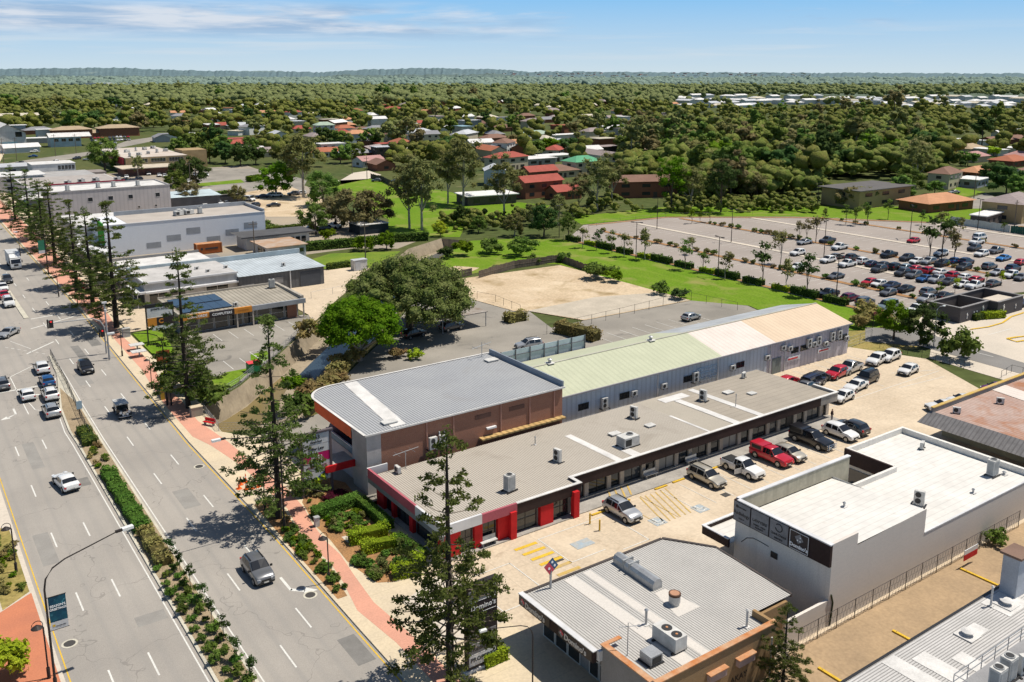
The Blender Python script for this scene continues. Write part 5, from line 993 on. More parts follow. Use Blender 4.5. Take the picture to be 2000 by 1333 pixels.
def car_proto(kind, variant=''):
    L, W, belt, secs = car_sections(kind); h = W / 2
    root = thing('parked_car' if kind not in ('ute', 'van') else ('parked_ute' if kind == 'ute' else 'parked_van'), None, 'car')
    b = MB(PAINT['white'], trim); n = len(secs[0][1])
    for y, p in secs: b.v += [(x, y, z) for x, z in p]
    for i in range(len(secs) - 1):
        for j in range(n - 1): b.f.append((i * n + j, i * n + j + 1, (i + 1) * n + j + 1, (i + 1) * n + j)); b.m.append(1 if j in (0, n - 2) else 0)
        b.f.append((i * n + n - 1, i * n, (i + 1) * n, (i + 1) * n + n - 1)); b.m.append(1)
    b.f.append(tuple(range(n))[::-1]); b.m.append(0); b.f.append(tuple((len(secs) - 1) * n + j for j in range(n))); b.m.append(0)
    wy = (-L * .5 + L * .185, L * .5 - L * .19); wr = .34 if kind not in ('fourwd', 'ute') else .385
    for y in wy:
        for s in (-1, 1): b.tube([(s * (h - .12), y, wr + .02), (s * (h + .006), y, wr + .02)], wr * 1.16, 14, 1)
    yr, yf = secs[0][0], secs[-1][0]
    b.box(-h * .72, h * .72, yf - .1, yf + .015, .40, .52, 1); b.box(-h * .5, h * .5, yf - .14, yf - .01 + .02, .56, .72, 1); b.box(-h * .75, h * .75, yr - .02, yr + .1, .36, .50, 1)
    if kind == 'ute':
        y0, y1 = secs[1][0] + .12, secs[2][0] - .05
        if variant == 'canopy': b.prism([(-h * .9, y0 - .1), (h * .9, y0 - .1), (h * .86, y1 + .12), (-h * .86, y1 + .12)], 1.05, 1.80, 0); b.box(-h * .905, h * .905, y0 + .2, y1 - .15, 1.2, 1.62, 1)
        elif variant == 'cover': b.box(-h * .84, h * .84, y0, y1, 1.1, 1.2, 1)
        else: b.box(-h * .8, h * .8, y0, y1, 1.1, 1.172, 1)
    if kind in ('suv', 'wagon', 'fourwd') and variant != 'plain':
        yy0, yy1 = secs[3][0] + .1, secs[5][0] - .1; zz = KINDS[kind][2][4][1]
        for s in (-1, 1): b.box(s * h * .62 - .03, s * h * .62 + .03, yy0, yy1, zz + .01, zz + .07, 1)
    o = b.build('body', root); me = o.data
    me.polygons.foreach_set('use_smooth', [len(p.vertices) == 4 and p.material_index == 0 for p in me.polygons]); 
    try: me.set_sharp_from_angle(angle=R(38))
    except Exception: pass
    P = lambda i, j: Vector((secs[i][1][j][0], secs[i][0], secs[i][1][j][1]))
    def pane(name, quad, k=.90, off=.018):
        c = sum(quad, Vector()) / len(quad); nrm = (quad[1] - quad[0]).cross(quad[2] - quad[0]).normalized()
        if nrm.dot(c - Vector((0, c.y * .3, .6))) < 0: quad = quad[::-1]; nrm = -nrm
        MB(carglass).face([c + (q - c) * k + nrm * off for q in quad]).build(name, root)
    J = n - 1
    def screen_(name, i0, i1, t0, t1):
        g = MB(carglass)
        for j in range(4, J - 4):
            a, b_, c, e = P(i0, j), P(i0, j + 1), P(i1, j + 1), P(i1, j)
            if j == 4: a, e = a.lerp(b_, .35), e.lerp(c, .35)
            if j == J - 5: b_, c = b_.lerp(a, .35), c.lerp(e, .35)
            q = [a.lerp(e, t0), b_.lerp(c, t0), b_.lerp(c, t1), a.lerp(e, t1)]; nrm = (q[1] - q[0]).cross(q[2] - q[0]).normalized()
            if nrm.z < 0: nrm = -nrm; q = q[::-1]
            g.face([v + nrm * .02 for v in q])
        g.build(name, root)
    screen_('windscreen', 5, 6, .06, .93); screen_('rear_window', 3, 2, .08, .86)
    for a in (3, J - 3):
        b_ = 4 if a == 3 else J - 4; sw = MB(carglass)
        def sub(quad, k=.88, off=.014):
            c = sum(quad, Vector()) / len(quad); nrm = (quad[1] - quad[0]).cross(quad[2] - quad[0]).normalized()
            if nrm.x * c.x < 0: quad = quad[::-1]; nrm = -nrm
            sw.face([c + (q - c) * k + nrm * off for q in quad])
        if variant != 'panel': sub([P(3, a), P(4, a), P(4, b_), P(3, b_)])
        sub([P(4, a), P(5, a), P(5, b_), P(4, b_)]); sub([P(5, a), P(6, a), P(5, b_)], .8); sw.build('side_window', root)
    for y in wy:
        for s in (-1, 1):
            wo = MB(tyre).tube([(s * (h - .2), y, wr), (s * (h + .02), y, wr)], wr, 16).build('wheel', root)
            rm = MB(rim, trim).tube([(s * (h + .018), y, wr), (s * (h + .03), y, wr)], wr * .66, 12)
            for q in range(5): rm.tube([(s * (h + .03), y + math.cos(q * 1.257) * wr * .4, wr + math.sin(q * 1.257) * wr * .4), (s * (h + .034), y + math.cos(q * 1.257) * wr * .4, wr + math.sin(q * 1.257) * wr * .4)], wr * .12, 6, 1)
            rm.build('rim', wo)
    zl = secs[-3][1][3][1]
    for s in (-1, 1):
        MB(lampw).prism([(s * h * .50, yf - .02), (s * h * .86, yf - .12), (s * h * .93, yf - .42), (s * h * .80, yf - .36)], .64, .80).build('headlight', root)
        zt = belt - .22 if kind != 'van' else .8
        MB(lampr).box(min(s * h * .72, s * h * .95), max(s * h * .72, s * h * .95), yr - .015, yr + .16, zt, zt + (.22 if kind in ('suv', 'fourwd', 'van', 'ute', 'wagon') else .16)).build('tail_light', root)
        yc = secs[6][0] - .22; MB(PAINT['white'], trim).box(min(s * (h + .0), s * (h + .2)), max(s * h, s * (h + .2)), yc - .08, yc + .06, belt - .02, belt + .15, 1).build('wing_mirror', root)
    MB(plate).box(-.22, .22, yr - .03, yr - .015, .58, .70).build('number_plate', root); MB(plate).box(-.22, .22, yf + .012, yf + .03, .42, .53).build('number_plate', root)
    return root
PROTO = {}
def car(kind, x, y, z, rz, colr, label, group, far=False, variant='', scale=1.0):
    key = kind + variant
    if key not in PROTO: PROTO[key] = car_proto(kind, variant)
    o = place(PROTO[key], (x, y, z), rz, label, {'ute': 'ute', 'van': 'van'}.get(kind, 'car'), group, scale, ('rim', 'headlight', 'wing_mirror', 'number_plate') if far else ())
    for c in o.children:
        if c.name.startswith('body'): c.material_slots[0].link = 'OBJECT'; c.material_slots[0].material = PAINT[colr]
    return o
# make the prototypes first used by near cars so that every part exists on them
GR = 'cars driving on the main road'
N, Sth = 0.0, math.pi          # nose to +Y (away), nose to -Y (towards the viewer)
def rc(kind, px, py, rz, colr, label, group=GR, h=.8, variant='', z=.02, scale=1.0, far=False):
    x, y = G(px, py, h + z); return car(kind, x, y, z, rz, colr, label, group, far, variant, scale)
rc('suv', 503, 1109, Sth, 'grey', 'grey SUV driving towards the viewer beside the white turn arrow')
rc('suv', 167, 716, Sth, 'black', 'black SUV driving down the road ahead of the vintage car', variant='plain')
rc('sedan', 128, 937, R(8), 'white', 'white sedan driving away alone in the near lanes')
rc('suv', 81, 716, N, 'white', 'white SUV at the head of the turning-lane queue', variant='plain')
rc('hatch', 92, 741, N, 'blue', 'small blue hatchback waiting in the turning lane')
rc('suv', 97.5, 767, N, 'white', 'white SUV with dark roof rails behind the blue hatchback')
rc('suv', 100, 799, N, 'silver', 'silver SUV last in the turning-lane queue')
rc('hatch', 52.5, 768, N, 'white', 'white hatchback in the lane left of the turning queue')
rc('wagon', 3, 747, N, 'grey', 'dark grey wagon cut off by the frame edge at the stop line')
rc('sedan', 16, 648, R(142), 'silver', 'silver sedan turning across the empty intersection')
rc('suv', 14, 545, Sth, 'charcoal', 'dark grey SUV coming down the road behind the truck', variant='plain')
rc('fourwd', 16.5, 590, Sth, 'white', 'white four-wheel drive first in the opposite turning lane')
rc('hatch', 8, 575, Sth, 'red', 'red hatchback behind the white four-wheel drive at the far turning lane')
rc('hatch', 6, 560, Sth, 'white', 'white hatchback behind the red one in the far turning lane')
# parked in front of the shop row (noses to the viewer)
GP = 'cars parked in front of the shop row'
ZC = LOT
def pc(kind, px, py, rz, colr, label, group=GP, variant='', h=.8, scale=1.0): return rc(kind, px, py, rz, colr, label, group, h, variant, ZC, scale)
pc('suv', 1216, 994, Sth, 'silver', 'silver SUV with roof bars parked beside two yellow bollards')
pc('wagon', 1381, 929, Sth, 'champagne', 'old champagne wagon parked by the shop bench')
u = pc('ute', 1451, 911, Sth, 'white', 'white ute with its driver door open and covered tray', variant='cover')
pc('ute', 1507, 888, Sth, 'red', 'red ute with matching canopy parked before the shops', variant='canopy')
pc('hatch', 1542, 882, Sth, 'champagne', 'beige hatchback hidden beside the red ute')
pc('ute', 1585, 856, Sth, 'black', 'black ute with dark canopy and bull bar', variant='canopy', scale=1.04)
pc('suv', 1642, 842, Sth, 'white', 'white SUV parked between the black ute and the dark SUV', variant='plain')
pc('suv', 1663, 832, N, 'charcoal', 'dark grey SUV nosed in at the end of the shop row', variant='plain')
dmb = MB(PAINT['white'], carglass); dmb.box(1.0, 1.86, -.02, .06, .45, 1.06, 0).box(1.06, 1.80, -.02, .04, 1.08, 1.6, 1); od = dmb.build('open_door', u, local=True); od.location = (0, .75, 0); od.rotation_euler = (0, 0, R(-12))
bb = MB(chrome, trim); x, y = G(1585, 856, .9)
for zz in (.55, .8, 1.0): bb.tube([(x - .85, y - 2.85, zz), (x + .85, y - 2.85, zz)], .04, 6)
for s in (-.5, .5): bb.tube([(x + s, y - 2.85, .4), (x + s, y - 2.85, 1.1)], .04, 6)
for o in col.objects:
    if o.get('label', '').startswith('black ute with dark canopy'): bb.build('bull_bar', o).data.transform(Matrix.Identity(4)); bbo = o
bo = [c for c in bbo.children if c.name.startswith('bull_bar')][0]; bo.rotation_euler = (0, 0, -math.pi)
GB = 'cars parked in the rear yard'
pc('suv', 1712, 701, R(100), 'white', 'white SUV nearest the dirt strip at the fenced rear corner', GB, 'plain')
pc('suv', 1738, 694, R(96), 'white', 'white SUV against the black fence behind another white SUV', GB, 'plain')
pc('hatch', 1774, 720, R(97), 'white', 'white hatchback standing apart beside the black railing', GB)
pc('ute', 1660, 717, R(97), 'silver', 'silver ute with dark cab beside the lilac shed', GB)
pc('suv', 1634, 727, R(97), 'red', 'red SUV between the dark cars of the rear yard', GB, 'plain')
pc('wagon', 1601, 736, R(-83), 'charcoal', 'dark grey wagon beside the red SUV', GB)
pc('fourwd', 1588, 744, R(-83), 'navy', 'dark navy four-wheel drive parked beside the grey wagon', GB)
pc('sedan', 1577, 751, R(-83), 'grey', 'grey sedan with sun-struck windscreen behind the shop row end', GB)
pc('hatch', 1540, 742, R(-83), 'red', 'red hatchback mostly hidden behind the brown roof', GB)
pc('fourwd', 1692, 738, R(97), 'black', 'boxy black four-wheel drive with rear spare wheel', GB)
pc('sedan', 1672, 751, R(97), 'white', 'white sedan in the front line of the rear yard', GB)
pc('hatch', 1646, 772, R(97), 'white', 'white hatchback at the roof corner of the shop row', GB)
pc('sedan', 1843, 791, R(60), 'white', 'white and dark car peeping out above the rusty roof edge', GB); pc('hatch', 1880, 780, R(60), 'white', 'white hatchback half hidden behind the rusty roof parapet', GB)
pc('hatch', 1946, 757, R(60), 'purple', 'purple hatchback half hidden behind the rusty roof parapet', GB); pc('hatch', 1672, 908, R(95), 'white', 'white car under the dark awning of the white building', GB)
GC = 'cars in the brick building car park'
pc('hatch', 1350, 617, R(-85), 'silver', 'silver hatchback alone in the bays behind the long shed', GC)
pc('wagon', 1032, 671, R(80), 'silver', 'silver wagon parked in front of the pale blue panel fence', GC)
pc('suv', 882, 636, R(-85), 'charcoal', 'dark grey SUV under the carport edge', GC, 'plain'); pc('suv', 808, 650, R(-80), 'black', 'black SUV in the shade of the big spreading tree', GC, 'plain')
# ------------------------------------------------------------------ big car park
GL = 'cars in the big car park'
BIG = [
 # front line along the lawn, then each planted row outwards: (kind, x px, y px, colour, nose: 1 = to +X, distinguishing words)
 ('ute', 1618, 573, 'black', -1, 'black ute at the lawn hedge, left end of the front line'), ('suv', 1661, 580, 'maroon', 1, 'maroon SUV behind the lawn hedge'), ('wagon', 1690, 587, 'grey', 1, 'grey wagon behind the lawn hedge next to the maroon SUV'),
 ('van', 1734, 597, 'teal', -1, 'pale blue van behind the lawn hedge'), ('ute', 1790, 604, 'white', -1, 'white ute beside the charcoal amenities block'),
 ('suv', 1809, 583, 'silver', -1, 'silver SUV under the bright young tree near the amenities block'), ('suv', 1814, 569, 'grey', 1, 'grey SUV just beyond the bright young tree'), ('sedan', 1845, 576, 'black', 1, 'black sedan right of the bright young tree'),
 ('hatch', 1735, 570, 'grey', -1, 'grey hatchback alone in the aisle before the short dark row'), ('hatch', 1698, 550, 'red', -1, 'red hatchback at the left end of the short row'), ('hatch', 1717, 553, 'white', -1, 'white hatchback second in the short row after the red one'), ('sedan', 1741, 556, 'navy', -1, 'dark navy sedan third in the short row'), ('sedan', 1769, 563, 'black', -1, 'black sedan with red tail lamps ending the short row'),
 ('sedan', 1632, 538, 'grey', -1, 'grey sedan alone left of the planted strip'), ('suv', 1717, 525, 'charcoal', -1, 'dark grey SUV standing alone at the middle walkway'), ('suv', 1763, 532, 'charcoal', -1, 'large dark SUV at the head of the long middle row'), ('suv', 1785, 536, 'grey', -1, 'grey SUV second in the long middle row'),
 ('sedan', 1806, 543, 'blue', -1, 'blue sedan third in the long middle row'), ('suv', 1829, 545, 'silver', -1, 'silver SUV fourth in the long middle row'), ('hatch', 1853, 549, 'charcoal', -1, 'charcoal hatchback fifth in the long middle row'), ('sedan', 1880, 554, 'white', -1, 'white sedan sixth in the long middle row'), ('ute', 1904, 557, 'white', -1, 'white ute ending the long middle row'),
 ('sedan', 1940, 552, 'charcoal', 1, 'dark sedan by the small yellowish sapling'), ('hatch', 1791, 524, 'red', 1, 'red hatchback behind the grey SUV of the middle row'), ('suv', 1815, 528, 'red', 1, 'bright red SUV in the second middle row'), ('sedan', 1838, 530, 'white', 1, 'white sedan right of the bright red SUV'), ('suv', 1863, 537, 'red', 1, 'red SUV behind the charcoal hatchback'), ('hatch', 1886, 540, 'white', 1, 'white hatchback between two red cars'), ('hatch', 1908, 545, 'red', 1, 'red hatchback behind the white ute'),
 ('suv', 1617, 507, 'white', -1, 'white SUV at the left end beside the lamp post'), ('sedan', 1634, 500, 'grey', 1, 'grey sedan tucked behind the white SUV by the lamp post'), ('ute', 1655, 515, 'white', -1, 'white ute left end of the walkway row'), ('suv', 1665, 502, 'charcoal', 1, 'dark SUV behind the walkway row ute'), ('suv', 1687, 509, 'white', 1, 'white SUV in the walkway row'), ('sedan', 1705, 514, 'navy', 1, 'navy sedan in the walkway row'), ('sedan', 1728, 516, 'charcoal', 1, 'charcoal sedan in the walkway row'), ('suv', 1750, 520, 'black', 1, 'black SUV with a red lamp in the walkway row'), ('hatch', 1772, 521, 'teal', 1, 'pale blue hatchback in the walkway row'),
 ('ute', 1736, 497, 'black', -1, 'black ute alone left of the big tree'), ('suv', 1771, 503, 'charcoal', -1, 'charcoal SUV left under the big tree clump'), ('hatch', 1790, 509, 'white', -1, 'white hatchback under the big tree clump'), ('suv', 1814, 510, 'silver', -1, 'silver SUV under the big tree clump'), ('suv', 1840, 514, 'black', -1, 'black SUV in the shade of the big tree clump'), ('sedan', 1866, 508, 'blue', 1, 'blue sedan right below the big tree clump'), ('suv', 1888, 510, 'navy', 1, 'navy SUV right of the blue sedan by the tree clump'), ('suv', 1883, 521, 'charcoal', -1, 'charcoal SUV in front of the navy one by the tree clump'),
 ('wagon', 1933, 519, 'grey', 1, 'grey wagon at the right-hand planted strip'), ('sedan', 1949, 531, 'silver', -1, 'silver sedan first of the right-hand row'), ('suv', 1974, 536, 'white', -1, 'white SUV second of the right-hand row'), ('hatch', 1995, 541, 'grey', -1, 'grey hatchback third of the right-hand row'), ('suv', 1979, 523, 'navy', 1, 'navy SUV behind the right-hand row'),
 ('sedan', 1571, 472, 'silver', -1, 'silver sedan beside the three slim trees'), ('ute', 1616, 469, 'charcoal', -1, 'charcoal ute at the far lamp post'), ('ute', 1640, 482, 'white', -1, 'white ute alone on the planted strip edge'), ('hatch', 1784, 469, 'red', -1, 'red hatchback alone at the far walkway'),
 ('ute', 1907, 472, 'white', -1, 'white ute in front of the far white van'), ('van', 1914, 463, 'white', 1, 'white van at the far right of the car park'), ('suv', 1903, 484, 'charcoal', -1, 'charcoal SUV right of the tree clump top'), ('suv', 1917, 495, 'white', -1, 'white SUV between charcoal SUV and blue sedan'), ('ute', 1945, 489, 'grey', -1, 'grey ute near the right-hand far strip'), ('sedan', 1960, 503, 'sky', -1, 'bright blue sedan with white sunshade'), ('hatch', 1995, 511, 'red', 1, 'red hatchback cut by the frame in the car park'),
 ('suv', 1558, 493, 'white', -1, 'white SUV hidden behind the street tree pair'), ('hatch', 1556, 520, 'white', -1, 'white hatchback hidden behind the lawn-side tree'), ('sedan', 1998, 590, 'navy', 1, 'navy car cut by the frame beside the amenities block'), ('suv', 1838, 494, 'white', -1, 'white SUV behind the big tree clump')]
for kd, a, b, c, nose, lb in BIG:
    x, y = G(a, b, .85); car(kd, x, y, .075, R(-90) if nose > 0 else R(90), c, lb, GL, True, variant='plain' if kd in ('suv', 'wagon') else ('cover' if kd == 'ute' and c == 'black' else ''))
# ------------------------------------------------------------------ north-west yards
GN = 'cars in the northern yards'
NORTH = [('suv', 402, 404, 'white', Sth, 'white car first of the three behind the pinkish grey building'), ('sedan', 429, 396, 'white', Sth, 'white car second of the three beside the dark screen wall'), ('sedan', 444, 396, 'silver', Sth, 'silver car third of the three beside the dark screen wall'), ('van', 487, 389, 'white', R(200), 'white van on the dirt yard'), ('suv', 497, 401, 'charcoal', R(120), 'dark car at the blockwork building corner'),
 ('sedan', 512, 383, 'navy', R(80), 'navy sedan left under the round green tree'), ('suv', 528, 381, 'silver', R(80), 'silver car in the middle under the round green tree'), ('suv', 540, 381, 'white', R(80), 'white car right under the round green tree'), ('suv', 573, 378, 'grey', R(80), 'grey car under the tall gum trunk'), ('wagon', 586, 377, 'white', R(80), 'white wagon under the tall gum trunk'), ('sedan', 534, 400, 'charcoal', R(80), 'charcoal sedan beside the round bush'),
 ('sedan', 290, 339, 'white', R(170), 'white sedan under the cream awning'), ('suv', 308, 335, 'charcoal', R(170), 'dark car by the cream awning'), ('sedan', 311, 342, 'white', R(170), 'white sedan second by the cream awning'), ('hatch', 322, 343, 'white', R(170), 'white hatchback third by the cream awning'), ('hatch', 336, 341, 'red', R(170), 'red hatchback in the northern car park'), ('sedan', 328, 354, 'blue', R(190), 'blue sedan in front of the red hatchback'), ('sedan', 355, 353, 'grey', R(190), 'grey car under the northern shade tree'), ('suv', 381, 342, 'silver', R(170), 'silver car right of the northern shade tree'), ('sedan', 403, 341, 'white', R(170), 'white car right of the silver one in the northern car park'), ('sedan', 370, 354, 'white', R(170), 'white car in front of the northern shade tree'),
 ('sedan', 247, 345, 'white', R(170), 'white car beside the red parapet'), ('sedan', 241, 352, 'black', R(120), 'black car touching the red parapet'), ('sedan', 256, 352, 'charcoal', R(120), 'charcoal car right of the red parapet'), ('suv', 269, 350, 'black', R(120), 'black SUV third beside the red parapet'), ('suv', 362, 376, 'white', R(140), 'white four-door behind the pinkish grey building tree'),
 ('ute', 652, 441, 'white', R(200), 'white ute under the rounded hedge tree'), ('suv', 605, 447, 'charcoal', R(80), 'dark car half hidden below the hedge tree'), ('suv', 633, 446, 'black', R(80), 'black car beside the white ute in the hedge yard'), ('hatch', 735, 352, 'grey', R(60), 'grey car parked in the suburban street'), ('wagon', 775, 353, 'charcoal', R(70), 'dark four-wheel drive by the curved dark fence'), ('sedan', 1863, 375, 'silver', R(75), 'silver sedan on the lawn before the cream house'),
 ('sedan', 215, 288, 'white', R(150), 'white car driving along the side street'), ('suv', 66, 296, 'white', R(100), 'white car by the yellow hedge at the street bend'), ('sedan', 40, 318, 'charcoal', R(60), 'dark car at the bend near the frame edge'), ('sedan', 64, 305, 'blue', R(80), 'blue car in front of the blue showroom'), ('suv', 108, 316, 'white', R(120), 'white car behind the white upper-floor building'), ('suv', 150, 309, 'charcoal', R(120), 'dark car beside the low grey roof'), ('sedan', 171, 311, 'white', R(60), 'white car in the small street car park'), ('sedan', 200, 309, 'navy', R(60), 'navy car beside the red sign band')]
for kd, a, b, c, rz, lb in NORTH:
    x, y = G(a, b, .8); car(kd, x, y, .07, rz, c, lb, GN, True, variant='plain' if kd in ('suv', 'wagon') else '')
rg = random.Random(11); nn = 0
for i in range(11):
    for j in range(3):
        a, b = 178 + i * 7.2 + j * 2, 270 + j * 5.5 - i * .3
        if rg.random() < .25: continue
        x, y = G(a, b, .8); c = rg.choice(['white', 'white', 'silver', 'grey', 'black', 'red']); kd = rg.choice(['suv', 'sedan', 'hatch'])
        car(kd, x, y, .06, R(170), c, '%s %s in the packed rows before the brown-roofed motel' % (c, {'suv': 'SUV', 'sedan': 'sedan', 'hatch': 'hatchback'}[kd]), 'cars packed before the brown-roofed motel', True, variant='plain' if kd == 'suv' else '')
# ------------------------------------------------------------------ truck
x, y = G(27, 512, 1.2); T = thing('box_truck', 'white box truck coming down the road under the pines', 'truck', (x, y, .02), Sth)
MB(M('truck_box', (.62, .64, .66), .6, ribs=('Z', 9, .0)), M('truck_box_side', (.22, .25, .30), .7)).box(-1.25, 1.25, -4.2, 1.9, 1.0, 3.6).build('cargo_box', T, local=True)
tcab = MB(PAINT['white']); pr_ = [(1.98, .5), (4.0, .5), (4.05, 1.45), (3.7, 2.5), (1.98, 2.65)]
tcab.face([(-1.1, a, b) for a, b in pr_]).face([(1.1, a, b) for a, b in pr_[::-1]])
for (a, b), (c_, e_) in zip(pr_, pr_[1:] + pr_[:1]): tcab.face([(1.1, a, b), (1.1, c_, e_), (-1.1, c_, e_), (-1.1, a, b)])
tcab.build('cab', T, local=True)
MB(PAINT['white']).face([(-1.1, 3.3, 2.7), (1.1, 3.3, 2.7), (1.1, 2.0, 3.45), (-1.1, 2.0, 3.45)]).build('wind_deflector', T, local=True)
MB(carglass).face([(1.0, 4.06, 1.5), (-1.0, 4.06, 1.5), (-.95, 3.75, 2.42), (.95, 3.75, 2.42)][::-1]).build('windscreen', T, local=True)
for s in (-1, 1): MB(carglass).face([(s * 1.11, 2.7, 1.5), (s * 1.11, 3.9, 1.5), (s * 1.11, 3.6, 2.3), (s * 1.11, 2.7, 2.35)]).build('side_window', T, local=True); MB(lampw).box(s * .8 - .2, s * .8 + .2, 4.0, 4.08, .75, .98).build('headlight', T, local=True); MB(trim).box(s * 1.3 - .1, s * 1.3 + .1, 3.75, 3.85, 1.6, 2.2).build('wing_mirror', T, local=True)
MB(trim).box(-.45, .45, 4.0, 4.07, .9, 1.3).build('grille', T, local=True); MB(PAINT['silver']).box(-1.1, 1.1, 3.9, 4.15, .4, .68).build('bumper', T, local=True); MB(trim).box(-.5, .5, -4.0, 2.0, .6, 1.0).build('chassis', T, local=True)
for yy in (3.1, -2.2, -3.2):
    for s in (-1, 1): MB(tyre).tube([(s * .8, yy, .48), (s * 1.15, yy, .48)], .48, 16).build('wheel', T, local=True)
# ------------------------------------------------------------------ vintage car
x, y = G(238, 799, .9); Vc = thing('vintage_car', 'black vintage car with white soft roof and big round headlamps', 'car', (x, y, .02), Sth, GR)
vb = MB(PAINT['black']); st = [(-2.1, .6, .75, .45), (-1.9, .72, 1.0, .45), (-1.2, .76, 1.12, .42), (.25, .76, 1.14, .42), (.5, .50, 1.12, .42), (1.75, .36, 1.05, .45), (1.85, .33, 1.0, .5)]; base = None
for yy, wv, zt, zb in st: vb.v += [(-wv, yy, zb), (-wv, yy, zt - .1), (-wv * .75, yy, zt), (wv * .75, yy, zt), (wv, yy, zt - .1), (wv, yy, zb)]
for i in range(len(st) - 1):
    for j in range(6): vb.f.append((i * 6 + j, i * 6 + (j + 1) % 6, (i + 1) * 6 + (j + 1) % 6, (i + 1) * 6 + j)); vb.m.append(0)
vb.f.append((5, 4, 3, 2, 1, 0)[::-1]); vb.m.append(0); vb.f.append(tuple(36 + j for j in range(6))); vb.m.append(0); vb.build('body', Vc, local=True)
cbn = MB(PAINT['black'], carglass); cbn.prism([(-.70, -1.75), (.70, -1.75), (.72, .35), (-.72, .35)], 1.1, 1.62); cbn.build('cabin', Vc, local=True)
MB(carglass).box(-.62, .62, .34, .37, 1.16, 1.58).build('windscreen', Vc, local=True)
for s in (-1, 1): MB(carglass).box(min(s * .70, s * .735), max(s * .70, s * .735), -1.3, .2, 1.16, 1.56).build('side_window', Vc, local=True)
MB(M('soft_top', (.62, .62, .60), .8)).prism([(-.78, -1.95), (.78, -1.95), (.80, .55), (-.80, .55)], 1.62, 1.74).build('roof', Vc, local=True)
for s in (-1, 1):
    fw = MB(PAINT['black'])
    for yc, r_ in ((1.35, .52), (-1.45, .50)):
        arcp = [(s * .70, yc + r_ * math.cos(a), .36 + r_ * math.sin(a)) for a in [R(10 + 20 * k) for k in range(9)]]
        for p, q in zip(arcp, arcp[1:]): fw.face([(p[0] - .19, p[1], p[2]), (p[0] + .19, p[1], p[2]), (q[0] + .19, q[1], q[2]), (q[0] - .19, q[1], q[2])])
    fw.box(s * .72 - .17, s * .72 + .17, -.95, .85, .42, .48); fw.build('mudguard', Vc, local=True)
    MB(chrome, lampw).tube([(s * .52, 1.55, .98), (s * .52, 1.84, .98)], [.1, .19], 12, 0).tube([(s * .52, 1.84, .98), (s * .52, 1.86, .98)], .17, 12, 1).build('headlight', Vc, local=True); MB(chrome, lampw).tube([(s * .28, 1.9, .72), (s * .28, 2.05, .72)], .12, 10, 1).build('fog_lamp', Vc, local=True)
    for yc in (1.35, -1.45): MB(tyre, chrome).tube([(s * .64, yc, .36), (s * .80, yc, .36)], .36, 16, 0).tube([(s * .80, yc, .36), (s * .82, yc, .36)], .2, 12, 1).build('wheel', Vc, local=True)
MB(chrome).box(-.27, .27, 1.84, 1.90, .55, 1.08).build('grille', Vc, local=True); MB(chrome).tube([(-.85, 2.02, .5), (-.4, 2.12, .5), (.4, 2.12, .5), (.85, 2.02, .5)], .05, 6).build('bumper', Vc, local=True)
# ------------------------------------------------------------------ vegetation
LEAF = dict(fig=leafmat('fig_leaves', (.115, .145, .036), (.07, .10, .02), (.16, .175, .06), .2), pine=leafmat('pine_needles', (.085, .125, .028), (.048, .078, .017), (.12, .155, .04), .25), olive=leafmat('olive_leaves', (.145, .155, .050), (.085, .095, .030), (.19, .19, .07)),
            mid=leafmat('green_leaves', (.085, .135, .028), (.050, .085, .018), (.13, .185, .035)), bright=leafmat('bright_leaves', (.080, .145, .005), (.045, .095, .004), (.115, .18, .008)),
            dark=leafmat('dark_leaves', (.040, .075, .020), (.022, .042, .012), (.06, .10, .025)), brown=leafmat('brownish_leaves', (.16, .135, .06), (.10, .085, .035), (.19, .17, .075)),
            lime=leafmat('lime_leaves', (.28, .36, .02), (.17, .25, .012), (.34, .40, .03)), dry=leafmat('dry_scrub', (.30, .22, .09), (.20, .15, .06), (.24, .22, .08)), plum=leafmat('plum_leaves', (.12, .012, .03), (.06, .008, .02)),
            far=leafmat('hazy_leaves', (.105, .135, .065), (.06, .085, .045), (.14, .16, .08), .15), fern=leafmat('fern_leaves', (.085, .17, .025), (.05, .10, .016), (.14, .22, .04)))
BARK = M('bark', (.14, .11, .085), .95, scale=2.0); BARKW = M('pale_bark', (.46, .42, .36), .9, scale=1.2, c2=(.30, .26, .22)); BARKD = M('dark_bark', (.05, .042, .035), .95, scale=2)
def leaves_mesh(name, P, Nn, S, mat, seed, asp=1.0):
    """leaf-sized faces: centres P, normals Nn, half sizes S"""
    r = np.random.default_rng(seed); n = len(P)
    Nn = Nn / (np.linalg.norm(Nn, axis=1, keepdims=True) + 1e-9)
    t = np.cross(Nn, r.normal(size=(n, 3))); t /= (np.linalg.norm(t, axis=1, keepdims=True) + 1e-9); b = np.cross(Nn, t)
    S = S[:, None]; V = np.stack([P - t * S * asp, P - b * S * .62, P + t * S * asp, P + b * S * .62], 1).reshape(-1, 3)
    return quads_mesh(name, V, mat)
def quads_mesh(name, V, mat):
    n = len(V) // 4; me = bpy.data.meshes.new(name); me.vertices.add(len(V)); me.vertices.foreach_set('co', V.astype(np.float32).ravel())
    me.loops.add(4 * n); me.loops.foreach_set('vertex_index', np.arange(4 * n, dtype=np.int32)); me.polygons.add(n)
    me.polygons.foreach_set('loop_start', np.arange(0, 4 * n, 4, dtype=np.int32)); me.polygons.foreach_set('loop_total', np.full(n, 4, dtype=np.int32))
    me.materials.append(mat); me.update(calc_edges=True); return me
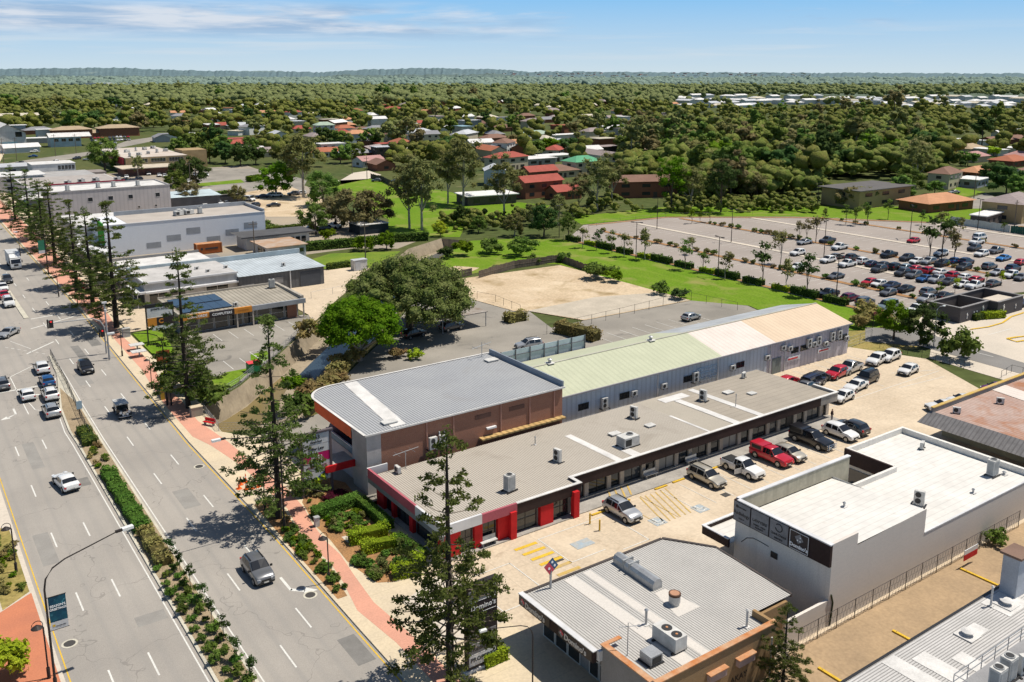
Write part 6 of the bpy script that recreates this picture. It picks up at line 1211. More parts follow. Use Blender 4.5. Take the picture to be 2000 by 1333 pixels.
def clump_leaves(r, C, rad, per, size, up=.85, flat=.75):
    k = len(C); d = r.normal(size=(k, per, 3)); d /= np.linalg.norm(d, axis=2, keepdims=True)
    rr = rad[:, None, None] * (r.random((k, per, 1)) ** .45) * np.array([1, 1, flat])
    P = (C[:, None, :] + d * rr).reshape(-1, 3); Nn = (d + r.normal(size=d.shape) * .55 + np.array([0, 0, up])).reshape(-1, 3)
    return P, Nn, size * (.6 + .8 * r.random(len(P)))
def crown(kind, seed):
    """unit-ish crowns in metres at scale 1: (clump centres, clump radii, leaves per clump, leaf size, trunk height)"""
    r = np.random.default_rng(seed)
    def ell(n, rx, rz, cz, lo=-1.0, shell=.5, lump=.25):
        d = r.normal(size=(n * 3, 3)); d /= np.linalg.norm(d, axis=1, keepdims=True); d = d[d[:, 2] > lo][:n]
        return d * (shell + (1 - shell) * r.random((len(d), 1))) * np.array([rx, rx, rz]) * (1 + lump * r.normal(size=(len(d), 1))) + np.array([0, 0, cz])
    if kind == 'gum': C = ell(38, 4.0, 4.8, 9.0, -.9, .45, .2); return C, r.uniform(.9, 1.6, len(C)), 78, .21, 9.5
    if kind == 'gumfar': C = ell(22, 4.6, 4.2, 8.6, -.85, .4, .2); return C, r.uniform(1.2, 2.0, len(C)), 30, .46, 9
    if kind == 'dome': C = ell(230, 9.6, 6.6, 5.2, -.2, .74, .04); return C, r.uniform(1.4, 2.1, len(C)), 170, .18, 6
    if kind == 'umbrella': C = ell(150, 6.0, 4.6, 5.2, -.16, .72, .03); return C, r.uniform(1.2, 1.7, len(C)), 150, .17, 5
    if kind == 'round': C = ell(40, 3.7, 3.5, 4.5, -.85, .62, .1); return C, r.uniform(.9, 1.4, len(C)), 84, .2, 4.5
    if kind == 'roundfar': C = ell(24, 4.8, 3.8, 4.6, -.8, .55, .15); return C, r.uniform(1.3, 2.1, len(C)), 32, .46, 4.2
    if kind == 'tallfar': C = ell(22, 3.2, 5.6, 7.0, -.9, .45, .18); return C, r.uniform(1.1, 1.8, len(C)), 30, .44, 8
    if kind == 'conefar':
        z = r.uniform(1.5, 11.5, 16); a = r.random(16) * 6.28; q = (12.5 - z) * .2; C = np.stack([q * np.cos(a), q * np.sin(a), z], 1); return C, .6 + q * .5, 22, .45, 11
    if kind == 'sapling': C = ell(9, 1.1, 1.5, 3.4, -.8, .3, .25); return C, r.uniform(.45, .8, len(C)), 46, .17, 3.4
    if kind == 'bush': C = ell(12, 1.1, .75, .75, -.3, .5, .18); return C, r.uniform(.4, .65, len(C)), 60, .15, .8
    if kind == 'bushfar': C = ell(9, 1.2, .8, .8, -.3, .4, .2); return C, r.uniform(.5, .9, len(C)), 26, .34, .8
    if kind == 'tuft': C = ell(7, .36, .22, .2, -.2, .5, .2); return C, r.uniform(.14, .26, len(C)), 34, .085, .2
def trunk(seed, C, h, r0, mat, limbs=6):
    r = random.Random(seed); m = MB(mat); bend = [(r.uniform(-.3, .3) * t, r.uniform(-.3, .3) * t, h * t) for t in (0, .35, .7, 1)]
    m.tube(bend, [r0, r0 * .8, r0 * .55, r0 * .22], 7, cap=False)
    for i in range(limbs):
        c = C[int(i * len(C) / limbs)]; b = Vector(bend[1 + (i % 2)]); e = Vector(c); mm = (b + e) / 2 + Vector((0, 0, -.06 * (e - b).length))
        m.tube([b, mm, e], [r0 * .42, r0 * .28, r0 * .1], 5, cap=False)
    return m
_o = [Vector(v) for v in ((1, 0, 0), (-1, 0, 0), (0, 1, 0), (0, -1, 0), (0, 0, 1), (0, 0, -1))]; _t = [(0, 2, 4), (2, 1, 4), (1, 3, 4), (3, 0, 4), (2, 0, 5), (1, 2, 5), (3, 1, 5), (0, 3, 5)]; _m = {}; BF = []
def _mid(i, j):
    k = (min(i, j), max(i, j))
    if k not in _m: _m[k] = len(_o); _o.append((_o[i] + _o[j]).normalized())
    return _m[k]
for a_, b_, c_ in _t: x, y, z = _mid(a_, b_), _mid(b_, c_), _mid(c_, a_); BF += [(a_, x, z), (x, b_, y), (z, y, c_), (x, y, z)]
BV = np.array([tuple(v) for v in _o]); BF = np.array(BF)
def add_blobs(me, C, rad, flat, seed, extra=None):
    '''smooth lumps of canopy behind the loose leaves'''
    r = np.random.default_rng(seed); n = len(C); V = BV[None] * (1 + .16 * r.normal(size=(n, len(BV), 1))) * rad[:, None, None] * np.array([1, 1, flat]) + C[:, None, :]; F = (BF[None] + (np.arange(n) * len(BV))[:, None, None]).reshape(-1, 3)
    m2 = bpy.data.meshes.new('lumps'); m2.from_pydata(V.reshape(-1, 3).tolist(), [], F.tolist()); m2.polygons.foreach_set('use_smooth', [True] * len(F)); bm = bmesh.new(); bm.from_mesh(me); bm.from_mesh(m2); bm.to_mesh(me); bm.free(); bpy.data.meshes.remove(m2); return me
TP = {}
def tree_proto(kind, tone, seed):
    key = (kind, tone, seed)
    if key in TP: return TP[key]
    C, rad, per, size, h = crown(kind, seed); r = np.random.default_rng(seed + 50)
    nm = 'shrub' if kind in ('bush', 'bushfar') else ('plant_tuft' if kind == 'tuft' else 'tree')
    t = thing(nm, None, 'shrub' if nm == 'shrub' else ('plant' if nm == 'plant_tuft' else 'tree'))
    o = bpy.data.objects.new('crown' if nm == 'tree' else 'foliage', leaves_mesh('crown', *clump_leaves(r, C, rad, per, size), LEAF[tone], seed)); col.objects.link(o); o.parent = t
    if 'far' in kind or kind in ('dome', 'umbrella', 'round', 'gum', 'bush'): add_blobs(o.data, C, rad * (.72 if 'far' in kind else (.5 if kind == 'gum' else .55)), .75, seed)
    if nm == 'tree': trunk(seed, C, h, {'dome': .75, 'umbrella': .45, 'sapling': .07}.get(kind, .26), BARKW if tone in ('olive',) or kind == 'umbrella' else BARK, 7 if 'far' not in kind else 3).build('trunk', t, local=True)
    TP[key] = t; return t
def tree(kind, tone, seed, x, y, z, label, group=None, s=1.0, rz=None, cat=None):
    p = tree_proto(kind, tone, seed % (3 if 'far' in kind or kind in ('sapling', 'bush', 'tuft') else 2) + 1)
    o = place(p, (x, y, z), rnd.uniform(0, 6.28) if rz is None else rz, label, cat or p.get('category'), group, s)
    return o
# hoop pines: whorls of tufted branches on a straight trunk
def pine_proto(seed, H=20.0):
    r = random.Random(seed); rn = np.random.default_rng(seed); t = thing('pine_tree', None, 'pine tree')
    tk = MB(BARKD, M('twig_bark', (.24, .20, .155), .9, scale=2)); tk.tube([(0, 0, 0), (.05, 0, H * .4), (-.04, .05, H * .8), (0, 0, H)], [.34, .24, .12, .03], 8, cap=False)
    P, Nn, S = [], [], []
    z = 3.0; k = 0
    while z < H - .3:
        f = (z - 3.0) / (H - 3.0)
        Rm = (5.0 if f < .42 else 4.3) * (1 - f) ** .9 + .45
        nb = 6 if f < .42 else 5
        for b in range(nb):
            if r.random() < (.06 if f < .4 else .30): continue
            a = 6.283 * b / nb + k * .9 + r.uniform(-.35, .35); L = Rm * r.uniform(.55, 1.1); rise = L * (.06 + .32 * f) - (.4 if f < .2 else 0)
            pts = [(0, 0, z), (math.cos(a) * L * .5, math.sin(a) * L * .5, z + rise * .2), (math.cos(a) * L, math.sin(a) * L, z + rise)]
            tk.tube(pts, [.075 * (1.2 - f), .05 * (1.2 - f), .02], 4, 1, cap=False)
            s0 = .34 if f < .42 else .6; nt_ = max(2, int(L * (1.2 if f < .42 else .85)))
            for q in range(nt_):
                u = s0 + (1 - s0) * (q + .6) / nt_
                c = np.array([math.cos(a) * L * u, math.sin(a) * L * u, z + rise * u * u]) + rn.normal(size=3) * np.array([.3, .3, .14])
                m_ = 44; d = rn.normal(size=(m_, 3)); d[:, 2] = np.abs(d[:, 2]) * .6 + .05; d /= np.linalg.norm(d, axis=1, keepdims=True); rad = .56 if f < .4 else .48
                P.append(c + d * rad * rn.uniform(.2, 1, (m_, 1))); Nn.append(np.cross(d, rn.normal(size=(m_, 3))) + d * .5 + np.array([0, 0, .35])); S.append(.115 * rn.uniform(.7, 1.4, m_))
        z += r.uniform(.68, .9) if f < .38 else r.uniform(1.0, 1.35); k += 1
    for q in range(5):
        d = rn.normal(size=(30, 3)); d /= np.linalg.norm(d, axis=1, keepdims=True); P.append(np.array([0, 0, H - .2 - q * .35]) + d * .55); Nn.append(d + np.array([0, 0, .4])); S.append(.12 * rn.uniform(.7, 1.3, 30))
    tk.build('trunk', t, local=True)
    o = bpy.data.objects.new('crown', leaves_mesh('crown', np.concatenate(P), np.concatenate(Nn), np.concatenate(S), LEAF['pine'], seed, 1.25)); col.objects.link(o); o.parent = t
    return t
PINES = [pine_proto(s) for s in (3, 8, 21)]
GPN = 'tall pines along the footpath'
for k, (px, py, h, lb) in enumerate([(545, 1012, 21.3, 'tall pine in front of the sign tower, casting a big shadow on the road'), (880, 1334, 20.2, 'tall pine in front of the dark sign totem, nearest the viewer'), (368, 797, 22.0, 'dark pine on the footpath beside the vintage car, left of the creek'),
        (228, 640, 22.6, 'tall pine beside the traffic light gantry'), (182, 600, 19.5, 'slender pine just behind the traffic light gantry'), (108, 517, 20.0, 'bushy pine with the grey street banner before it'), (62, 468, 19.0, 'broad pine at the left edge by the white shopfronts'), (30, 430, 17.0, 'pine furthest along the footpath'), (86, 486, 18.0, 'pine between the broad one and the banner one'), (150, 560, 18.5, 'thin-topped pine before the green panel building')]):
    x, y = G(px, py, .15); place(PINES[k % 3], (x, y, .14), k * 1.3, lb, 'pine tree', GPN, (h / 20 * (1.0 if k < 3 else 1.3),) * 2 + (h / 20,))
x, y = G(1528, 1350, .15); place(PINES[1], (x, y, .14), 1.0, 'small scraggly pine behind the pizza shop brick wall', 'pine tree', GPN, (.46, .46, .36))
def tpx(kind, tone, px, py, label, s=1.0, group=None, seed=1, z=.05, sz=None):
    x, y = G(px, py, z); return tree(kind, tone, seed, x, y, z, label, group, (s, s, sz or s))
GT = 'trees around the yards and creek'
tpx('dome', 'fig', 800, 652, 'huge spreading dome-shaped tree shading the carport', 1.08, GT, 1, sz=1.12)
tpx('umbrella', 'bright', 703, 706, 'bright green umbrella tree with pale trunk beside the drain', 1.02, GT, 1)
tpx('round', 'bright', 540, 384, 'round bright green tree over parked cars beside the dirt yard', 1.75, GT, 1, sz=1.55)
tpx('gum', 'olive', 593, 386, 'tall olive gum tree left of the street corner', 2.0, GT, 1, sz=1.75); tpx('round', 'mid', 632, 402, 'light green bushy tree at the foot of the tall gum', 1.5, GT, 2)
tpx('round', 'mid', 617, 458, 'rounded dark tree over the white ute in the hedge yard', 1.15, GT, 2); tpx('round', 'brown', 690, 452, 'left one of two brownish olive trees beside the bright field', 1.75, GT, 1, sz=1.5); tpx('round', 'brown', 732, 448, 'right one of two brownish olive trees beside the bright field', 1.5, GT, 2, sz=1.45); tpx('round', 'brown', 655, 446, 'brownish tree between hedge tree and the olive pair', 1.25, GT, 2)
tpx('gum', 'olive', 800, 447, 'multi-stemmed gum standing on the bright field, left stem', 1.5, GT, 2); tpx('gum', 'olive', 824, 450, 'multi-stemmed gum standing on the bright field, right stem', 1.6, GT, 1); tpx('gum', 'olive', 905, 402, 'tall pale-trunked gum in the middle of the bright field', 1.85, GT, 1, sz=1.75); tpx('gum', 'olive', 985, 428, 'leaning gum beside the red-roofed flats', 1.4, GT, 2); tpx('gum', 'olive', 875, 398, 'smaller gum left of the tall pale-trunked one', 1.3, GT, 2)
tpx('round', 'dark', 903, 440, 'dark round bush tree on the field edge', .75, GT, 1); tpx('round', 'dark', 1062, 462, 'dark leafy tree at the car park corner', 1.05, GT, 1, sz=1.1); tpx('gum', 'olive', 1166, 412, 'gum left of the brown-roofed flats', 1.35, GT, 1); tpx('gum', 'brown', 1130, 415, 'brownish gum at the creek bend', .9, GT, 2); tpx('gum', 'olive', 1195, 402, 'second gum beside the brown-roofed flats', 1.25, GT, 2)
for k, (px, py, kd, tn, s, lb) in enumerate([(1040, 440, 'round', 'olive', .8, 'olive tree on the creek bank left of the dark leafy tree'), (1090, 440, 'gum', 'olive', .7, 'thin gum right of the dark leafy tree'), (1005, 462, 'round', 'olive', .8, 'olive bush tree at the head of the creek lawn'), (935, 455, 'round', 'mid', .6, 'low green tree by the timber drain edge'), (860, 462, 'round', 'lime', .55, 'yellowish bush tree at the drain bend'), (1110, 470, 'gum', 'mid', .6, 'white-limbed young gum at the car park corner'), (755, 488, 'round', 'bright', .6, 'bright feathery tree at the hedge end'), (640, 470, 'bush', 'bright', 2.0, 'bright bamboo clump left along the hedge'), (712, 490, 'bush', 'bright', 2.2, 'bright bamboo clump right along the hedge'), (523, 455, 'bush', 'mid', 2.4, 'green shrub at the corner of the blockwork building'), (490, 300, 'round', 'mid', 1.2, 'tree before the orange-roofed house'), (352, 362, 'round', 'dark', 1.3, 'left shade tree in the northern car park'), (384, 365, 'round', 'dark', 1.5, 'right shade tree in the northern car park'), (344, 378, 'round', 'mid', 1.1, 'tree at the end of the pinkish grey building'), (372, 402, 'round', 'brown', 1.05, 'reddish brown tree before the ice-blue shed'), (465, 398, 'round', 'brown', .8, 'brown bush tree beside the parked white cars'), (205, 335, 'round', 'mid', 1.9, 'spreading tree behind the taupe roof'), (270, 345, 'gum', 'olive', .7, 'pale sapling before the cream awning'), (775, 700, 'bush', 'dry', 1.2, 'dry shrub at the creek carport edge')]):
    tpx(kd, tn, px, py, lb, s, GT, k)
GCP = 'young trees in the big car park'
CPT = [(1138, 484, 'olive', 1.15, 'first thin tree of the lawn-side row'), (1165, 489, 'dark', 1.05, 'second tree of the lawn-side row'), (1195, 495, 'mid', 1.1, 'third tree of the lawn-side row'), (1219, 501, 'olive', 1.25, 'fourth tree of the lawn-side row'), (1260, 508, 'olive', 1.5, 'fifth tree, the tallest at the start of the lawn-side row'), (1338, 527, 'mid', 1.35, 'green tree alone at the lawn-side planted strip'), (1373, 532, 'mid', 1.0, 'smaller green tree beside the alone one'), (1416, 545, 'olive', 1.2, 'tree left of the slim lamp post by the lawn'), (1489, 553, 'dark', 1.7, 'dense dark tree by the lawn-side strip'), (1524, 517, 'olive', 1.7, 'tree behind the dense dark one'), (1536, 567, 'olive', 1.3, 'tree right of the dense dark one'), (1575, 580, 'dark', 1.7, 'dark tree nearest the shed roof'), (1352, 498, 'olive', .95, 'slim tree within the second planted strip'), (1561, 467, 'brown', 1.0, 'left one of three slim brownish trees'), (1575, 470, 'brown', 1.1, 'middle one of three slim brownish trees'), (1593, 475, 'brown', 1.5, 'right, tallest one of three slim brownish trees'), (1351, 437, 'bright', .9, 'bright sapling, left of three at the far edge'), (1367, 436, 'bright', .7, 'bright sapling, middle of three at the far edge'), (1386, 435, 'bright', 1.0, 'bright sapling, right of three at the far edge'), (1610, 436, 'mid', .9, 'green sapling before the flat-roofed flats'), (1652, 439, 'mid', 1.15, 'left one of three leafy trees at the far verge'), (1670, 441, 'mid', 1.2, 'middle one of three leafy trees at the far verge'), (1694, 439, 'mid', 1.3, 'right one of three leafy trees at the far verge'), (1734, 429, 'mid', 1.2, 'leafy tree left of the orange roof'), (1836, 458, 'olive', 1.35, 'tall thin tree on the far planted strip'), (1873, 464, 'olive', 1.1, 'thin tree before the pale fence'), (1815, 508, 'dark', 2.0, 'left stem of the big dark tree clump among the cars'), (1840, 502, 'dark', 2.1, 'middle stem of the big dark tree clump among the cars'), (1864, 513, 'brown', 1.6, 'right brownish stem of the big tree clump among the cars'), (1832, 588, 'bright', .75, 'bright young tree beside the amenities block'), (1865, 573, 'lime', .7, 'yellow-green sapling behind the amenities block'), (1955, 558, 'lime', .6, 'yellowish sapling right of the amenities block'), (1926, 554, 'bright', .5, 'small bright bush tree at the row end'), (1960, 455, 'mid', .6, 'small round tree at the dark green fence'), (1800, 440, 'dark', .9, 'dark shrubby tree before the orange roof')]
for k, (px, py, tn, s, lb) in enumerate(CPT): tpx('sapling', tn, px, py, lb, s * 1.08, GCP, k, .06)
tpx('round', 'bright', 1745, 663, 'bright green tree beside the dry verge', .78, GT, 1, sz=.85); tpx('round', 'dark', 1797, 674, 'dark flat-topped tree above the black fence', .86, GT, 2, sz=.92); tpx('bush', 'mid', 1867, 703, 'leafy shrub at the right end of the black fence', 2.3, GT, 2, sz=2.9)
# hedges: clipped boxes of leaves
def hedge(pts, w, h, tone, label, group='clipped hedges', z=.14, dens=170, size=.085, flat=True, name='hedge'):
    r = np.random.default_rng(abs(hash(label)) % 1000 if False else len(label) * 7 + int(pts[0][0])); P, Nn = [], []; core = MB(M('hedge_core_' + tone, {'lime': (.22, .30, .015), 'fern': (.075, .16, .02), 'bright': (.10, .20, .012), 'dry': (.16, .14, .05), 'plum': (.07, .01, .02)}.get(tone, (.05, .09, .018)), .95, scale=2.5, fine=14, var=.5, fvar=.6, bump=1.0))
    for (ax, ay), (bx, by) in zip(pts, pts[1:]):
        L = math.hypot(bx - ax, by - ay); dx, dy = (bx - ax) / L, (by - ay) / L; n = int(dens * L * (w + 2 * h) / 2)
        u = r.random(n) * (L + w * .4) - w * .2; sd = r.random(n); top = sd < w / (w + 2 * h); v = np.where(top, (r.random(n) - .5) * w, np.where(r.random(n) < .5, -.5, .5) * w); zz = np.where(top, h, r.random(n) * h)
        if not flat: zz = zz * (1 + .18 * np.sin(u * 2.1)); v = v * (1 + .15 * np.sin(u * 1.7 + 1))
        q = np.stack([ax + dx * u - dy * v, ay + dy * u + dx * v, z + zz], 1) + r.normal(size=(n, 3)) * (.03 if size < .1 else .06); P.append(q)
        nn = np.stack([np.where(top, 0, -dy * np.sign(v)), np.where(top, 0, dx * np.sign(v)), np.where(top, 1, .2)], 1) + r.normal(size=(n, 3)) * .5; Nn.append(nn)
        core.rbox((ax + bx) / 2, (ay + by) / 2, z - .05, L + .1, w * .97, h * .975, math.atan2(dy, dx))
    P = np.concatenate(P); t = thing(name, label, 'hedge', (pts[0][0], pts[0][1], 0), 0, group)
    me = leaves_mesh('foliage', P - np.array([pts[0][0], pts[0][1], 0]), np.concatenate(Nn), size * (.7 + .6 * r.random(len(P))), LEAF[tone], 5)
    o = bpy.data.objects.new('foliage', me); col.objects.link(o); o.parent = t; core.build('branches', t); return t
hedge([(32.9, 82.2), (38.1, 82.7)], 1.5, 1.05, 'fern', 'flat-topped long hedge nearest the brick building pier'); hedge([(38.0, 82.0), (38.0, 75.6)], 1.1, 1.05, 'fern', 'narrow long hedge running along the street side of the shops')
hedge([(33.7, 75.4), (37.3, 74.9)], 1.3, 1.15, 'lime', 'wavy lime hedge on the far side of the garden path', flat=False); hedge([(33.8, 73.0), (36.9, 72.3)], 1.0, 1.1, 'lime', 'thin wavy lime hedge on the near side of the garden path', flat=False)
hedge([(37.3, 72.8), (37.8, 68.6)], 1.2, 1.05, 'fern', 'green hedge behind the pine at the shop corner'); hedge([(34.3, 67.6), (36.6, 66.9)], 1.4, .9, 'lime', 'untidy lime hedge at the driveway corner', flat=False); hedge([(36.6, 67.6), (37.6, 68.6)], 1.1, 1.1, 'lime', 'bright lime shrub hedge behind the driveway corner', flat=False)
hedge([G(945, 1300, .2), G(985, 1282, .2)], 1.0, 1.0, 'lime', 'lime hedge around the base of the dark sign totem'); 
hedge([G(1092, 650), G(1165, 668)], 2.2, 1.9, 'dry', 'long olive hedge in front of the gravel slab', dens=40, size=.2, flat=False); hedge([G(990, 632), G(1022, 626)], 2.0, 1.6, 'dry', 'short dry hedge at the dirt lot corner', dens=40, size=.2, flat=False)
hedge([G(585, 492), G(700, 482), G(775, 473), G(835, 470)], 1.8, 2.2, 'mid', 'long dark hedge behind the yellow lawn', dens=22, size=.28); hedge([G(500, 462), G(590, 452)], 1.8, 2.0, 'mid', 'clipped hedge beside the blockwork building', dens=22, size=.28); hedge([G(640, 528), G(682, 522)], 1.4, 1.3, 'mid', 'low hedge beside the white cabinet', dens=30, size=.2)
hedge([G(380, 392), G(460, 382)], 2, 2.0, 'mid', 'hedge before the dark screen wall', dens=18, size=.3); hedge([G(487, 356), G(508, 352)], 3, 2.2, 'bright', 'bright hedge left of the round tree', dens=18, size=.3)
hedge([(165.5, 83.6), (169.5, 82.0)], 1.3, 1.2, 'lime', 'clipped lime hedge in front of the amenities block', dens=30, size=.2); hedge([(163, 84.0), (165, 83.7)], 1.0, 1.1, 'mid', 'clipped green hedge in front of the amenities block', dens=30, size=.2)
for k in range(14):
    t0 = 97 + k * 6.9; hedge([(153.0, t0), (153.0, t0 + 4.2 + (k % 3))], 1.3, 1.0 + .25 * (k % 3), 'mid' if k % 3 else 'lime', ['lime-tipped', 'low green', 'taller green'][k % 3] + ' shrub bed along the lawn edge of the big car park', 'shrub beds along the car park lawn', dens=16, size=.26, flat=False)
hedge([(35.6, 84.6), (37.6, 85.4)], 1.6, .55, 'plum', 'dark plum-red groundcover at the foot of the sign tower', flat=False)
# vines on the timber fence round the dirt lot, scrub in the drain, garden plants
SC = [(1165, 545, 'mid', 2.6, 'green creeper mound on the corner of the timber fence'), (1200, 552, 'bright', 1.8, 'green creeper mound right of the fence corner'), (1290, 575, 'mid', 1.6, 'creeper on the wire fence at the lawn'), (1325, 585, 'dark', 1.6, 'dark creeper on the wire fence end'), (1100, 512, 'mid', 1.5, 'creeper on the timber fence top'), (1040, 516, 'mid', 1.4, 'creeper left on the timber fence'),
      (960, 495, 'mid', 2.6, 'weedy green mound before the drain, middle'), (905, 500, 'bright', 2.4, 'weedy bright mound before the drain, left'), (1010, 500, 'fern', 2.6, 'weedy fern mound before the drain, right'), (1030, 485, 'mid', 2.0, 'weedy mound at the lawn start'), (870, 505, 'dark', 1.8, 'dark weedy mound by the drain gate'),
      (612, 665, 'dry', 2.2, 'dry branching shrub on the drain slope'), (640, 655, 'dry', 1.5, 'small dry shrub on the drain slope'), (660, 735, 'dry', 1.6, 'dry reeds on the near drain bank'), (690, 712, 'dry', 1.5, 'dry reeds by the umbrella tree trunk'), (640, 765, 'dry', 1.7, 'dry reeds behind the rounded building'), (610, 790, 'dry', 2.0, 'dry scrub between the pine and rounded building'), (668, 722, 'dry', 1.5, 'dry tussock mound on the bank beside the water'), (655, 748, 'dry', 1.4, 'dry tussock mound above the driveway kerb'), (628, 778, 'dry', 1.5, 'dry tussock mound left of the rounded roof'), (700, 690, 'dry', 1.3, 'dry tussock mound beside the umbrella trunk'), (585, 815, 'mid', 2.2, 'green scrub beside the pine at the drain'), (575, 770, 'bright', 1.7, 'bright leafy scrub behind the tall pine'), (1690, 628, 'dry', 2.2, 'pale dry reeds at the end of the shed, left clump'), (1712, 632, 'dry', 2.0, 'pale dry reeds at the end of the shed, right clump'), (1680, 640, 'dry', 1.6, 'pale dry reeds against the shed end wall')]
for k, (px, py, tn, s, lb) in enumerate(SC): tpx('bush', tn, px, py, lb, s, 'scrub and creepers', k)
for k, (px, py, tn, s, lb) in enumerate([(395, 790, 'mid', 2.6, 'big leafy bush below the dark pine, right side'), (365, 765, 'mid', 2.6, 'big leafy bush below the dark pine, left side'), (340, 760, 'bright', 1.9, 'brighter bush at the foot of the dark pine'), (585, 965, 'olive', .95, 'round clipped grey-green ball shrub by the sign tower'), (617, 955, 'lime', 1.5, 'bright lime shrub in front of the sign tower'), (810, 703, 'lime', 1.0, 'small lime shrub in the car park island'), (868, 842, 'bright', 1.3, 'bright green tree top growing against the brick wall'), (8, 1320, 'lime', 1.7, 'spiky lime plant at the bottom frame corner'), (1945, 1062, 'mid', .9, 'weeds along the fence near the grass patch')]):
    tpx('bush', tn, px, py, lb, s, 'garden shrubs', k, .14)
rg = random.Random(5)
def tufts(n, poly, tones, smin, smax, label, group, z=.14):
    (x0, x1), (y0, y1) = poly
    for i in range(n):
        tn = tones[i % len(tones)]; x, y = rg.uniform(x0, x1), rg.uniform(y0, y1)
        tree('tuft', tn, i, x, y, z, label % {'fern': 'ferny green', 'mid': 'mid green', 'bright': 'bright green', 'dry': 'straw-dry', 'olive': 'grey-green', 'lime': 'lime', 'brown': 'rusty brown', 'dark': 'dark'}[tn], group, rg.uniform(smin, smax))
tufts(22, ((33.6, 36.8), (77.2, 81.0)), ['fern', 'bright', 'olive'], 1.0, 1.8, '%s strappy plant inside the hedged garden square', 'plants in the hedged garden')
tufts(18, ((33.0, 36.4), (68.2, 71.4)), ['olive', 'fern', 'mid'], .9, 1.5, '%s plant in the garden nearest the driveway', 'plants in the driveway garden'); tufts(14, ((32.4, 33.3), (68, 72)), ['fern', 'mid'], 1.0, 1.4, '%s plant along the pink path edge', 'plants along the path edge')
tufts(44, ((28.9, 30.2), (68.0, 81.5)), ['mid', 'bright', 'mid', 'fern'], .8, 1.5, '%s groundcover plant in the kerbside bed', 'groundcover in the kerbside bed', .15); tufts(12, ((29.0, 30.4), (82.5, 88.0)), ['brown', 'mid', 'dry'], .8, 1.3, '%s plant at the foot of the tall pine', 'plants below the tall pine', .15)
tufts(16, ((33.4, 36.6), (83.2, 89)), ['brown', 'fern', 'dry'], .7, 1.1, '%s plant on the mulch by the sign tower', 'plants on the sign tower mulch', .15); tufts(24, ((4.8, 6.7), (84.5, 97.5)), ['dry', 'mid', 'dry', 'bright'], .8, 1.4, '%s tussock in the western kerb garden', 'tussocks in the western garden', .15)
# the median planting
hedge([(17.8, 89.5), (17.8, 105.5)], 1.45, .75, 'fern', 'long dense green hedge in the middle of the median', 'median planting', .15, 60, .16, False); hedge([(17.8, 81.5), (17.8, 88.6)], 1.3, .8, 'dry', 'golden grassy hedge in the median below the green one', 'median planting', .15, 60, .18, False); hedge([(17.9, 115.3), (18.0, 121.0)], 1.5, .75, 'mid', 'leafy green hedge at the upper end of the median', 'median planting', .15, 45, .18, False)
for i in range(36):
    y = 81.0 - i * .82; x = 17.2 + (i % 2) * 1.2 + rg.uniform(-.3, .3); tree('bush', 'mid' if i % 3 else 'fern', i, x, y, .15, ('mid green' if i % 3 else 'ferny') + ' ball shrub in the near end of the median', 'ball shrubs in the median', rg.uniform(.32, .55))
for i in range(9): tree('tuft', ['mid', 'bright', 'dry'][i % 3], i, 17.9 + rg.uniform(-.8, .8), 107 + i * .9, .15, ['mid green', 'bright green', 'dry'][i % 3] + ' tuft above the long median hedge', 'median tufts', rg.uniform(.9, 1.5))
for i in range(8): x, y = 18.7, 82.6 - i * 3.1; tree('sapling', 'dark', i, x, y, .15, 'little standard tree with bare stem on the median', 'standard trees on the median', .46)
# planted strips of the big car park
for k, (xc, ya, yb) in enumerate([(169.5, 98, 196), (204.5, 95, 200), (241.5, 92, 176)]):
    y = ya; i = 0
    while y < yb:
        if rg.random() < .62: tree('bushfar', ['brown', 'mid', 'olive'][i % 3], i, xc + rg.uniform(-.3, .3), y, .18, ['brownish', 'green', 'olive'][i % 3] + ' low plant in the %s planted strip of the big car park' % ['lawn-side', 'central', 'far'][k], 'low plants in the car park strips', rg.uniform(.45, .75))
        y += rg.uniform(1.8, 3.4) if k < 2 else rg.uniform(3, 5); i += 1
# ------------------------------------------------------------------ street furniture
poleb = M('dark_bronze_pole', (.05, .042, .04), .5, scale=2); poleg = M('grey_pole', (.42, .43, .44), .45, scale=2)
lampm = plain('lamp_lens', (.75, .76, .74), .3)
def heritage_lamp():
    t = thing('street_lamp', None, 'street lamp')
    MB(poleb).cyl(0, 0, 0, .9, .13, 10).cyl(0, 0, .9, 4.3, .06, 8).build('post', t, local=True)
    a = [(0, 0, 4.3)] + [(.38 - .38 * math.cos(q), 0, 4.55 + .38 * math.sin(q)) for q in [R(-20 + 25 * k) for k in range(9)]]
    MB(poleb).tube([(p[0] * -1, p[1], p[2]) for p in a], .03, 6).build('scroll_arm', t, local=True)
    MB(poleb).cyl(-.42, 0, 4.36, 4.6, .42, 14, 0, .1).build('lamp_shade', t, local=True); MB(lampm).cyl(-.42, 0, 4.3, 4.36, .2, 10).build('lamp_glass', t, local=True)
    return t
HL = heritage_lamp()
for px, py, z, lb in [(32, 1117, .14, 'small scrolled street lamp in the western kerb garden'), (96, 1325, .14, 'small scrolled street lamp on the terracotta paving at the frame bottom'), (643, 1137, .14, 'small scrolled street lamp in the kerbside bed beside the turn arrow'), (518, 996, .14, 'small scrolled street lamp half hidden by the tall pine'), (297, 760, .14, 'small scrolled street lamp opposite the black SUV'), (239, 696, .14, 'small scrolled street lamp nearest the traffic lights'), (335, 792, .14, 'small scrolled street lamp left of the dark pine'), (115, 580, .14, 'small scrolled street lamp by the kerbside shrubs'), (40, 500, .14, 'small scrolled street lamp at the brick crossing'), (22, 452, .14, 'farthest small scrolled street lamp')]:
    x, y = G(px, py, z); place(HL, (x, y, z), R(0 if px > 100 else 180) if px not in (32, 96) else R(0), lb, 'street lamp', 'small scrolled street lamps')
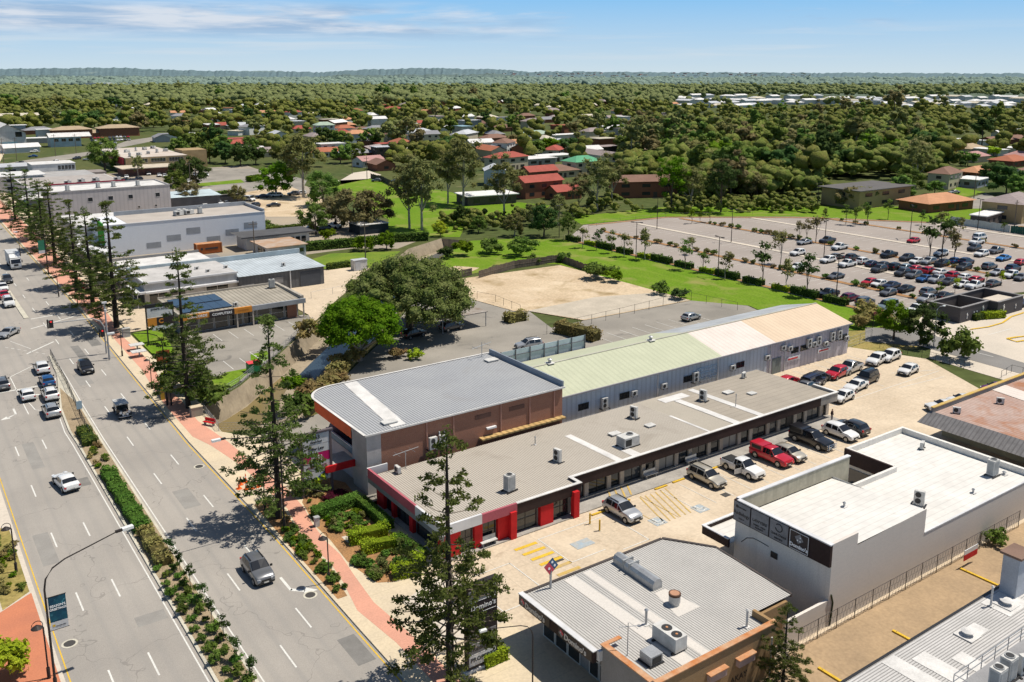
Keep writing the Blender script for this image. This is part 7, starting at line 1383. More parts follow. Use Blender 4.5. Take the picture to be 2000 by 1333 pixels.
def arm_light():
    t = thing('street_light', None, 'street light')
    MB(poleb).tube([(0, 0, 0), (0, 0, 1.2)], .14, 10).tube([(0, 0, 1.2), (0, 0, 8.6)], [.10, .075], 8).build('pole', t, local=True)
    MB(poleb).tube([(0, 0, 8.6), (.15, 0, 9.4), (.7, 0, 10.1), (1.6, 0, 10.5), (5.6, 0, 11.3)], [.075, .07, .06, .055, .045], 8).build('arm', t, local=True)
    MB(poleb, lampm).box(5.4, 6.0, -.12, .12, 11.22, 11.38, 0).box(5.9, 6.75, -.19, .19, 11.2, 11.42, 1).build('lamp_head', t, local=True); return t
AL = arm_light(); GL_ = 'tall bent-arm street lights'
def alight(px, py, rz, lb, s=1.0, z=.14):
    x, y = G(px, py, z); return place(AL, (x, y, z), rz, lb, 'street light', GL_, s)
l1 = alight(110, 1352, R(8), 'tall bent-arm street light carrying the dark blue greetings banner', .97)
alight(556, 1034, R(180), 'tall bent-arm street light behind the tall pine, its shadow across the road', .97); alight(327, 792, R(180), 'tall bent-arm street light behind the dark pine', 1.0); alight(1040, 1372, R(172), 'bent-arm street light low in the frame beside the sign totem hedge', .62)
alight(95, 535, R(180), 'tall bent-arm street light with the pale green banner', .9)
bx, by = l1.location.x, l1.location.y
bnr = thing('street_banner', 'dark blue seasonal greetings banner hanging on the tall light pole', 'banner', (bx, by, .14)); navyb = M('banner_navy', (.012, .055, .105), .6, c2=(.02, .12, .17), scale=1.6, fine=5, fvar=.3, stain=((.10, .33, .38), 2.2, .62, .70))
bp = MB(navyb, whitef); bp.box(bx + .14, bx + 1.3, by - .02, by + .02, 5.75, 7.75, 0).box(bx + .14, bx + 1.3, by - .025, by + .025, 5.15, 5.75, 1); bf = part('cloth', bnr, bp)
text("SEASON'S", .24, bf, (bx + .72, by - .03, 7.0), ROT_S, letw, bold=.006); text("GREETINGS", .22, bf, (bx + .72, by - .03, 6.74), ROT_S, letw, bold=.006); text("Moreton Bay", .13, bf, (bx + .8, by - .035, 5.4), ROT_S, letk); part('emblem', bf, MB(yellow).tube([(bx + .35, by - .03, 5.48), (bx + .35, by - .04, 5.48)], .1, 8))
part('bracket', bnr, MB(poleb).tube([(bx, by, 7.78), (bx + 1.35, by, 7.78)], .03, 5).tube([(bx, by, 5.12), (bx + 1.35, by, 5.12)], .03, 5))
def smallbanner(px, py, m, lb, z0=5.0):
    x, y = G(px, py, .14); t = thing('street_banner', lb, 'banner', (x, y, .14)); part('cloth', t, MB(m, whitef).box(x - 1.4, x - .1, y - .02, y + .02, z0 + .7, z0 + 3, 0).box(x - 1.4, x - .1, y - .02, y + .02, z0, z0 + .7, 1)); part('bracket', t, MB(poleb).tube([(x, y, z0 + 3.05), (x - 1.45, y, z0 + 3.05)], .03, 5)); part('post', t, MB(poleb).cyl(x, y, 0, 9.5, .08, 8))
smallbanner(94, 536, M('banner_green', (.06, .26, .16), .7), 'pale green banner hanging before the bushy pine'); 
# traffic signals and gantry
x, y = G(208, 690, .14); t = thing('traffic_gantry', 'curved mast-arm traffic signal reaching over the near lanes', 'traffic light', (x, y, .14))
part('mast', t, MB(poleg).tube([(x, y, .14), (x, y, 4.6), (x - .5, y, 5.6), (x - 1.6, y, 6.2), (x - 7.4, y + .3, 6.3)], [.13, .11, .10, .09, .07], 8))
for dx, z in ((-7.6, 5.6), (-.35, 3.0)):
    s_ = part('signal_head', t, MB(blackp).box(x + dx - .32, x + dx + .32, y - .32 + .3 * (dx < -1), y - .12 + .3 * (dx < -1), z, z + 1.25)); part('red_lens', s_, MB(plain('signal_red', (.8, .02, .02), .4, emit=((1, .05, .05), .6))).tube([(x + dx, y - .33 + .3 * (dx < -1), z + 1.02), (x + dx, y - .36 + .3 * (dx < -1), z + 1.02)], .14, 10))
    part('signal_back', t, MB(blackp).box(x + dx - .55, x + dx - .34, y - .1 + .3 * (dx < -1), y + .1 + .3 * (dx < -1), z - .05, z + 1.35))
x, y = G(214, 702, .14); t = thing('traffic_camera_pole', 'straight grey pole with dome camera beside the signal mast', 'pole', (x, y, .14)); part('post', t, MB(poleg).tube([(x, y, .14), (x, y, 9.3)], [.16, .11], 10)); part('camera', t, MB(whitef).box(x - .35, x + .35, y - .2, y + .2, 9.3, 9.55).cyl(x, y - .3, 8.0, 8.4, .18, 10))
for px, py, lb in [(152, 598, 'small pedestrian signal post by the pine shade'), (165, 598, 'red-lit signal post beside the thin pine')]:
    x, y = G(px, py, .14); t = thing('signal_post', lb, 'traffic light', (x, y, .14)); part('post', t, MB(poleb).cyl(x, y, .14, 4.2, .08, 8)); part('signal_head', t, MB(blackp, redp).box(x - .3, x + .3, y - .15, y + .1, 2.9, 4.1, 0).box(x - .12, x + .12, y - .17, y - .15, 3.7, 3.95, 1))
# sign towers
x0, y0, x1, y1 = 33.9, 87.0, 36.9, 87.0
t = thing('sign_tower', 'tall white tenant sign tower with a pink panel beside the brick building', 'sign tower', (35.4, 87, .14))
for x in (33.7, 37.0): part('post', t, MB(M('mauve_post', (.16, .13, .14), .6)).box(x - .12, x + .12, 86.85, 87.15, 0, 7.2))
part('cap', t, MB(M('mauve_post', (.16, .13, .14), .6)).box(33.3, 37.3, 86.8, 87.2, 7.2, 7.38))
pinkp = plain('magenta_panel', (.52, .01, .13), .5)
for i, (m_, h, words) in enumerate([(whitef, 1.15, [('363', .62, .22, letk), ('Gympie Road', .24, -.28, letk)]), (whitef, .9, [('Diller Law', .42, .0, letk)]), (pinkp, 1.0, [('Jetts', .72, .08, letw), ('24 HOUR FITNESS', .16, -.36, letw)]), (whitef, .95, [('GOJU KARATE', .34, 0, plain('grey_letters', (.25, .1, .1), .5))]), (whitef, 1.15, [('aspend', .34, -.2, plain('blue_letters', (.03, .06, .2), .5))])]):
    zt = 7.1 - sum([1.2, .95, 1.05, 1.0, 1.2][:i]); p_ = part('sign_panel', t, MB(m_).box(33.85, 36.85, 86.9, 87.1, zt - h, zt))
    for s_, sz, dz, mm in words: text(s_, sz, p_, (35.35, 86.88, zt - h / 2 + dz), ROT_S, mm, bold=.012)
    if i == 4: part('emblem', p_, MB(plain('blue_letters', (.03, .06, .2), .5)).tube([(35.3, 86.88, zt - .85), (35.9, 86.88, zt - .35), (36.5, 86.88, zt - .3)], .06, 5).tube([(35.6, 86.88, zt - .6), (36.2, 86.88, zt - .62), (36.6, 86.88, zt - .5)], .06, 5).tube([(36.1, 86.88, zt - .2), (36.5, 86.88, zt - .8)], .05, 5))
x, y = G(957, 1292, .2); t = thing('sign_totem', 'dark sign totem with white lettering rising from a lime hedge behind the pine', 'sign totem', (x, y, .14)); xa, xb = x - 2.2, x + .55
part('column', t, MB(domblack).box(xa, xb, y - .22, y + .22, .1, 7.4)); wp = [(6.0, 6.9, signgrey, 'NORTH'), (5.0, 5.85, domblack, "Domino's"), (2.5, 3.3, signgrey, 'Dental'), (1.6, 2.4, signgrey, 'Radiology'), (.7, 1.5, whitef, 'PROPERTY')]
for za, zb, m_, s_ in wp: p_ = part('sign_panel', t, MB(m_, letw).box(xa + .15, xb - .15, y - .25, y - .22, za, zb, 0).box(xa + .15, xb - .15, y - .26, y - .22, za - .07, za - .03, 1)); text(s_, .5 if s_ != "Domino's" else .58, p_, (x - .75, y - .27, (za + zb) / 2), ROT_S, letw if m_ is domblack else letk, bold=.01)
part('base', t, MB(whitef).box(xa - .2, xb + .2, y - .35, y + .35, .1, .35))
x, y = G(290, 671, .15); t = thing('shop_sign', 'two-post shop sign with white and amber panels on the corner lawn', 'sign', (x, y, .14))
for dx in (0, 4.4): part('post', t, MB(blackp).box(x + dx - .1, x + dx + .1, y - .1, y + .1, 0, 6.8))
part('header', t, MB(blackp).box(x + .1, x + 4.3, y - .12, y + .12, 6.2, 6.8)); p_ = part('sign_panel', t, MB(whitef).box(x + .15, x + 4.25, y - .1, y + .1, 4.5, 6.15)); text('367', .4, p_, (x + 2.2, y - .14, 6.5), ROT_S, letw, bold=.01); text('GYMPIE ROAD', .45, p_, (x + 2.2, y - .12, 5.85), ROT_S, letk, bold=.012)
p_ = part('sign_panel', t, MB(plain('amber_sign', (.62, .24, .03), .6), domblack).box(x + .15, x + 1.6, y - .1, y + .1, 3.0, 4.4, 0).box(x + 1.6, x + 4.25, y - .1, y + .1, 3.0, 4.4, 1)); text('C', 1.1, p_, (x + 2.3, y - .12, 3.7), ROT_S, plain('amber_sign', (.62, .24, .03), .6), bold=.04); part('sign_panel', t, MB(whitef).box(x + .8, x + 4.25, y - .1, y + .1, 2.2, 2.95))
def board(px, py, w_, h, z0, m_, lb, s_=None):
    x, y = G(px, py, .15); t = thing('sign_board', lb, 'sign', (x, y, .14)); part('post', t, MB(blackp).box(x - .05, x + .05, y, y + .1, 0, z0 + h).box(x + w_ - .05, x + w_ + .05, y, y + .1, 0, z0 + h)); p_ = part('panel', t, MB(m_).box(x - .05, x + w_ + .05, y - .06, y - .001, z0, z0 + h))
    if s_: text(s_, h * .3, p_, (x + w_ / 2, y - .07, z0 + h / 2), ROT_S, letw, bold=.01)
board(308, 718, 1.9, 2.2, .5, M('rust_sign', (.38, .10, .04), .7), 'rusty red two-panel board behind the dark pine'); board(1705, 640, 2.6, .6, 2.4, plain('maroon_sign', (.25, .03, .06), .6), 'maroon and white sign board at the shed end fence'); board(293, 372 * 1.0, .1, .1, .1, blackp, 'small dark post at the northern lawn') if False else None
x, y = G(1880, 1110, .15); t = thing('fence_sign', 'red and white sign hung on the chain-link fence', 'sign', (x, y, .14)); part('panel', t, MB(redp, whitef).box(x - .1, x + 2.2, y - .1, y - .04, .9, 1.5, 0).box(x - .1, x + 2.2, y - .1, y - .04, 1.5, 1.95, 1))
# bench, cabinet, bins, mail boxes
def bench(x, y, z, rz, m_, lb):
    t = thing('bench', lb, 'bench', (x, y, z), rz, 'benches'); 
    MB(m_).box(-.9, .9, -.25, .22, .42, .48).build('seat', t, local=True); MB(m_).box(-.9, .9, .22, .28, .5, .92).build('backrest', t, local=True)
    for s in (-.7, .7): MB(acg).box(s - .04, s + .04, -.2, .2, 0, .42).build('leg', t, local=True)
for x, y, lb in [(44.4, 67.2, 'white bench under the pink fascia by the red pillars'), (56.2, 69.3, 'white bench beside the last red pillar'), (67.6, 69.2, 'white bench by the yellow hatched walkway'), (74.2, 69.2, 'white bench behind the champagne wagon')]: bench(x, y, .26, 0, acw, lb)
x, y = G(409, 831, .15); bench(x, y, .14, R(-60), redp, 'red bench against the drain fence')
def boxy(name, px, py, lx, ly, h, m_, m2, lb, cat, z=.14, rz=0):
    x, y = G(px, py, z); t = thing(name, lb, cat, (x, y, z), rz); MB(m_).box(-lx / 2, lx / 2, -ly / 2, ly / 2, 0, h).build('body', t, local=True); MB(m2).box(-lx / 2 - .05, lx / 2 + .05, -ly / 2 - .05, ly / 2 + .05, h, h + .08).build('lid', t, local=True); return t
boxy('utility_box', 384, 812, 1.5, .9, 1.25, M('taupe_box', (.36, .32, .27), .8), cream, 'taupe utility box at the corner of the drain fence', 'utility box'); boxy('utility_box', 247, 658, 1.2, .9, 1.5, acg, acw, 'white-grey utility box at the edge of the corner lawn', 'utility box'); boxy('utility_box', 545, 985, .5, .5, 1.2, acg, acw, 'small grey pillar box beside the tall pine', 'utility box')
boxy('utility_box', 619, 1028, .45, .45, .95, acw, acg, 'white pillar box at the corner of the long hedge', 'utility box'); boxy('skip_bin', 496, 725, 1.9, 1.4, 1.4, plain('bin_green', (.02, .20, .08), .6), plain('bin_red', (.70, .06, .07), .6), 'green wheeled bin with bright red lid on the creek lawn', 'bin', .15); boxy('yellow_post', 318, 781, .5, .35, 1.6, plain('post_amber', (.42, .26, .03), .7), plain('post_amber', (.42, .26, .03), .7), 'amber marker post at the kerb below the dark pine', 'marker post')
for px, py, lb in [(268, 677, 'flat white picnic table top on the footpath edge, upper one'), (272, 690, 'flat white picnic table top on the footpath edge, lower one')]:
    x, y = G(px, py, .7); t = thing('picnic_shelter', lb, 'table', (x, y, .14)); part('top', t, MB(acw).box(x - 1.2, x + 1.0, y - .8, y + .8, 1.0, 1.1)); part('leg', t, MB(acg).cyl(x, y, .1, 1.0, .12, 8))
for i, (px, py, lb) in enumerate([(1152, 1024, 'yellow bollard nearest the red pillar'), (1171, 1037, 'yellow bollard further from the red pillar')]): x, y = G(px, py, .15); t = thing('bollard', lb, 'bollard', (x, y, .14), 0, 'yellow bollards'); MB(yellow).cyl(0, 0, 0, 1.2, .09, 10).build('post', t, local=True); MB(kerbm).cyl(0, 0, 0, .03, .18, 10).build('footing', t, local=True)
def stop(x, y, lb, rz=0, L=1.8, g='yellow wheel stops', z=.14): 
    t = thing('wheel_stop', lb, 'wheel stop', (x, y, z), rz, g); MB(yellow).prism([(-L / 2, -.12), (L / 2, -.12), (L / 2, .12), (-L / 2, .12)], 0, .13).build('bar', t, local=True)
    for s in (-1, 1): MB(mhm).cyl(s * L * .4, 0, .13, .135, .05, 6).build('bolt', t, local=True)
for x, y, lb in [(57.4, 66.2, 'yellow wheel stop beside the bollards'), (61.2, 66.6, 'yellow wheel stop behind the silver SUV'), (66.9, 66.8, 'left yellow wheel stop of the pair in the hatched bay'), (69.7, 66.9, 'right yellow wheel stop of the pair in the hatched bay'), (75.2, 66.9, 'yellow wheel stop behind the champagne wagon'), (78.2, 66.9, 'yellow wheel stop behind the white ute')]: stop(x, y, lb)
for a, b, lb in [((54.9, 37.3), (54.9, 34.0), 'longest yellow speed hump across the rear driveway, bottom one'), ((63.9, 36.8), (63.9, 33.6), 'short yellow speed hump cut by the silver roof edge'), ((77.5, 38.8), (77.8, 33.0), 'yellow speed hump near the chimney')]: stop((a[0] + b[0]) / 2, (a[1] + b[1]) / 2, lb, R(90), abs(a[1] - b[1]), 'yellow speed humps', .15)
tc_ = None
for i, (px, py) in enumerate([(467, 955), (470, 947), (480, 942), (481, 957), (492, 955), (498, 945), (504, 951)]):
    x, y = G(px, py, .15)
    if tc_ is None: tc_ = thing('traffic_cone', None, 'traffic cone'); MB(plain('cone_orange', (.80, .14, .02), .6)).cyl(0, 0, .04, 1.0, .14, 10, 0, .04).build('cone', tc_, local=True); MB(plain('cone_orange', (.80, .14, .02), .6)).box(-.28, .28, -.28, .28, 0, .05).build('base', tc_, local=True); MB(whitef).cyl(0, 0, .55, .7, .092, 10, 0, .075).build('white_band', tc_, local=True)
    place(tc_, (x, y, .145), 0, 'orange traffic cone of the cluster on the footpath by the tall pine', 'traffic cone', 'cluster of orange cones')
# fences
meshm = None
def fence(pts, h, m_, lb, name='chain_link_fence', step=2.4, r=.035, rails=True, wire=True, z=.1, cat='fence'):
    t = thing(name, lb, cat, (pts[0][0], pts[0][1], z)); n = 0; rl = MB(m_); wr = MB(m_)
    for (ax, ay), (bx, by) in zip(pts, pts[1:]):
        L = math.hypot(bx - ax, by - ay); k = max(1, int(L / step))
        for i in range(k): px_, py_ = ax + (bx - ax) * i / k, ay + (by - ay) * i / k; part('post', t, MB(m_).cyl(px_, py_, 0, z + h + .05, r, 6))
        rl.tube([(ax, ay, z + h), (bx, by, z + h)], r * .7, 5)
        if wire:
            for i in range(3): wr.tube([(ax, ay, z + .15 + i * h * .3), (bx, by, z + .15 + i * h * .3)], .012, 3, cap=False)
            kk = int(L / .45)
            for i in range(kk): u, u2 = i / kk, min(1, (i + 1.6) / kk); wr.tube([(ax + (bx - ax) * u, ay + (by - ay) * u, z + .05), (ax + (bx - ax) * u2, ay + (by - ay) * u2, z + h)], .008, 3, cap=False); wr.tube([(ax + (bx - ax) * u2, ay + (by - ay) * u2, z + .05), (ax + (bx - ax) * u, ay + (by - ay) * u, z + h)], .008, 3, cap=False)
    part('post', t, MB(m_).cyl(pts[-1][0], pts[-1][1], 0, z + h + .05, r, 6)); part('top_rail', t, rl)
    if wire: part('wire_mesh', t, wr)
    return t
fence([(55.5, 39.7), (90, 39.7)], 1.85, M('weathered_steel', (.10, .09, .085), .7), 'weathered chain-link fence along the grey block wall'); fence([(33.0, 121.2), (36, 123.2), (40.2, 126.7), (44.1, 131.2), (48.9, 136.1), (54.8, 143.2), (62.3, 151.9)], 1.2, galv, 'chain-link fence on the drain wall beside the creek lawn'); fence([(32.8, 121), (32.2, 111), (36, 108.6), (40.5, 107.6)], 1.1, galv, 'low chain-link fence between footpath and drain')
fence([G(932, 585), G(968, 592), G(1016, 612)], 1.5, M('weathered_steel', (.10, .09, .085), .7), 'leaning wire fence on the dirt lot edge nearest the carport', wire=False); fence([G(1068, 655), G(1210, 622), G(1295, 600), G(1350, 588)], 1.8, M('weathered_steel', (.10, .09, .085), .7), 'wire fence around the gravel slab', step=3.5, wire=False); fence([G(1350, 588), G(1440, 608)], 1.6, M('weathered_steel', (.10, .09, .085), .7), 'wire fence between car park and lawn', step=3.5, wire=False)
fence([G(608, 585), G(690, 568)], 1.4, galv, 'wire fence in front of the roller-door yard', step=4, wire=False); fence([G(1655, 682), G(1702, 665)], 1.8, galv, 'wire fence at the dry verge beside the shed end', step=3)
fence([G(1718, 680), G(1800, 700), G(1882, 722)], 1.3, blackp, 'black tubular railing fence at the rear yard', step=1.9, rails=True, wire=True); fence([G(1955, 740), G(1975, 728), G(1997, 733)], 1.1, blackp, 'black hand rail at the ramp behind the rusty roof', step=1.4, wire=False)
fence([(19.95, 158), (19.5, 141.5), (18.7, 127), (18.3, 118)], 1.15, blackp, 'black median fence beside the turning lane', name='median_fence', step=2.0)
x, y = 18.6, 126; t = thing('median_sign', 'small blue-white sign on the median fence', 'sign', (x, y, .15)); part('panel', t, MB(plain('sign_pale_blue', (.3, .42, .5), .5)).box(x - .35, x + .35, y - .1, y - .05, 1.4, 2.5)); part('post', t, MB(blackp).cyl(x, y, .1, 2.5, .04, 6))
timber = M('grey_timber', (.20, .165, .13), .95, c2=(.13, .105, .085), scale=1.0, lines=[('X', .35, .05, .5)])
def paling(pts, h, lb, m_=timber, gap=0.0, name='timber_fence'):
    t = thing(name, lb, 'fence', (pts[0][0], pts[0][1], 0)); b = MB(m_)
    for (ax, ay), (bx, by) in zip(pts, pts[1:]):
        L = math.hypot(bx - ax, by - ay); n = max(1, int(L / .7)); dx, dy = (bx - ax) / L, (by - ay) / L
        for i in range(n):
            if gap and rnd.random() < gap: continue
            u = (i + .5) * L / n; b.rbox(ax + dx * u, ay + dy * u, .05, L / n * .94, .06, h * rnd.uniform(.9, 1.02), math.atan2(dy, dx))
    part('palings', t, b); c = MB(m_)
    for (ax, ay), (bx, by) in zip(pts, pts[1:]): c.tube([(ax, ay, h * .5), (bx, by, h * .5)], .07, 4)
    part('rail', t, c)
paling([G(935, 545), G(1005, 525), G(1095, 512)], 1.9, 'grey timber paling fence at the back of the dirt lot'); paling([G(872, 549), G(922, 538)], 1.8, 'broken gap-toothed timber fence beside the big tree', gap=.2); paling([G(1095, 512), G(1170, 540)], 1.7, 'creeper-topped timber fence turning along the lawn')
paling([(222, 117), G(1855, 440), G(1975, 458)], 2.2, 'pale blue-grey panel fence behind the far verge', M('pale_panel_fence', (.42, .48, .48), .8), name='panel_fence') if False else paling([G(1855, 437), G(1972, 455)], 2.2, 'pale blue-grey panel fence behind the far verge', M('pale_panel_fence', (.52, .58, .57), .8), name='panel_fence'); paling([G(1973, 455), G(2030, 464)], 2.2, 'dark green panel fence at the right frame edge', M('green_panel_fence', (.03, .11, .085), .8), name='panel_fence'); paling([G(724, 349), G(745, 354), G(765, 364)], 2.2, 'dark curved fence at the edge of the bright field', M('dark_fence_timber', (.10, .09, .08), .9))
fence([G(300, 0 + 700)[0:2], G(300, 701)], .1, blackp, 'tiny rail') if False else None
fence([G(1100, 468), G(1180, 437), G(1300, 424), G(1470, 420)], 1.0, M('timber_rail', (.30, .27, .22), .9), 'low timber rail along the far edge of the car park', step=6, wire=False)
# carport, car park lamps, power poles
cx_, cy_ = G(884, 645, .14); t = thing('carport', 'flat-roofed steel carport partly under the spreading tree', 'carport', (cx_, cy_, .14)); part('roof', t, MB(M('leaf_strewn_roof', (.38, .35, .32), .8, c2=(.24, .19, .15), scale=.6)).box(cx_ - 3.0, cx_ + 6.5, cy_ - 1.5, cy_ + 6.0, 2.75, 2.92))
for dx, dy in ((-2.8, -1.3), (6.2, -1.3), (-2.8, 5.7), (6.2, 5.7)): part('post', t, MB(poleg).box(cx_ + dx - .06, cx_ + dx + .06, cy_ + dy - .06, cy_ + dy + .06, .1, 2.75))
def cplamp():
    t = thing('car_park_lamp', None, 'lamp post'); MB(poleb).tube([(0, 0, 0), (0, 0, 9.0)], [.11, .07], 8).build('post', t, local=True); MB(poleb).box(-1.0, 1.0, -.06, .06, 9.0, 9.1).build('arm', t, local=True)
    for s in (-1, 1): MB(poleb, lampm).box(s * 1.1 - .4, s * 1.1 + .4, -.2, .2, 8.98, 9.14, 0).build('lamp_head', t, local=True)
    return t
CL = cplamp()
for i, (px, py, lb) in enumerate([(1633, 582, 'behind the lawn hedge beside the black ute'), (1609, 503, 'between silver SUV and grey sedan'), (1777, 466, 'near the lone red hatchback'), (1909, 450, 'at the far verge before the pale fence'), (1402, 541, 'by the lawn-side tree row'), (1428, 474, 'on the second walkway, empty bays around it'), (1242, 506, 'among the lawn-side saplings'), (1283, 448, 'at the far left corner'), (1836, 536, 'in the middle of the packed rows'), (1596, 412, 'before the flat-roofed flats'), (1092, 465, 'beside the dark leafy tree')]):
    x, y = G(px, py, .06); place(CL, (x, y, .06), R(20 * i), 'tall car park lamp post ' + lb, 'lamp post', 'lamp posts of the big car park')
x, y = G(1823, 679, .07); t = thing('lane_light', 'pale curved-top light pole beside the access lane', 'street light', (x, y, .07)); part('post', t, MB(poleg).tube([(x, y, 0), (x, y, 6.6), (x + .4, y - .2, 7.1), (x + 1.1, y - .4, 7.1)], [.09, .07, .06, .05], 8)); part('lamp_head', t, MB(lampm).box(x + 1.0, x + 1.6, y - .55, y - .25, 7.04, 7.16))
wood = M('power_pole_wood', (.22, .18, .14), .95, scale=2)
for px, py, h, lb in [(312, 390, 0, '')][:0] + [(373, 371, 11, 'timber power pole beside the northern lawn'), (498, 502, 9, 'timber power pole by the site office'), (714, 507, 9, 'grey power pole beside the white cabinet'), (717, 352, 10, 'timber power pole at the street end of the bright field'), (688, 340, 9, 'timber power pole in the suburban street'), (109, 306, 12, 'tall timber power pole behind the white upper-floor building'), (33, 314, 12, 'timber power pole by the blue showroom'), (8, 322, 13, 'timber power pole at the left frame edge'), (149, 300, 11, 'timber power pole beside the pale blue house'), (1902, 388, 9, 'timber power pole at the cul-de-sac lawn'), (1980, 452, 9, 'timber power pole before the big yellow-brick house')]:
    x, y = G(px, py); t = thing('power_pole', lb, 'power pole', (x, y, 0), 0, 'power poles'); part('pole', t, MB(wood).tube([(x, y, 0), (x, y, h)], [.16, .11], 8)); part('crossarm', t, MB(wood).box(x - 1.1, x + 1.1, y - .06, y + .06, h - .9, h - .75)); part('insulator', t, MB(acw).cyl(x - 1.0, y, h - .75, h - .5, .06, 6))
# a person under the end of the shop awning
x, y = 98.6, 67.9; t = thing('person', 'person in dark top and light trousers standing at the end of the shop walkway', 'person', (x, y, .26))
me = bpy.data.meshes.new('body'); sk = [((0, 0, .95), .15), ((0, 0, 1.2), .15), ((0, 0, 1.42), .13), ((0, -.01, 1.53), .06), ((0, -.02, 1.66), .10), ((0, -.02, 1.74), .085), ((.09, 0, .9), .10), ((.10, -.02, .5), .07), ((.11, .02, .1), .045), ((.11, -.1, .05), .04), ((-.09, 0, .9), .10), ((-.10, -.02, .5), .07), ((-.11, .02, .1), .045), ((-.11, -.1, .05), .04), ((.19, 0, 1.4), .06), ((.24, .02, 1.12), .045), ((.22, -.1, .9), .035), ((-.19, 0, 1.4), .06), ((-.24, .02, 1.12), .045), ((-.22, -.1, .9), .035)]
me.from_pydata([v for v, _ in sk], [(0, 1), (1, 2), (2, 3), (3, 4), (4, 5), (0, 6), (6, 7), (7, 8), (8, 9), (0, 10), (10, 11), (11, 12), (12, 13), (2, 14), (14, 15), (15, 16), (2, 17), (17, 18), (18, 19)], [])
tmp = bpy.data.objects.new('body', me); col.objects.link(tmp); sm = tmp.modifiers.new('skin', 'SKIN'); tmp.modifiers.new('sub', 'SUBSURF').render_levels = 1
for i, (_, r_) in enumerate(sk): me.skin_vertices[0].data[i].radius = (r_, r_); 
me.skin_vertices[0].data[0].use_root = True
bpy.context.view_layer.update(); m2 = bpy.data.meshes.new_from_object(tmp.evaluated_get(bpy.context.evaluated_depsgraph_get())); bpy.data.objects.remove(tmp)
for m_ in (plain('skin', (.45, .26, .18), .6), plain('dark_top', (.05, .02, .02), .8), plain('light_trousers', (.30, .27, .26), .8), plain('dark_hair', (.02, .015, .01), .7)): m2.materials.append(m_)
for p in m2.polygons: z = p.center.z; p.material_index = 2 if z < .98 and abs(p.center.x) < .19 else (1 if z < 1.47 else (3 if z > 1.70 or (z > 1.58 and p.center.y > 0) else 0))
bo = bpy.data.objects.new('body', m2); col.objects.link(bo); bo.parent = t
# ------------------------------------------------------------------ suburb: houses, trees between them, woods and hills to the horizon
RF = {k: M('roof_' + k, c, .8, scale=.3, fine=2, var=.15, lines=[('Z', .35, .08, .2)]) for k, c in dict(red=(.42, .11, .085), orange=(.62, .32, .18), terracotta=(.46, .17, .10), brown=(.27, .16, .12), grey=(.30, .30, .32), mauve=(.36, .30, .29), white=(.80, .79, .77), cream=(.66, .60, .48), green=(.42, .52, .42), darkgreen=(.14, .42, .24), tan=(.48, .37, .25), pink=(.52, .30, .28), teal=(.30, .46, .54), silver=(.58, .60, .63), dark=(.17, .16, .155)).items()}
WL = {k: M('wall_' + k, c, .85, var=.1, scale=.5) for k, c in dict(white=(.68, .68, .66), cream=(.60, .53, .40), brick=(.28, .12, .075), grey=(.40, .41, .43), tan=(.42, .31, .17), dark=(.12, .10, .09), blue=(.50, .58, .64)).items()}
hwin = plain('house_glass', (.03, .035, .04), .15); ROWS = []
def house_proto(form, st):
    t = thing('house', None, 'house'); L, W, h = 14.0, 9.0, 2.9 * st + .2; a, b, e = L / 2, W / 2, .6
    MB(WL['white']).box(-a, a, -b, b, 0, h, skip='b').build('wall', t, local=True)
    r = MB(RF['red']); z = h - .05; q = lambda x, y, zz: (x, y, zz); A, B = a + e, b + e
    if form == 'hip': k = b; zr = z + 2.3; P_ = [q(-A, -B, z), q(A, -B, z), q(A, B, z), q(-A, B, z), q(-A + k, 0, zr), q(A - k, 0, zr)]; [r.face([P_[i] for i in f]) for f in ((0, 1, 5, 4), (1, 2, 5), (2, 3, 4, 5), (3, 0, 4))]
    elif form == 'gable':
        zr = z + 2.1; r.face([q(-A, -B, z), q(A, -B, z), q(A, 0, zr), q(-A, 0, zr)]).face([q(A, B, z), q(-A, B, z), q(-A, 0, zr), q(A, 0, zr)])
        MB(WL['white']).face([q(-a, -b, h), q(-a, 0, h + 1.85), q(-a, b, h)]).face([q(a, -b, h), q(a, b, h), q(a, 0, h + 1.85)]).build('gable', t, local=True)
    else: r.box(-A, A, -B, B, z + .06, z + .35)
    r.build('roof', t, local=True)
    for s in range(st):
        for x in (-4.6, 0, 4.4): MB(hwin).box(x - .9, x + .9, -b - .05, -b, 1.0 + 2.9 * s, 2.2 + 2.9 * s).build('window', t, local=True)
        MB(hwin).box(-a - .05, -a, -1.2, 1.0, 1.0 + 2.9 * s, 2.2 + 2.9 * s).build('window', t, local=True)
    MB(WL['dark']).box(1.6, 2.5, -b - .06, -b, .1, 2.1).build('door', t, local=True); return t
HP = {}; LM = [(20, 330, 'the street bend'), (180, 275, 'the packed motel cars'), (270, 300, 'the cream shopping block'), (430, 265, 'the palm-filled gardens'), (535, 330, 'the round green tree'), (605, 250, 'the tall olive gum'), (720, 330, 'the suburban street'), (790, 255, 'the great olive crowns'), (860, 300, 'the multi-stemmed gum'), (925, 255, 'the mid suburb avenue'), (1060, 350, 'the red-roofed flats'), (1130, 320, 'the green-roofed house'), (1200, 250, 'the suburb centre trees'), (1290, 370, 'the creek woods'), (1500, 300, 'the big right-hand wood'), (1700, 360, 'the flat-roofed flats'), (1850, 360, 'the cul-de-sac'), (1950, 290, 'the long red-brown roof'), (1000, 205, 'the dark cone tree'), (600, 200, 'the northern tree belt'), (1400, 215, 'the white estate'), (1800, 200, 'the white estate edge')]
def near(px, py): return min(LM, key=lambda l: (l[0] - px) ** 2 + ((l[1] - py) * 2.5) ** 2)[2]
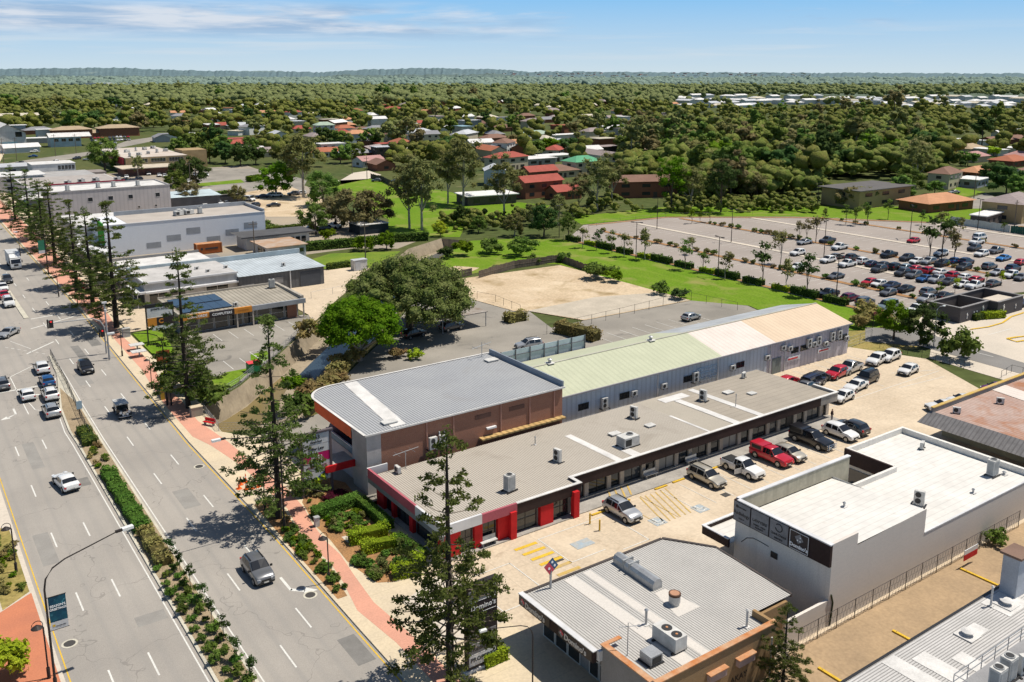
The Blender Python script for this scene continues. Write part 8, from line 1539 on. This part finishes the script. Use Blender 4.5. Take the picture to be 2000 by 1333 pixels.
def house(px, py, roof, form='hip', st=1, wall='white', L=1.0, W=1.0, rz=None, lb=None, grp='suburban houses'):
    if (form, st) not in HP: HP[form, st] = house_proto(form, st)
    x, y = G(px, py); D = math.hypot(x, y); fr = {'hip': 'hipped', 'gable': 'gabled', 'flat': 'flat'}[form]
    lab = lb or '%s %s-roofed %s house near %s' % (roof, fr, 'two-storey' if st > 1 else 'low', near(px, py))
    o = place(HP[form, st], (x, y, 0), R(rnd.choice([0, 0, 8, -6, 90, 84, 35]) if rz is None else rz), lab, 'house', grp, (L, W, 1), ('window', 'door') if D > 520 else ())
    for c in o.children:
        n = c.name.split('.')[0]
        if n in ('roof', 'wall', 'gable'): c.material_slots[0].link = 'OBJECT'; c.material_slots[0].material = (RF[roof] if n == 'roof' else WL[wall])
    ROWS.append((px, py)); return o
for a in [(588, 259, 'red', 'hip', 1, 'cream', .95), (633, 260, 'green', 'hip', 2), (673, 258, 'terracotta', 'hip'), (697, 279, 'orange', 'hip', 2, 'blue'), (645, 302, 'white', 'flat', 2), (755, 309, 'silver', 'flat', 2, 'dark'), (785, 299, 'terracotta', 'hip', 2, 'blue', 1.2), (834, 280, 'grey', 'gable', 2, 'cream'), (838, 297, 'white', 'flat', 1, 'white', 1.5), (720, 325, 'pink', 'gable', 1, 'white', .9), (745, 332, 'brown', 'gable', 1, 'brick', .9), (825, 247, 'red', 'gable', 1, 'blue'), (737, 246, 'white', 'gable', 2), (818, 256, 'orange', 'hip'), (597, 239, 'white', 'hip'), (573, 231, 'red', 'hip', 2), (707, 262, 'brown', 'hip'), (674, 240, 'orange', 'hip'), (611, 230, 'cream', 'hip'), (669, 216, 'terracotta', 'hip', 1, 'white', 1.5),
          (1136, 340, 'darkgreen', 'hip', 2, 'cream', 1.05, 1.1, 0, 'dark green hipped roof on a cream two-storey house'), (1078, 346, 'brown', 'hip', 1, 'cream', 1.5, 1.2, 0), (1052, 362, 'red', 'gable', 2, 'brick', 1.0, .8, 0, 'upper one of the red gabled brick flats'), (1050, 384, 'red', 'gable', 2, 'brick', 1.2, .9, 0, 'lower, nearest one of the red gabled brick flats'), (1100, 388, 'red', 'gable', 1, 'brick', .8, .8, 0, 'small red gable right of the brick flats'), (950, 396, 'white', 'flat', 1, 'dark', 1.3, 1.2, -10, 'white flat carport roof over parked junk at the bright field edge'), (966, 360, 'silver', 'gable', 2, 'blue', .8, .9, 60), (989, 331, 'red', 'hip', 2, 'cream', 1.4), (1068, 316, 'white', 'flat', 1, 'white', 1.9, 1, 0), (1034, 323, 'white', 'flat', 1, 'grey', 1.9, .8, 0), (1022, 298, 'mauve', 'gable', 1, 'brick', 1.1), (991, 290, 'orange', 'gable', 1, 'white', 1.1), (956, 303, 'grey', 'hip', 1, 'white', 1.2), (936, 288, 'white', 'gable', 1, 'white', 1.1), (1045, 270, 'green', 'hip', 1, 'white', 1.5, 1.3), (1103, 272, 'white', 'flat', 1, 'white', 1.7), (1135, 282, 'terracotta', 'flat', 1, 'brick'), (1177, 297, 'mauve', 'flat', 1, 'dark', 1.4), (1166, 312, 'mauve', 'gable', 1, 'white', 2.2), (964, 278, 'brown', 'hip', 1, 'brick', 1.3), (898, 273, 'grey', 'hip'), (1040, 251, 'mauve', 'hip', 2, 'cream', 1.3), (1027, 239, 'brown', 'hip', 2, 'brick'), (1080, 227, 'mauve', 'hip', 2, 'brick'), (1085, 236, 'mauve', 'hip', 1, 'cream'), (1141, 223, 'orange', 'hip', 2, 'cream'), (903, 263, 'teal', 'flat', 2, 'white'), (918, 250, 'silver', 'flat', 2, 'grey', 1.2), (905, 234, 'white', 'gable', 1, 'white', 1.4), (986, 236, 'grey', 'flat', 1, 'white', 1.4), (1212, 283, 'grey', 'gable', 1, 'dark', 1.4), (1207, 222, 'brown', 'hip'), (1024, 225, 'grey', 'hip'), (1199, 236, 'mauve', 'gable', 1, 'white', 1.4), (1220, 268, 'dark', 'flat', 2, 'grey'),
          (1690, 398, 'dark', 'flat', 2, 'tan', 2.0, 1.7, -2, 'long flat-roofed two-storey yellow brick flats beyond the car park'), (1827, 408, 'orange', 'hip', 1, 'brick', 1.55, 1.3, -8, 'wide orange hipped roof just beyond the far verge'), (1844, 366, 'brown', 'hip', 2, 'cream', 1.0, .9, 10, 'brown-roofed cream two-storey house on the cul-de-sac lawn'), (1898, 364, 'white', 'flat', 1, 'grey', .9, .9, 10), (1908, 348, 'orange', 'hip', 1, 'brick', 1.1), (1975, 428, 'mauve', 'hip', 2, 'tan', 1.3, 1.3, 8, 'big yellow brick two-storey house behind the panel fence'), (1925, 438, 'white', 'flat', 1, 'dark', .9, .5, 8, 'white patio roof before the big yellow brick house'), (1855, 299, 'grey', 'hip', 1, 'cream', 1.2), (1827, 281, 'dark', 'hip', 1, 'cream', 1.1), (1896, 283, 'white', 'flat', 1, 'white', 1.3), (1892, 299, 'tan', 'hip', 1, 'cream', 1.4), (1926, 302, 'white', 'flat', 1, 'white', 1.4), (1901, 316, 'pink', 'hip', 1, 'cream', 1), (1972, 324, 'terracotta', 'hip', 1, 'brick', 1.3, 1.3), (1960, 281, 'brown', 'gable', 1, 'brick', 3.0, 1.2, 0, 'long red-brown roof at the right frame edge'), (1975, 267, 'white', 'gable', 1, 'white', 3.0, .8, 0, 'long white roof above the long red-brown one'), (1997, 351, 'brown', 'gable'), (1987, 299, 'white', 'flat', 1, 'white', 1.4), (1996, 316, 'pink', 'hip'), (1455, 300, 'white', 'flat'), (1390, 285, 'silver', 'hip'), (1255, 384, 'brown', 'gable', 2, 'brick', 1.7, .9, -25, 'brown-roofed two-storey brick flats at the creek woods'), (1250, 300, 'mauve', 'hip', 1, 'tan', 1.4), (1270, 312, 'tan', 'hip', 2, 'cream', 1.2),
          (462, 290, 'red', 'hip', 1, 'cream', 1.3), (487, 299, 'white', 'flat', 1, 'white', 1.1, .8), (523, 306, 'mauve', 'gable', 1, 'cream', 1.2), (508, 259, 'red', 'hip', 1, 'cream', 1.2), (467, 264, 'cream', 'flat'), (414, 259, 'white', 'flat', 2, 'brick', 1.3), (437, 252, 'red', 'hip', 1, 'cream', 1.5), (424, 275, 'darkgreen', 'flat', 1, 'grey'), (373, 278, 'green', 'gable', 1, 'grey'), (404, 278, 'brown', 'gable'), (315, 277, 'grey', 'gable', 1, 'grey'), (345, 270, 'grey', 'flat', 1, 'white', 1.5), (391, 270, 'white', 'flat', 1, 'white', .7), (543, 280, 'silver', 'gable', 2, 'white', 1.1), (556, 240, 'white', 'hip', 1, 'white', 1.3), (523, 232, 'orange', 'gable', 2), (462, 221, 'white', 'flat', 1, 'white', 1.4), (409, 220, 'white', 'gable'), (140, 270, 'tan', 'hip', 2, 'brick', 1.8, 1.3, 0, 'tan hipped two-storey brick motel wing, left'), (186, 268, 'tan', 'gable', 1, 'brick', 1.8, .8, 0, 'low tan roof joining the two motel wings'), (231, 266, 'tan', 'hip', 2, 'brick', 1.9, 1.3, 0, 'tan hipped two-storey brick motel wing, right'), (99, 270, 'white', 'flat', 2, 'white', 1.2, 1, 0), (64, 238, 'cream', 'gable', 2, 'tan', 4.2, 1.2, 0, 'long cream-roofed hall near the left frame edge'), (18, 246, 'mauve', 'flat', 2, 'grey', 3.0, 2.0, 0, 'stacked taupe flat roofs at the left frame edge'), (8, 262, 'white', 'flat', 2, 'grey', 2.0), (220, 243, 'white', 'flat', 1, 'white', 1.4), (186, 199, 'white', 'gable', 2, 'white', 2.4, 1.6), (210, 209, 'teal', 'flat', 2, 'blue', 1.6), (249, 202, 'red', 'gable', 2, 'brick', 1.2), (294, 209, 'cream', 'gable', 1, 'cream', 2.0), (252, 216, 'white', 'flat', 1, 'brick', 2.6), (354, 203, 'white', 'gable', 1, 'white', 1.6), (224, 233, 'white', 'flat', 1, 'white', 1.4), (347, 226, 'orange', 'gable'), (60, 280, 'white', 'flat', 1, 'grey', 1.5), (18, 372, 'white', 'flat', 2, 'white', 1.6, 1.8, 0), (22, 352, 'silver', 'flat', 2, 'white', 1.5, 1.6, 0), (28, 336, 'white', 'flat', 1, 'grey', 1.6, 1.4, 0), (40, 298, 'white', 'gable', 1, 'white', 1.3), (75, 262, 'grey', 'hip', 1, 'brick', 1.4)]: house(*a)
rg = random.Random(23)
for i in range(150):                                    # further streets of houses
    px, py = rg.uniform(350, 1330), 202 + 118 * rg.random() ** 1.5
    if py > 285 and (px < 610 or 850 < px < 930 or px > 1180): continue
    if min(abs(px - a) * .6 + abs(py - b) * 2.5 for a, b in ROWS) < 17: continue
    house(px, py, rg.choice(['white', 'white', 'mauve', 'brown', 'grey', 'terracotta', 'orange', 'silver', 'cream', 'red']), rg.choice(['hip', 'hip', 'gable', 'flat']), rg.choice([1, 1, 2]), rg.choice(['white', 'cream', 'brick']), rg.uniform(.9, 1.5))
for i in range(92):                                     # new estate of pale roofs to the east
    j = i % 23; k = i // 23; px = 1330 + j * 29.5 + rg.uniform(-9, 9) + k * 7; py = 193.5 + k * 5.2 + rg.uniform(-1.2, 1.2) + (px - 1330) * .004
    if k == 3 and 1480 < px < 1760: continue
    house(px, py, rg.choice(['white', 'white', 'white', 'silver', 'cream']), rg.choice(['hip', 'gable']), rg.choice([1, 1, 2]), 'white', rg.uniform(1.2, 2.2), rg.uniform(1.0, 1.6), rg.choice([0, 5, 90]), None, 'pale roofs of the new estate')
def auto_tree(px, py, kind, tone, s, grp, seed=None, sz=None, lb=None):
    x, y = G(px, py); kd = {'gumfar': 'airy gum', 'roundfar': 'rounded tree', 'tallfar': 'tall narrow tree', 'conefar': 'cone-shaped pine', 'gum': 'gum', 'round': 'rounded tree'}[kind]
    tn = {'olive': 'olive', 'mid': 'green', 'dark': 'dark green', 'brown': 'brownish', 'bright': 'bright green', 'far': 'hazy grey-green', 'lime': 'yellow-green'}[tone]
    size = 'large' if s > 1.35 else ('medium' if s > .95 else 'small')
    return tree(kind, tone, seed if seed is not None else rg.randrange(9), x, y, 0, lb or '%s %s %s near %s' % (size, tn, kd, near(px, py)), grp, (s, s, sz or s))
# named crowns of the picture, then the woods
for px, py, kd, tn, s in [(760, 285, 'roundfar', 'olive', 2.3), (800, 290, 'gumfar', 'olive', 2.0), (640, 285, 'roundfar', 'dark', 1.7), (672, 290, 'roundfar', 'mid', 1.6), (720, 285, 'roundfar', 'mid', 1.6), (698, 318, 'round', 'mid', 1.5), (665, 320, 'roundfar', 'mid', 1.4), (880, 262, 'roundfar', 'mid', 1.6), (850, 236, 'tallfar', 'brown', 1.6), (740, 225, 'tallfar', 'olive', 2.3), (830, 215, 'roundfar', 'dark', 2.0), (965, 185, 'conefar', 'dark', 2.6), (1000, 285, 'roundfar', 'brown', 1.2), (1072, 300, 'roundfar', 'bright', 1.5), (1045, 305, 'roundfar', 'mid', 1.5), (1110, 300, 'roundfar', 'dark', 1.5), (1010, 250, 'roundfar', 'olive', 1.5), (1150, 265, 'roundfar', 'olive', 2.2), (1200, 262, 'roundfar', 'mid', 1.8), (1250, 270, 'roundfar', 'mid', 1.9), (1280, 300, 'roundfar', 'mid', 1.9), (950, 250, 'tallfar', 'dark', 1.6), (930, 218, 'roundfar', 'dark', 2.2), (500, 190, 'roundfar', 'olive', 2.4), (350, 185, 'gumfar', 'olive', 2.6), (512, 187, 'conefar', 'dark', 2.4), (485, 245, 'tallfar', 'dark', 1.8), (520, 250, 'tallfar', 'mid', 1.5), (150, 255, 'roundfar', 'mid', 2.4), (185, 250, 'roundfar', 'dark', 2.3), (270, 258, 'roundfar', 'brown', 2.1), (300, 250, 'roundfar', 'mid', 2.0), (60, 215, 'roundfar', 'olive', 2.6), (20, 215, 'roundfar', 'mid', 2.8), (110, 215, 'roundfar', 'olive', 2.6), (1650, 235, 'gumfar', 'brown', 2.1), (1690, 225, 'gumfar', 'olive', 2.0), (1745, 228, 'gumfar', 'brown', 2.9), (1840, 222, 'gumfar', 'olive', 2.0), (1525, 180, 'roundfar', 'far', 2.4), (430, 300, 'roundfar', 'mid', 1.5), (395, 298, 'roundfar', 'mid', 1.6), (350, 302, 'roundfar', 'mid', 1.4), (470, 325, 'roundfar', 'dark', 1.6), (440, 320, 'roundfar', 'dark', 1.6), (500, 322, 'roundfar', 'dark', 1.5), (410, 318, 'roundfar', 'mid', 1.5), (545, 320, 'roundfar', 'olive', 1.4), (575, 330, 'roundfar', 'olive', 1.3), (1965, 380, 'roundfar', 'dark', 1.6), (1940, 360, 'roundfar', 'dark', 1.4), (1985, 385, 'roundfar', 'mid', 1.2), (1775, 382, 'round', 'mid', 1.7), (1760, 392, 'roundfar', 'mid', 1.3), (1700, 402, 'roundfar', 'olive', 1.1), (1660, 405, 'roundfar', 'brown', 1.2), (1825, 380, 'roundfar', 'mid', .9), (1940, 306, 'roundfar', 'lime', .9), (1890, 325, 'roundfar', 'mid', 1.2), (1850, 330, 'roundfar', 'dark', 1.5)]: auto_tree(px, py, kd, tn, s * .80, 'trees among the houses')
WOOD = 'trees of the right-hand creek woods'
for i in range(84):
    px = rg.uniform(1225, 1800); f = rg.random(); ylo = 268 if px < 1350 else 258; yhi = 418 - max(0, (px - 1560)) * .16; py = ylo + (yhi - ylo) * f
    if abs(px - 1690) < 75 and 350 < py: continue
    if abs(px - 1255) < 45 and py > 372: continue
    tn = rg.choice(['olive', 'mid', 'brown', 'mid', 'dark', 'bright' if f > .4 else 'olive', 'olive'])
    auto_tree(px, py, rg.choice(['roundfar', 'roundfar', 'gumfar', 'tallfar']) if f < .75 else rg.choice(['round', 'gum', 'gumfar']), tn, rg.uniform(1.3, 2.0) * (1.0 if f < .8 else .85), WOOD)
for i in range(300):                                    # everywhere among the houses
    if sum(1 for l in LABELS.values() for o in l if o.name.startswith('tree')) >= 296: break
    px, py = rg.uniform(-10, 2010), 196 + 130 * rg.random() ** 1.7
    if py > 300 and (px < 560 or 880 < px < 1220): continue
    if 1330 < px and 186 < py < 216 and rg.random() < .85: continue
    if px < 330 and py > 255: continue
    if any(abs(px - a) < 13 and -3 < py - b < 9 for a, b in ROWS): continue
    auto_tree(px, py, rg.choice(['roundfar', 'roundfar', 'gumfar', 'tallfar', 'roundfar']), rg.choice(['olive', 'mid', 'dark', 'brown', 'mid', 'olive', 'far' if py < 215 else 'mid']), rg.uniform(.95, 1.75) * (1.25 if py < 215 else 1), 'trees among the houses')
# woods nobody could count, from the last streets out to the horizon
HXY = np.array([G(a, b) for a, b in ROWS]); HDIR = HXY / np.linalg.norm(HXY, axis=1, keepdims=True)
def wood(name, n, D0, D1, size, mat, seed, hz0=2.5, hz1=11, per=7, gap=None, power=1.0, leaf=.5):
    r = np.random.default_rng(seed); D = D0 + (D1 - D0) * r.random(n) ** power; a = r.uniform(-.60, .60, n)
    px = 1000 + 1744 * np.tan(a); D = D / 1.0
    X = D / np.cos(a) * np.sin(a + YAW); Y = D / np.cos(a) * np.cos(a + YAW); py = 140 + 45 * 1819 / D; s = r.uniform(.6, 1.35, n)
    if gap is not None:
        keep = gap(px, py, r); dX = X[:, None] - HXY[None, :, 0]; dY = Y[:, None] - HXY[None, :, 1]; u = dX * HDIR[:, 0] + dY * HDIR[:, 1]; v = dX * HDIR[:, 1] - dY * HDIR[:, 0]
        keep &= ~((np.abs(v) < 7 + size * .5) & (u < 8) & (u > -38)).any(1); X, Y, s = X[keep], Y[keep], s[keep]; n = len(X)
    k = per; d = r.normal(size=(n, k, 3)) * np.array([.42, .42, .2]); C = np.stack([X, Y, 0 * X], 1)[:, None, :] + d * np.array([size, size, 0]) * s[:, None, None]; C[:, :, 2] = hz0 + (hz1 - hz0) * s[:, None] * np.clip(.55 + d[:, :, 2], .2, 1.1)
    rad = (size * leaf * s[:, None] * r.uniform(.6, 1.15, (n, k))).reshape(-1); C = C.reshape(-1, 3); q = 16 if size < 7 else 5
    me = leaves_mesh(name, *clump_leaves(r, C, rad * 1.3, q, size * (.075 if size < 7 else .11)), mat, seed); add_blobs(me, C, rad, .8, seed)
    o = bpy.data.objects.new(name, me); col.objects.link(o); return o
w1 = leafmat('woodland_near', (.100, .128, .022), (.058, .082, .014), (.150, .150, .040), .1); w2 = leafmat('woodland_mid', (.11, .14, .05), (.075, .10, .036), (.145, .16, .065), .1); w3 = leafmat('woodland_far', (.115, .16, .135), (.09, .13, .115), (.135, .175, .14), .1)  # woodland_far has distance haze tinted into its leaf colours
def gap1(px, py, r):
    est = (px > 1300) & (py < 217) & (py > 187); left = (px < 335) & (py > 258); fld = (py > 300) & ((px < 560) | ((px > 640) & (px < 700))); low = (py > 335) & ~((px > 1215) & (px < 1600)); lane = (np.abs(px - 925 - (py - 230) * .02) < 7) & (py > 228) & (py < 300)
    return ~(est & (r.random(len(px)) < .97)) & ~left & ~fld & ~low & ~lane & ~((py > 268) & (px > 1800) & (r.random(len(px)) < .5)) & ~((py > 352) & (px > 1590)) & ~((px > 1205) & (px < 1300) & (py > 372)) & ~((py > 225) & (px < 1225) & (r.random(len(px)) < .25))
tag(wood('suburb_woodland', 2900, 330, 1300, 5.4, w1, 1, 1.5, 10.5, 5, gap1, 1.25, .52), 'leafy tree canopy filling the gaps between suburban houses', 'woodland', None, 'stuff')
def gap2(px, py, r): top = np.where(px < 1350, 285, 255); bot = np.where(px < 1320, 372, np.where(px < 1590, 414, 352)); return (px > 1215) & (px < 1810) & (py > top) & (py < bot)
def gap3(px, py, r): return (((px > 1150) & (px < 1590) & (py > 396) & (py < 420)) | ((px > 860) & (px < 1150) & (py > 405 + (1150 - px) * .12) & (py < 428 + (1150 - px) * .13))) & ~((px > 1205) & (px < 1300) & (py < 402))
tag(wood('creek_woodland', 6000, 320, 720, 5.0, w1, 6, 2, 9.5, 5, gap2, 1, .5), 'dense mixed canopy of the creek woods behind the big car park', 'woodland', None, 'stuff')
tag(wood('creek_undergrowth', 4200, 240, 345, 1.9, w1, 7, .1, 3.4, 3, gap3, 1, .5), 'tangled shrubs and weeds along the creek bank beyond the car park', 'undergrowth', None, 'stuff')
tag(wood('middle_woodland', 8000, 1180, 2600, 8.0, w2, 2, 2, 11, 3, gap1, 1.15, .6), 'band of bushland beyond the last suburban streets', 'woodland', None, 'stuff')
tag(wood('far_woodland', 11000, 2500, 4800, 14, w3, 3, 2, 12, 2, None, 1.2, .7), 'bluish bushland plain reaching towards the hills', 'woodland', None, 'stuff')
hill_m = M('hazy_hill', (.15, .22, .24), .95, c2=(.12, .18, .20), scale=.012, fine=.05, fvar=.2, stain=((.27, .33, .29), .0016, .60, .72))  # blue of distance haze is painted into the hill colour
def hills(D, prof, seed, mat, name, dd=900):
    r = random.Random(seed); m = MB(mat); n = 520; rows = [0, .35, .8, 1.0, 1.5]; hts = [0, .55, .95, 1.0, .2]
    top = []
    for i in range(n + 1):
        px = -160 + 2320 * i / n; k = min(len(prof) - 2, max(0, sum(1 for p in prof if p[0] <= px) - 1)); (xa, ha), (xb, hb) = prof[k], prof[k + 1]; t = min(1, max(0, (px - xa) / (xb - xa))); top.append((px, (ha + (hb - ha) * (t * t * (3 - 2 * t))) + r.uniform(-3.5, 4.5) + 2.5 * math.sin(i * .31) * math.sin(i * .11)))
    for q, hf in zip(rows, hts):
        for px, h in top:
            a = math.atan((px - 1000) / 1744); d_ = (D + dd * q) / math.cos(a); m.v.append((d_ * math.sin(a + YAW), d_ * math.cos(a + YAW), max(-2, h * hf + (r.uniform(-3, 3) if 0 < hf < 1 else 0))))
    for k in range(len(rows) - 1):
        for i in range(n): a = k * (n + 1) + i; m.f.append((a, a + 1, a + n + 2, a + n + 1)); m.m.append(0)
    return struct(m.build(name))
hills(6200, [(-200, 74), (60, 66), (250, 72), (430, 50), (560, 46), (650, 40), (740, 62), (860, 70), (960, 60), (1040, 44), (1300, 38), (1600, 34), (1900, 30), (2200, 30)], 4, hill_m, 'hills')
hills(4300, [(-200, 28), (300, 22), (600, 14), (700, 26), (960, 30), (1100, 12), (1500, 8), (2200, 8)], 9, M('near_hill', (.16, .22, .20), .95, c2=(.12, .17, .16), scale=.015, fine=.06, fvar=.4), 'low_hills', 700)  # low hills also carry a haze tint in their base colour
hm = MB(strip_white, RF['pink'], RF['cream']); r2 = random.Random(31)
for i in range(150):
    px = 950 + 620 * r2.random() ** 1.3; D = r2.uniform(5050, 6300); a = math.atan((px - 1000) / 1744); d_ = D / math.cos(a); x, y = d_ * math.sin(a + YAW), d_ * math.cos(a + YAW); z = (D - 5000) / 1300 * 36; s = r2.uniform(7, 13); hm.rbox(x, y, max(0, z - 2), s * 2, s, 6, r2.uniform(0, 3), r2.choice([0, 0, 1, 2, 2]))
for px, D, L in [(95, 2600, 150), (130, 2700, 90), (225, 2500, 60), (680, 2700, 50)]: a = math.atan((px - 1000) / 1744); d_ = D / math.cos(a); hm.rbox(d_ * math.sin(a + YAW), d_ * math.cos(a + YAW), 0, L, 40, 15, -YAW, 0)
o = hm.build('distant_houses'); tag(o, 'speckle of tiny pale and orange roofs on the far hillside', 'houses', None, 'stuff')
# labels of look-alikes are told apart by their order across the picture
ORD = ['first', 'second', 'third', 'fourth', 'fifth', 'sixth', 'seventh', 'eighth', 'ninth', 'tenth', 'eleventh', 'twelfth']
def toscreen(o): f = o.location.x * math.sin(YAW) + o.location.y * math.cos(YAW); return (o.location.x * math.cos(YAW) - o.location.y * math.sin(YAW)) / f
for lab, obs in list(LABELS.items()):
    obs = [o for o in obs if o.get('label') == lab and o.parent is None]
    if 1 < len(obs) and not obs[0].get('group', '').startswith('cluster of orange'):
        obs.sort(key=toscreen)
        if len(obs) <= 12 and len(lab.split()) <= 13:
            for i, o in enumerate(obs): o['label'] = lab + ', ' + ORD[i] + ' from left'
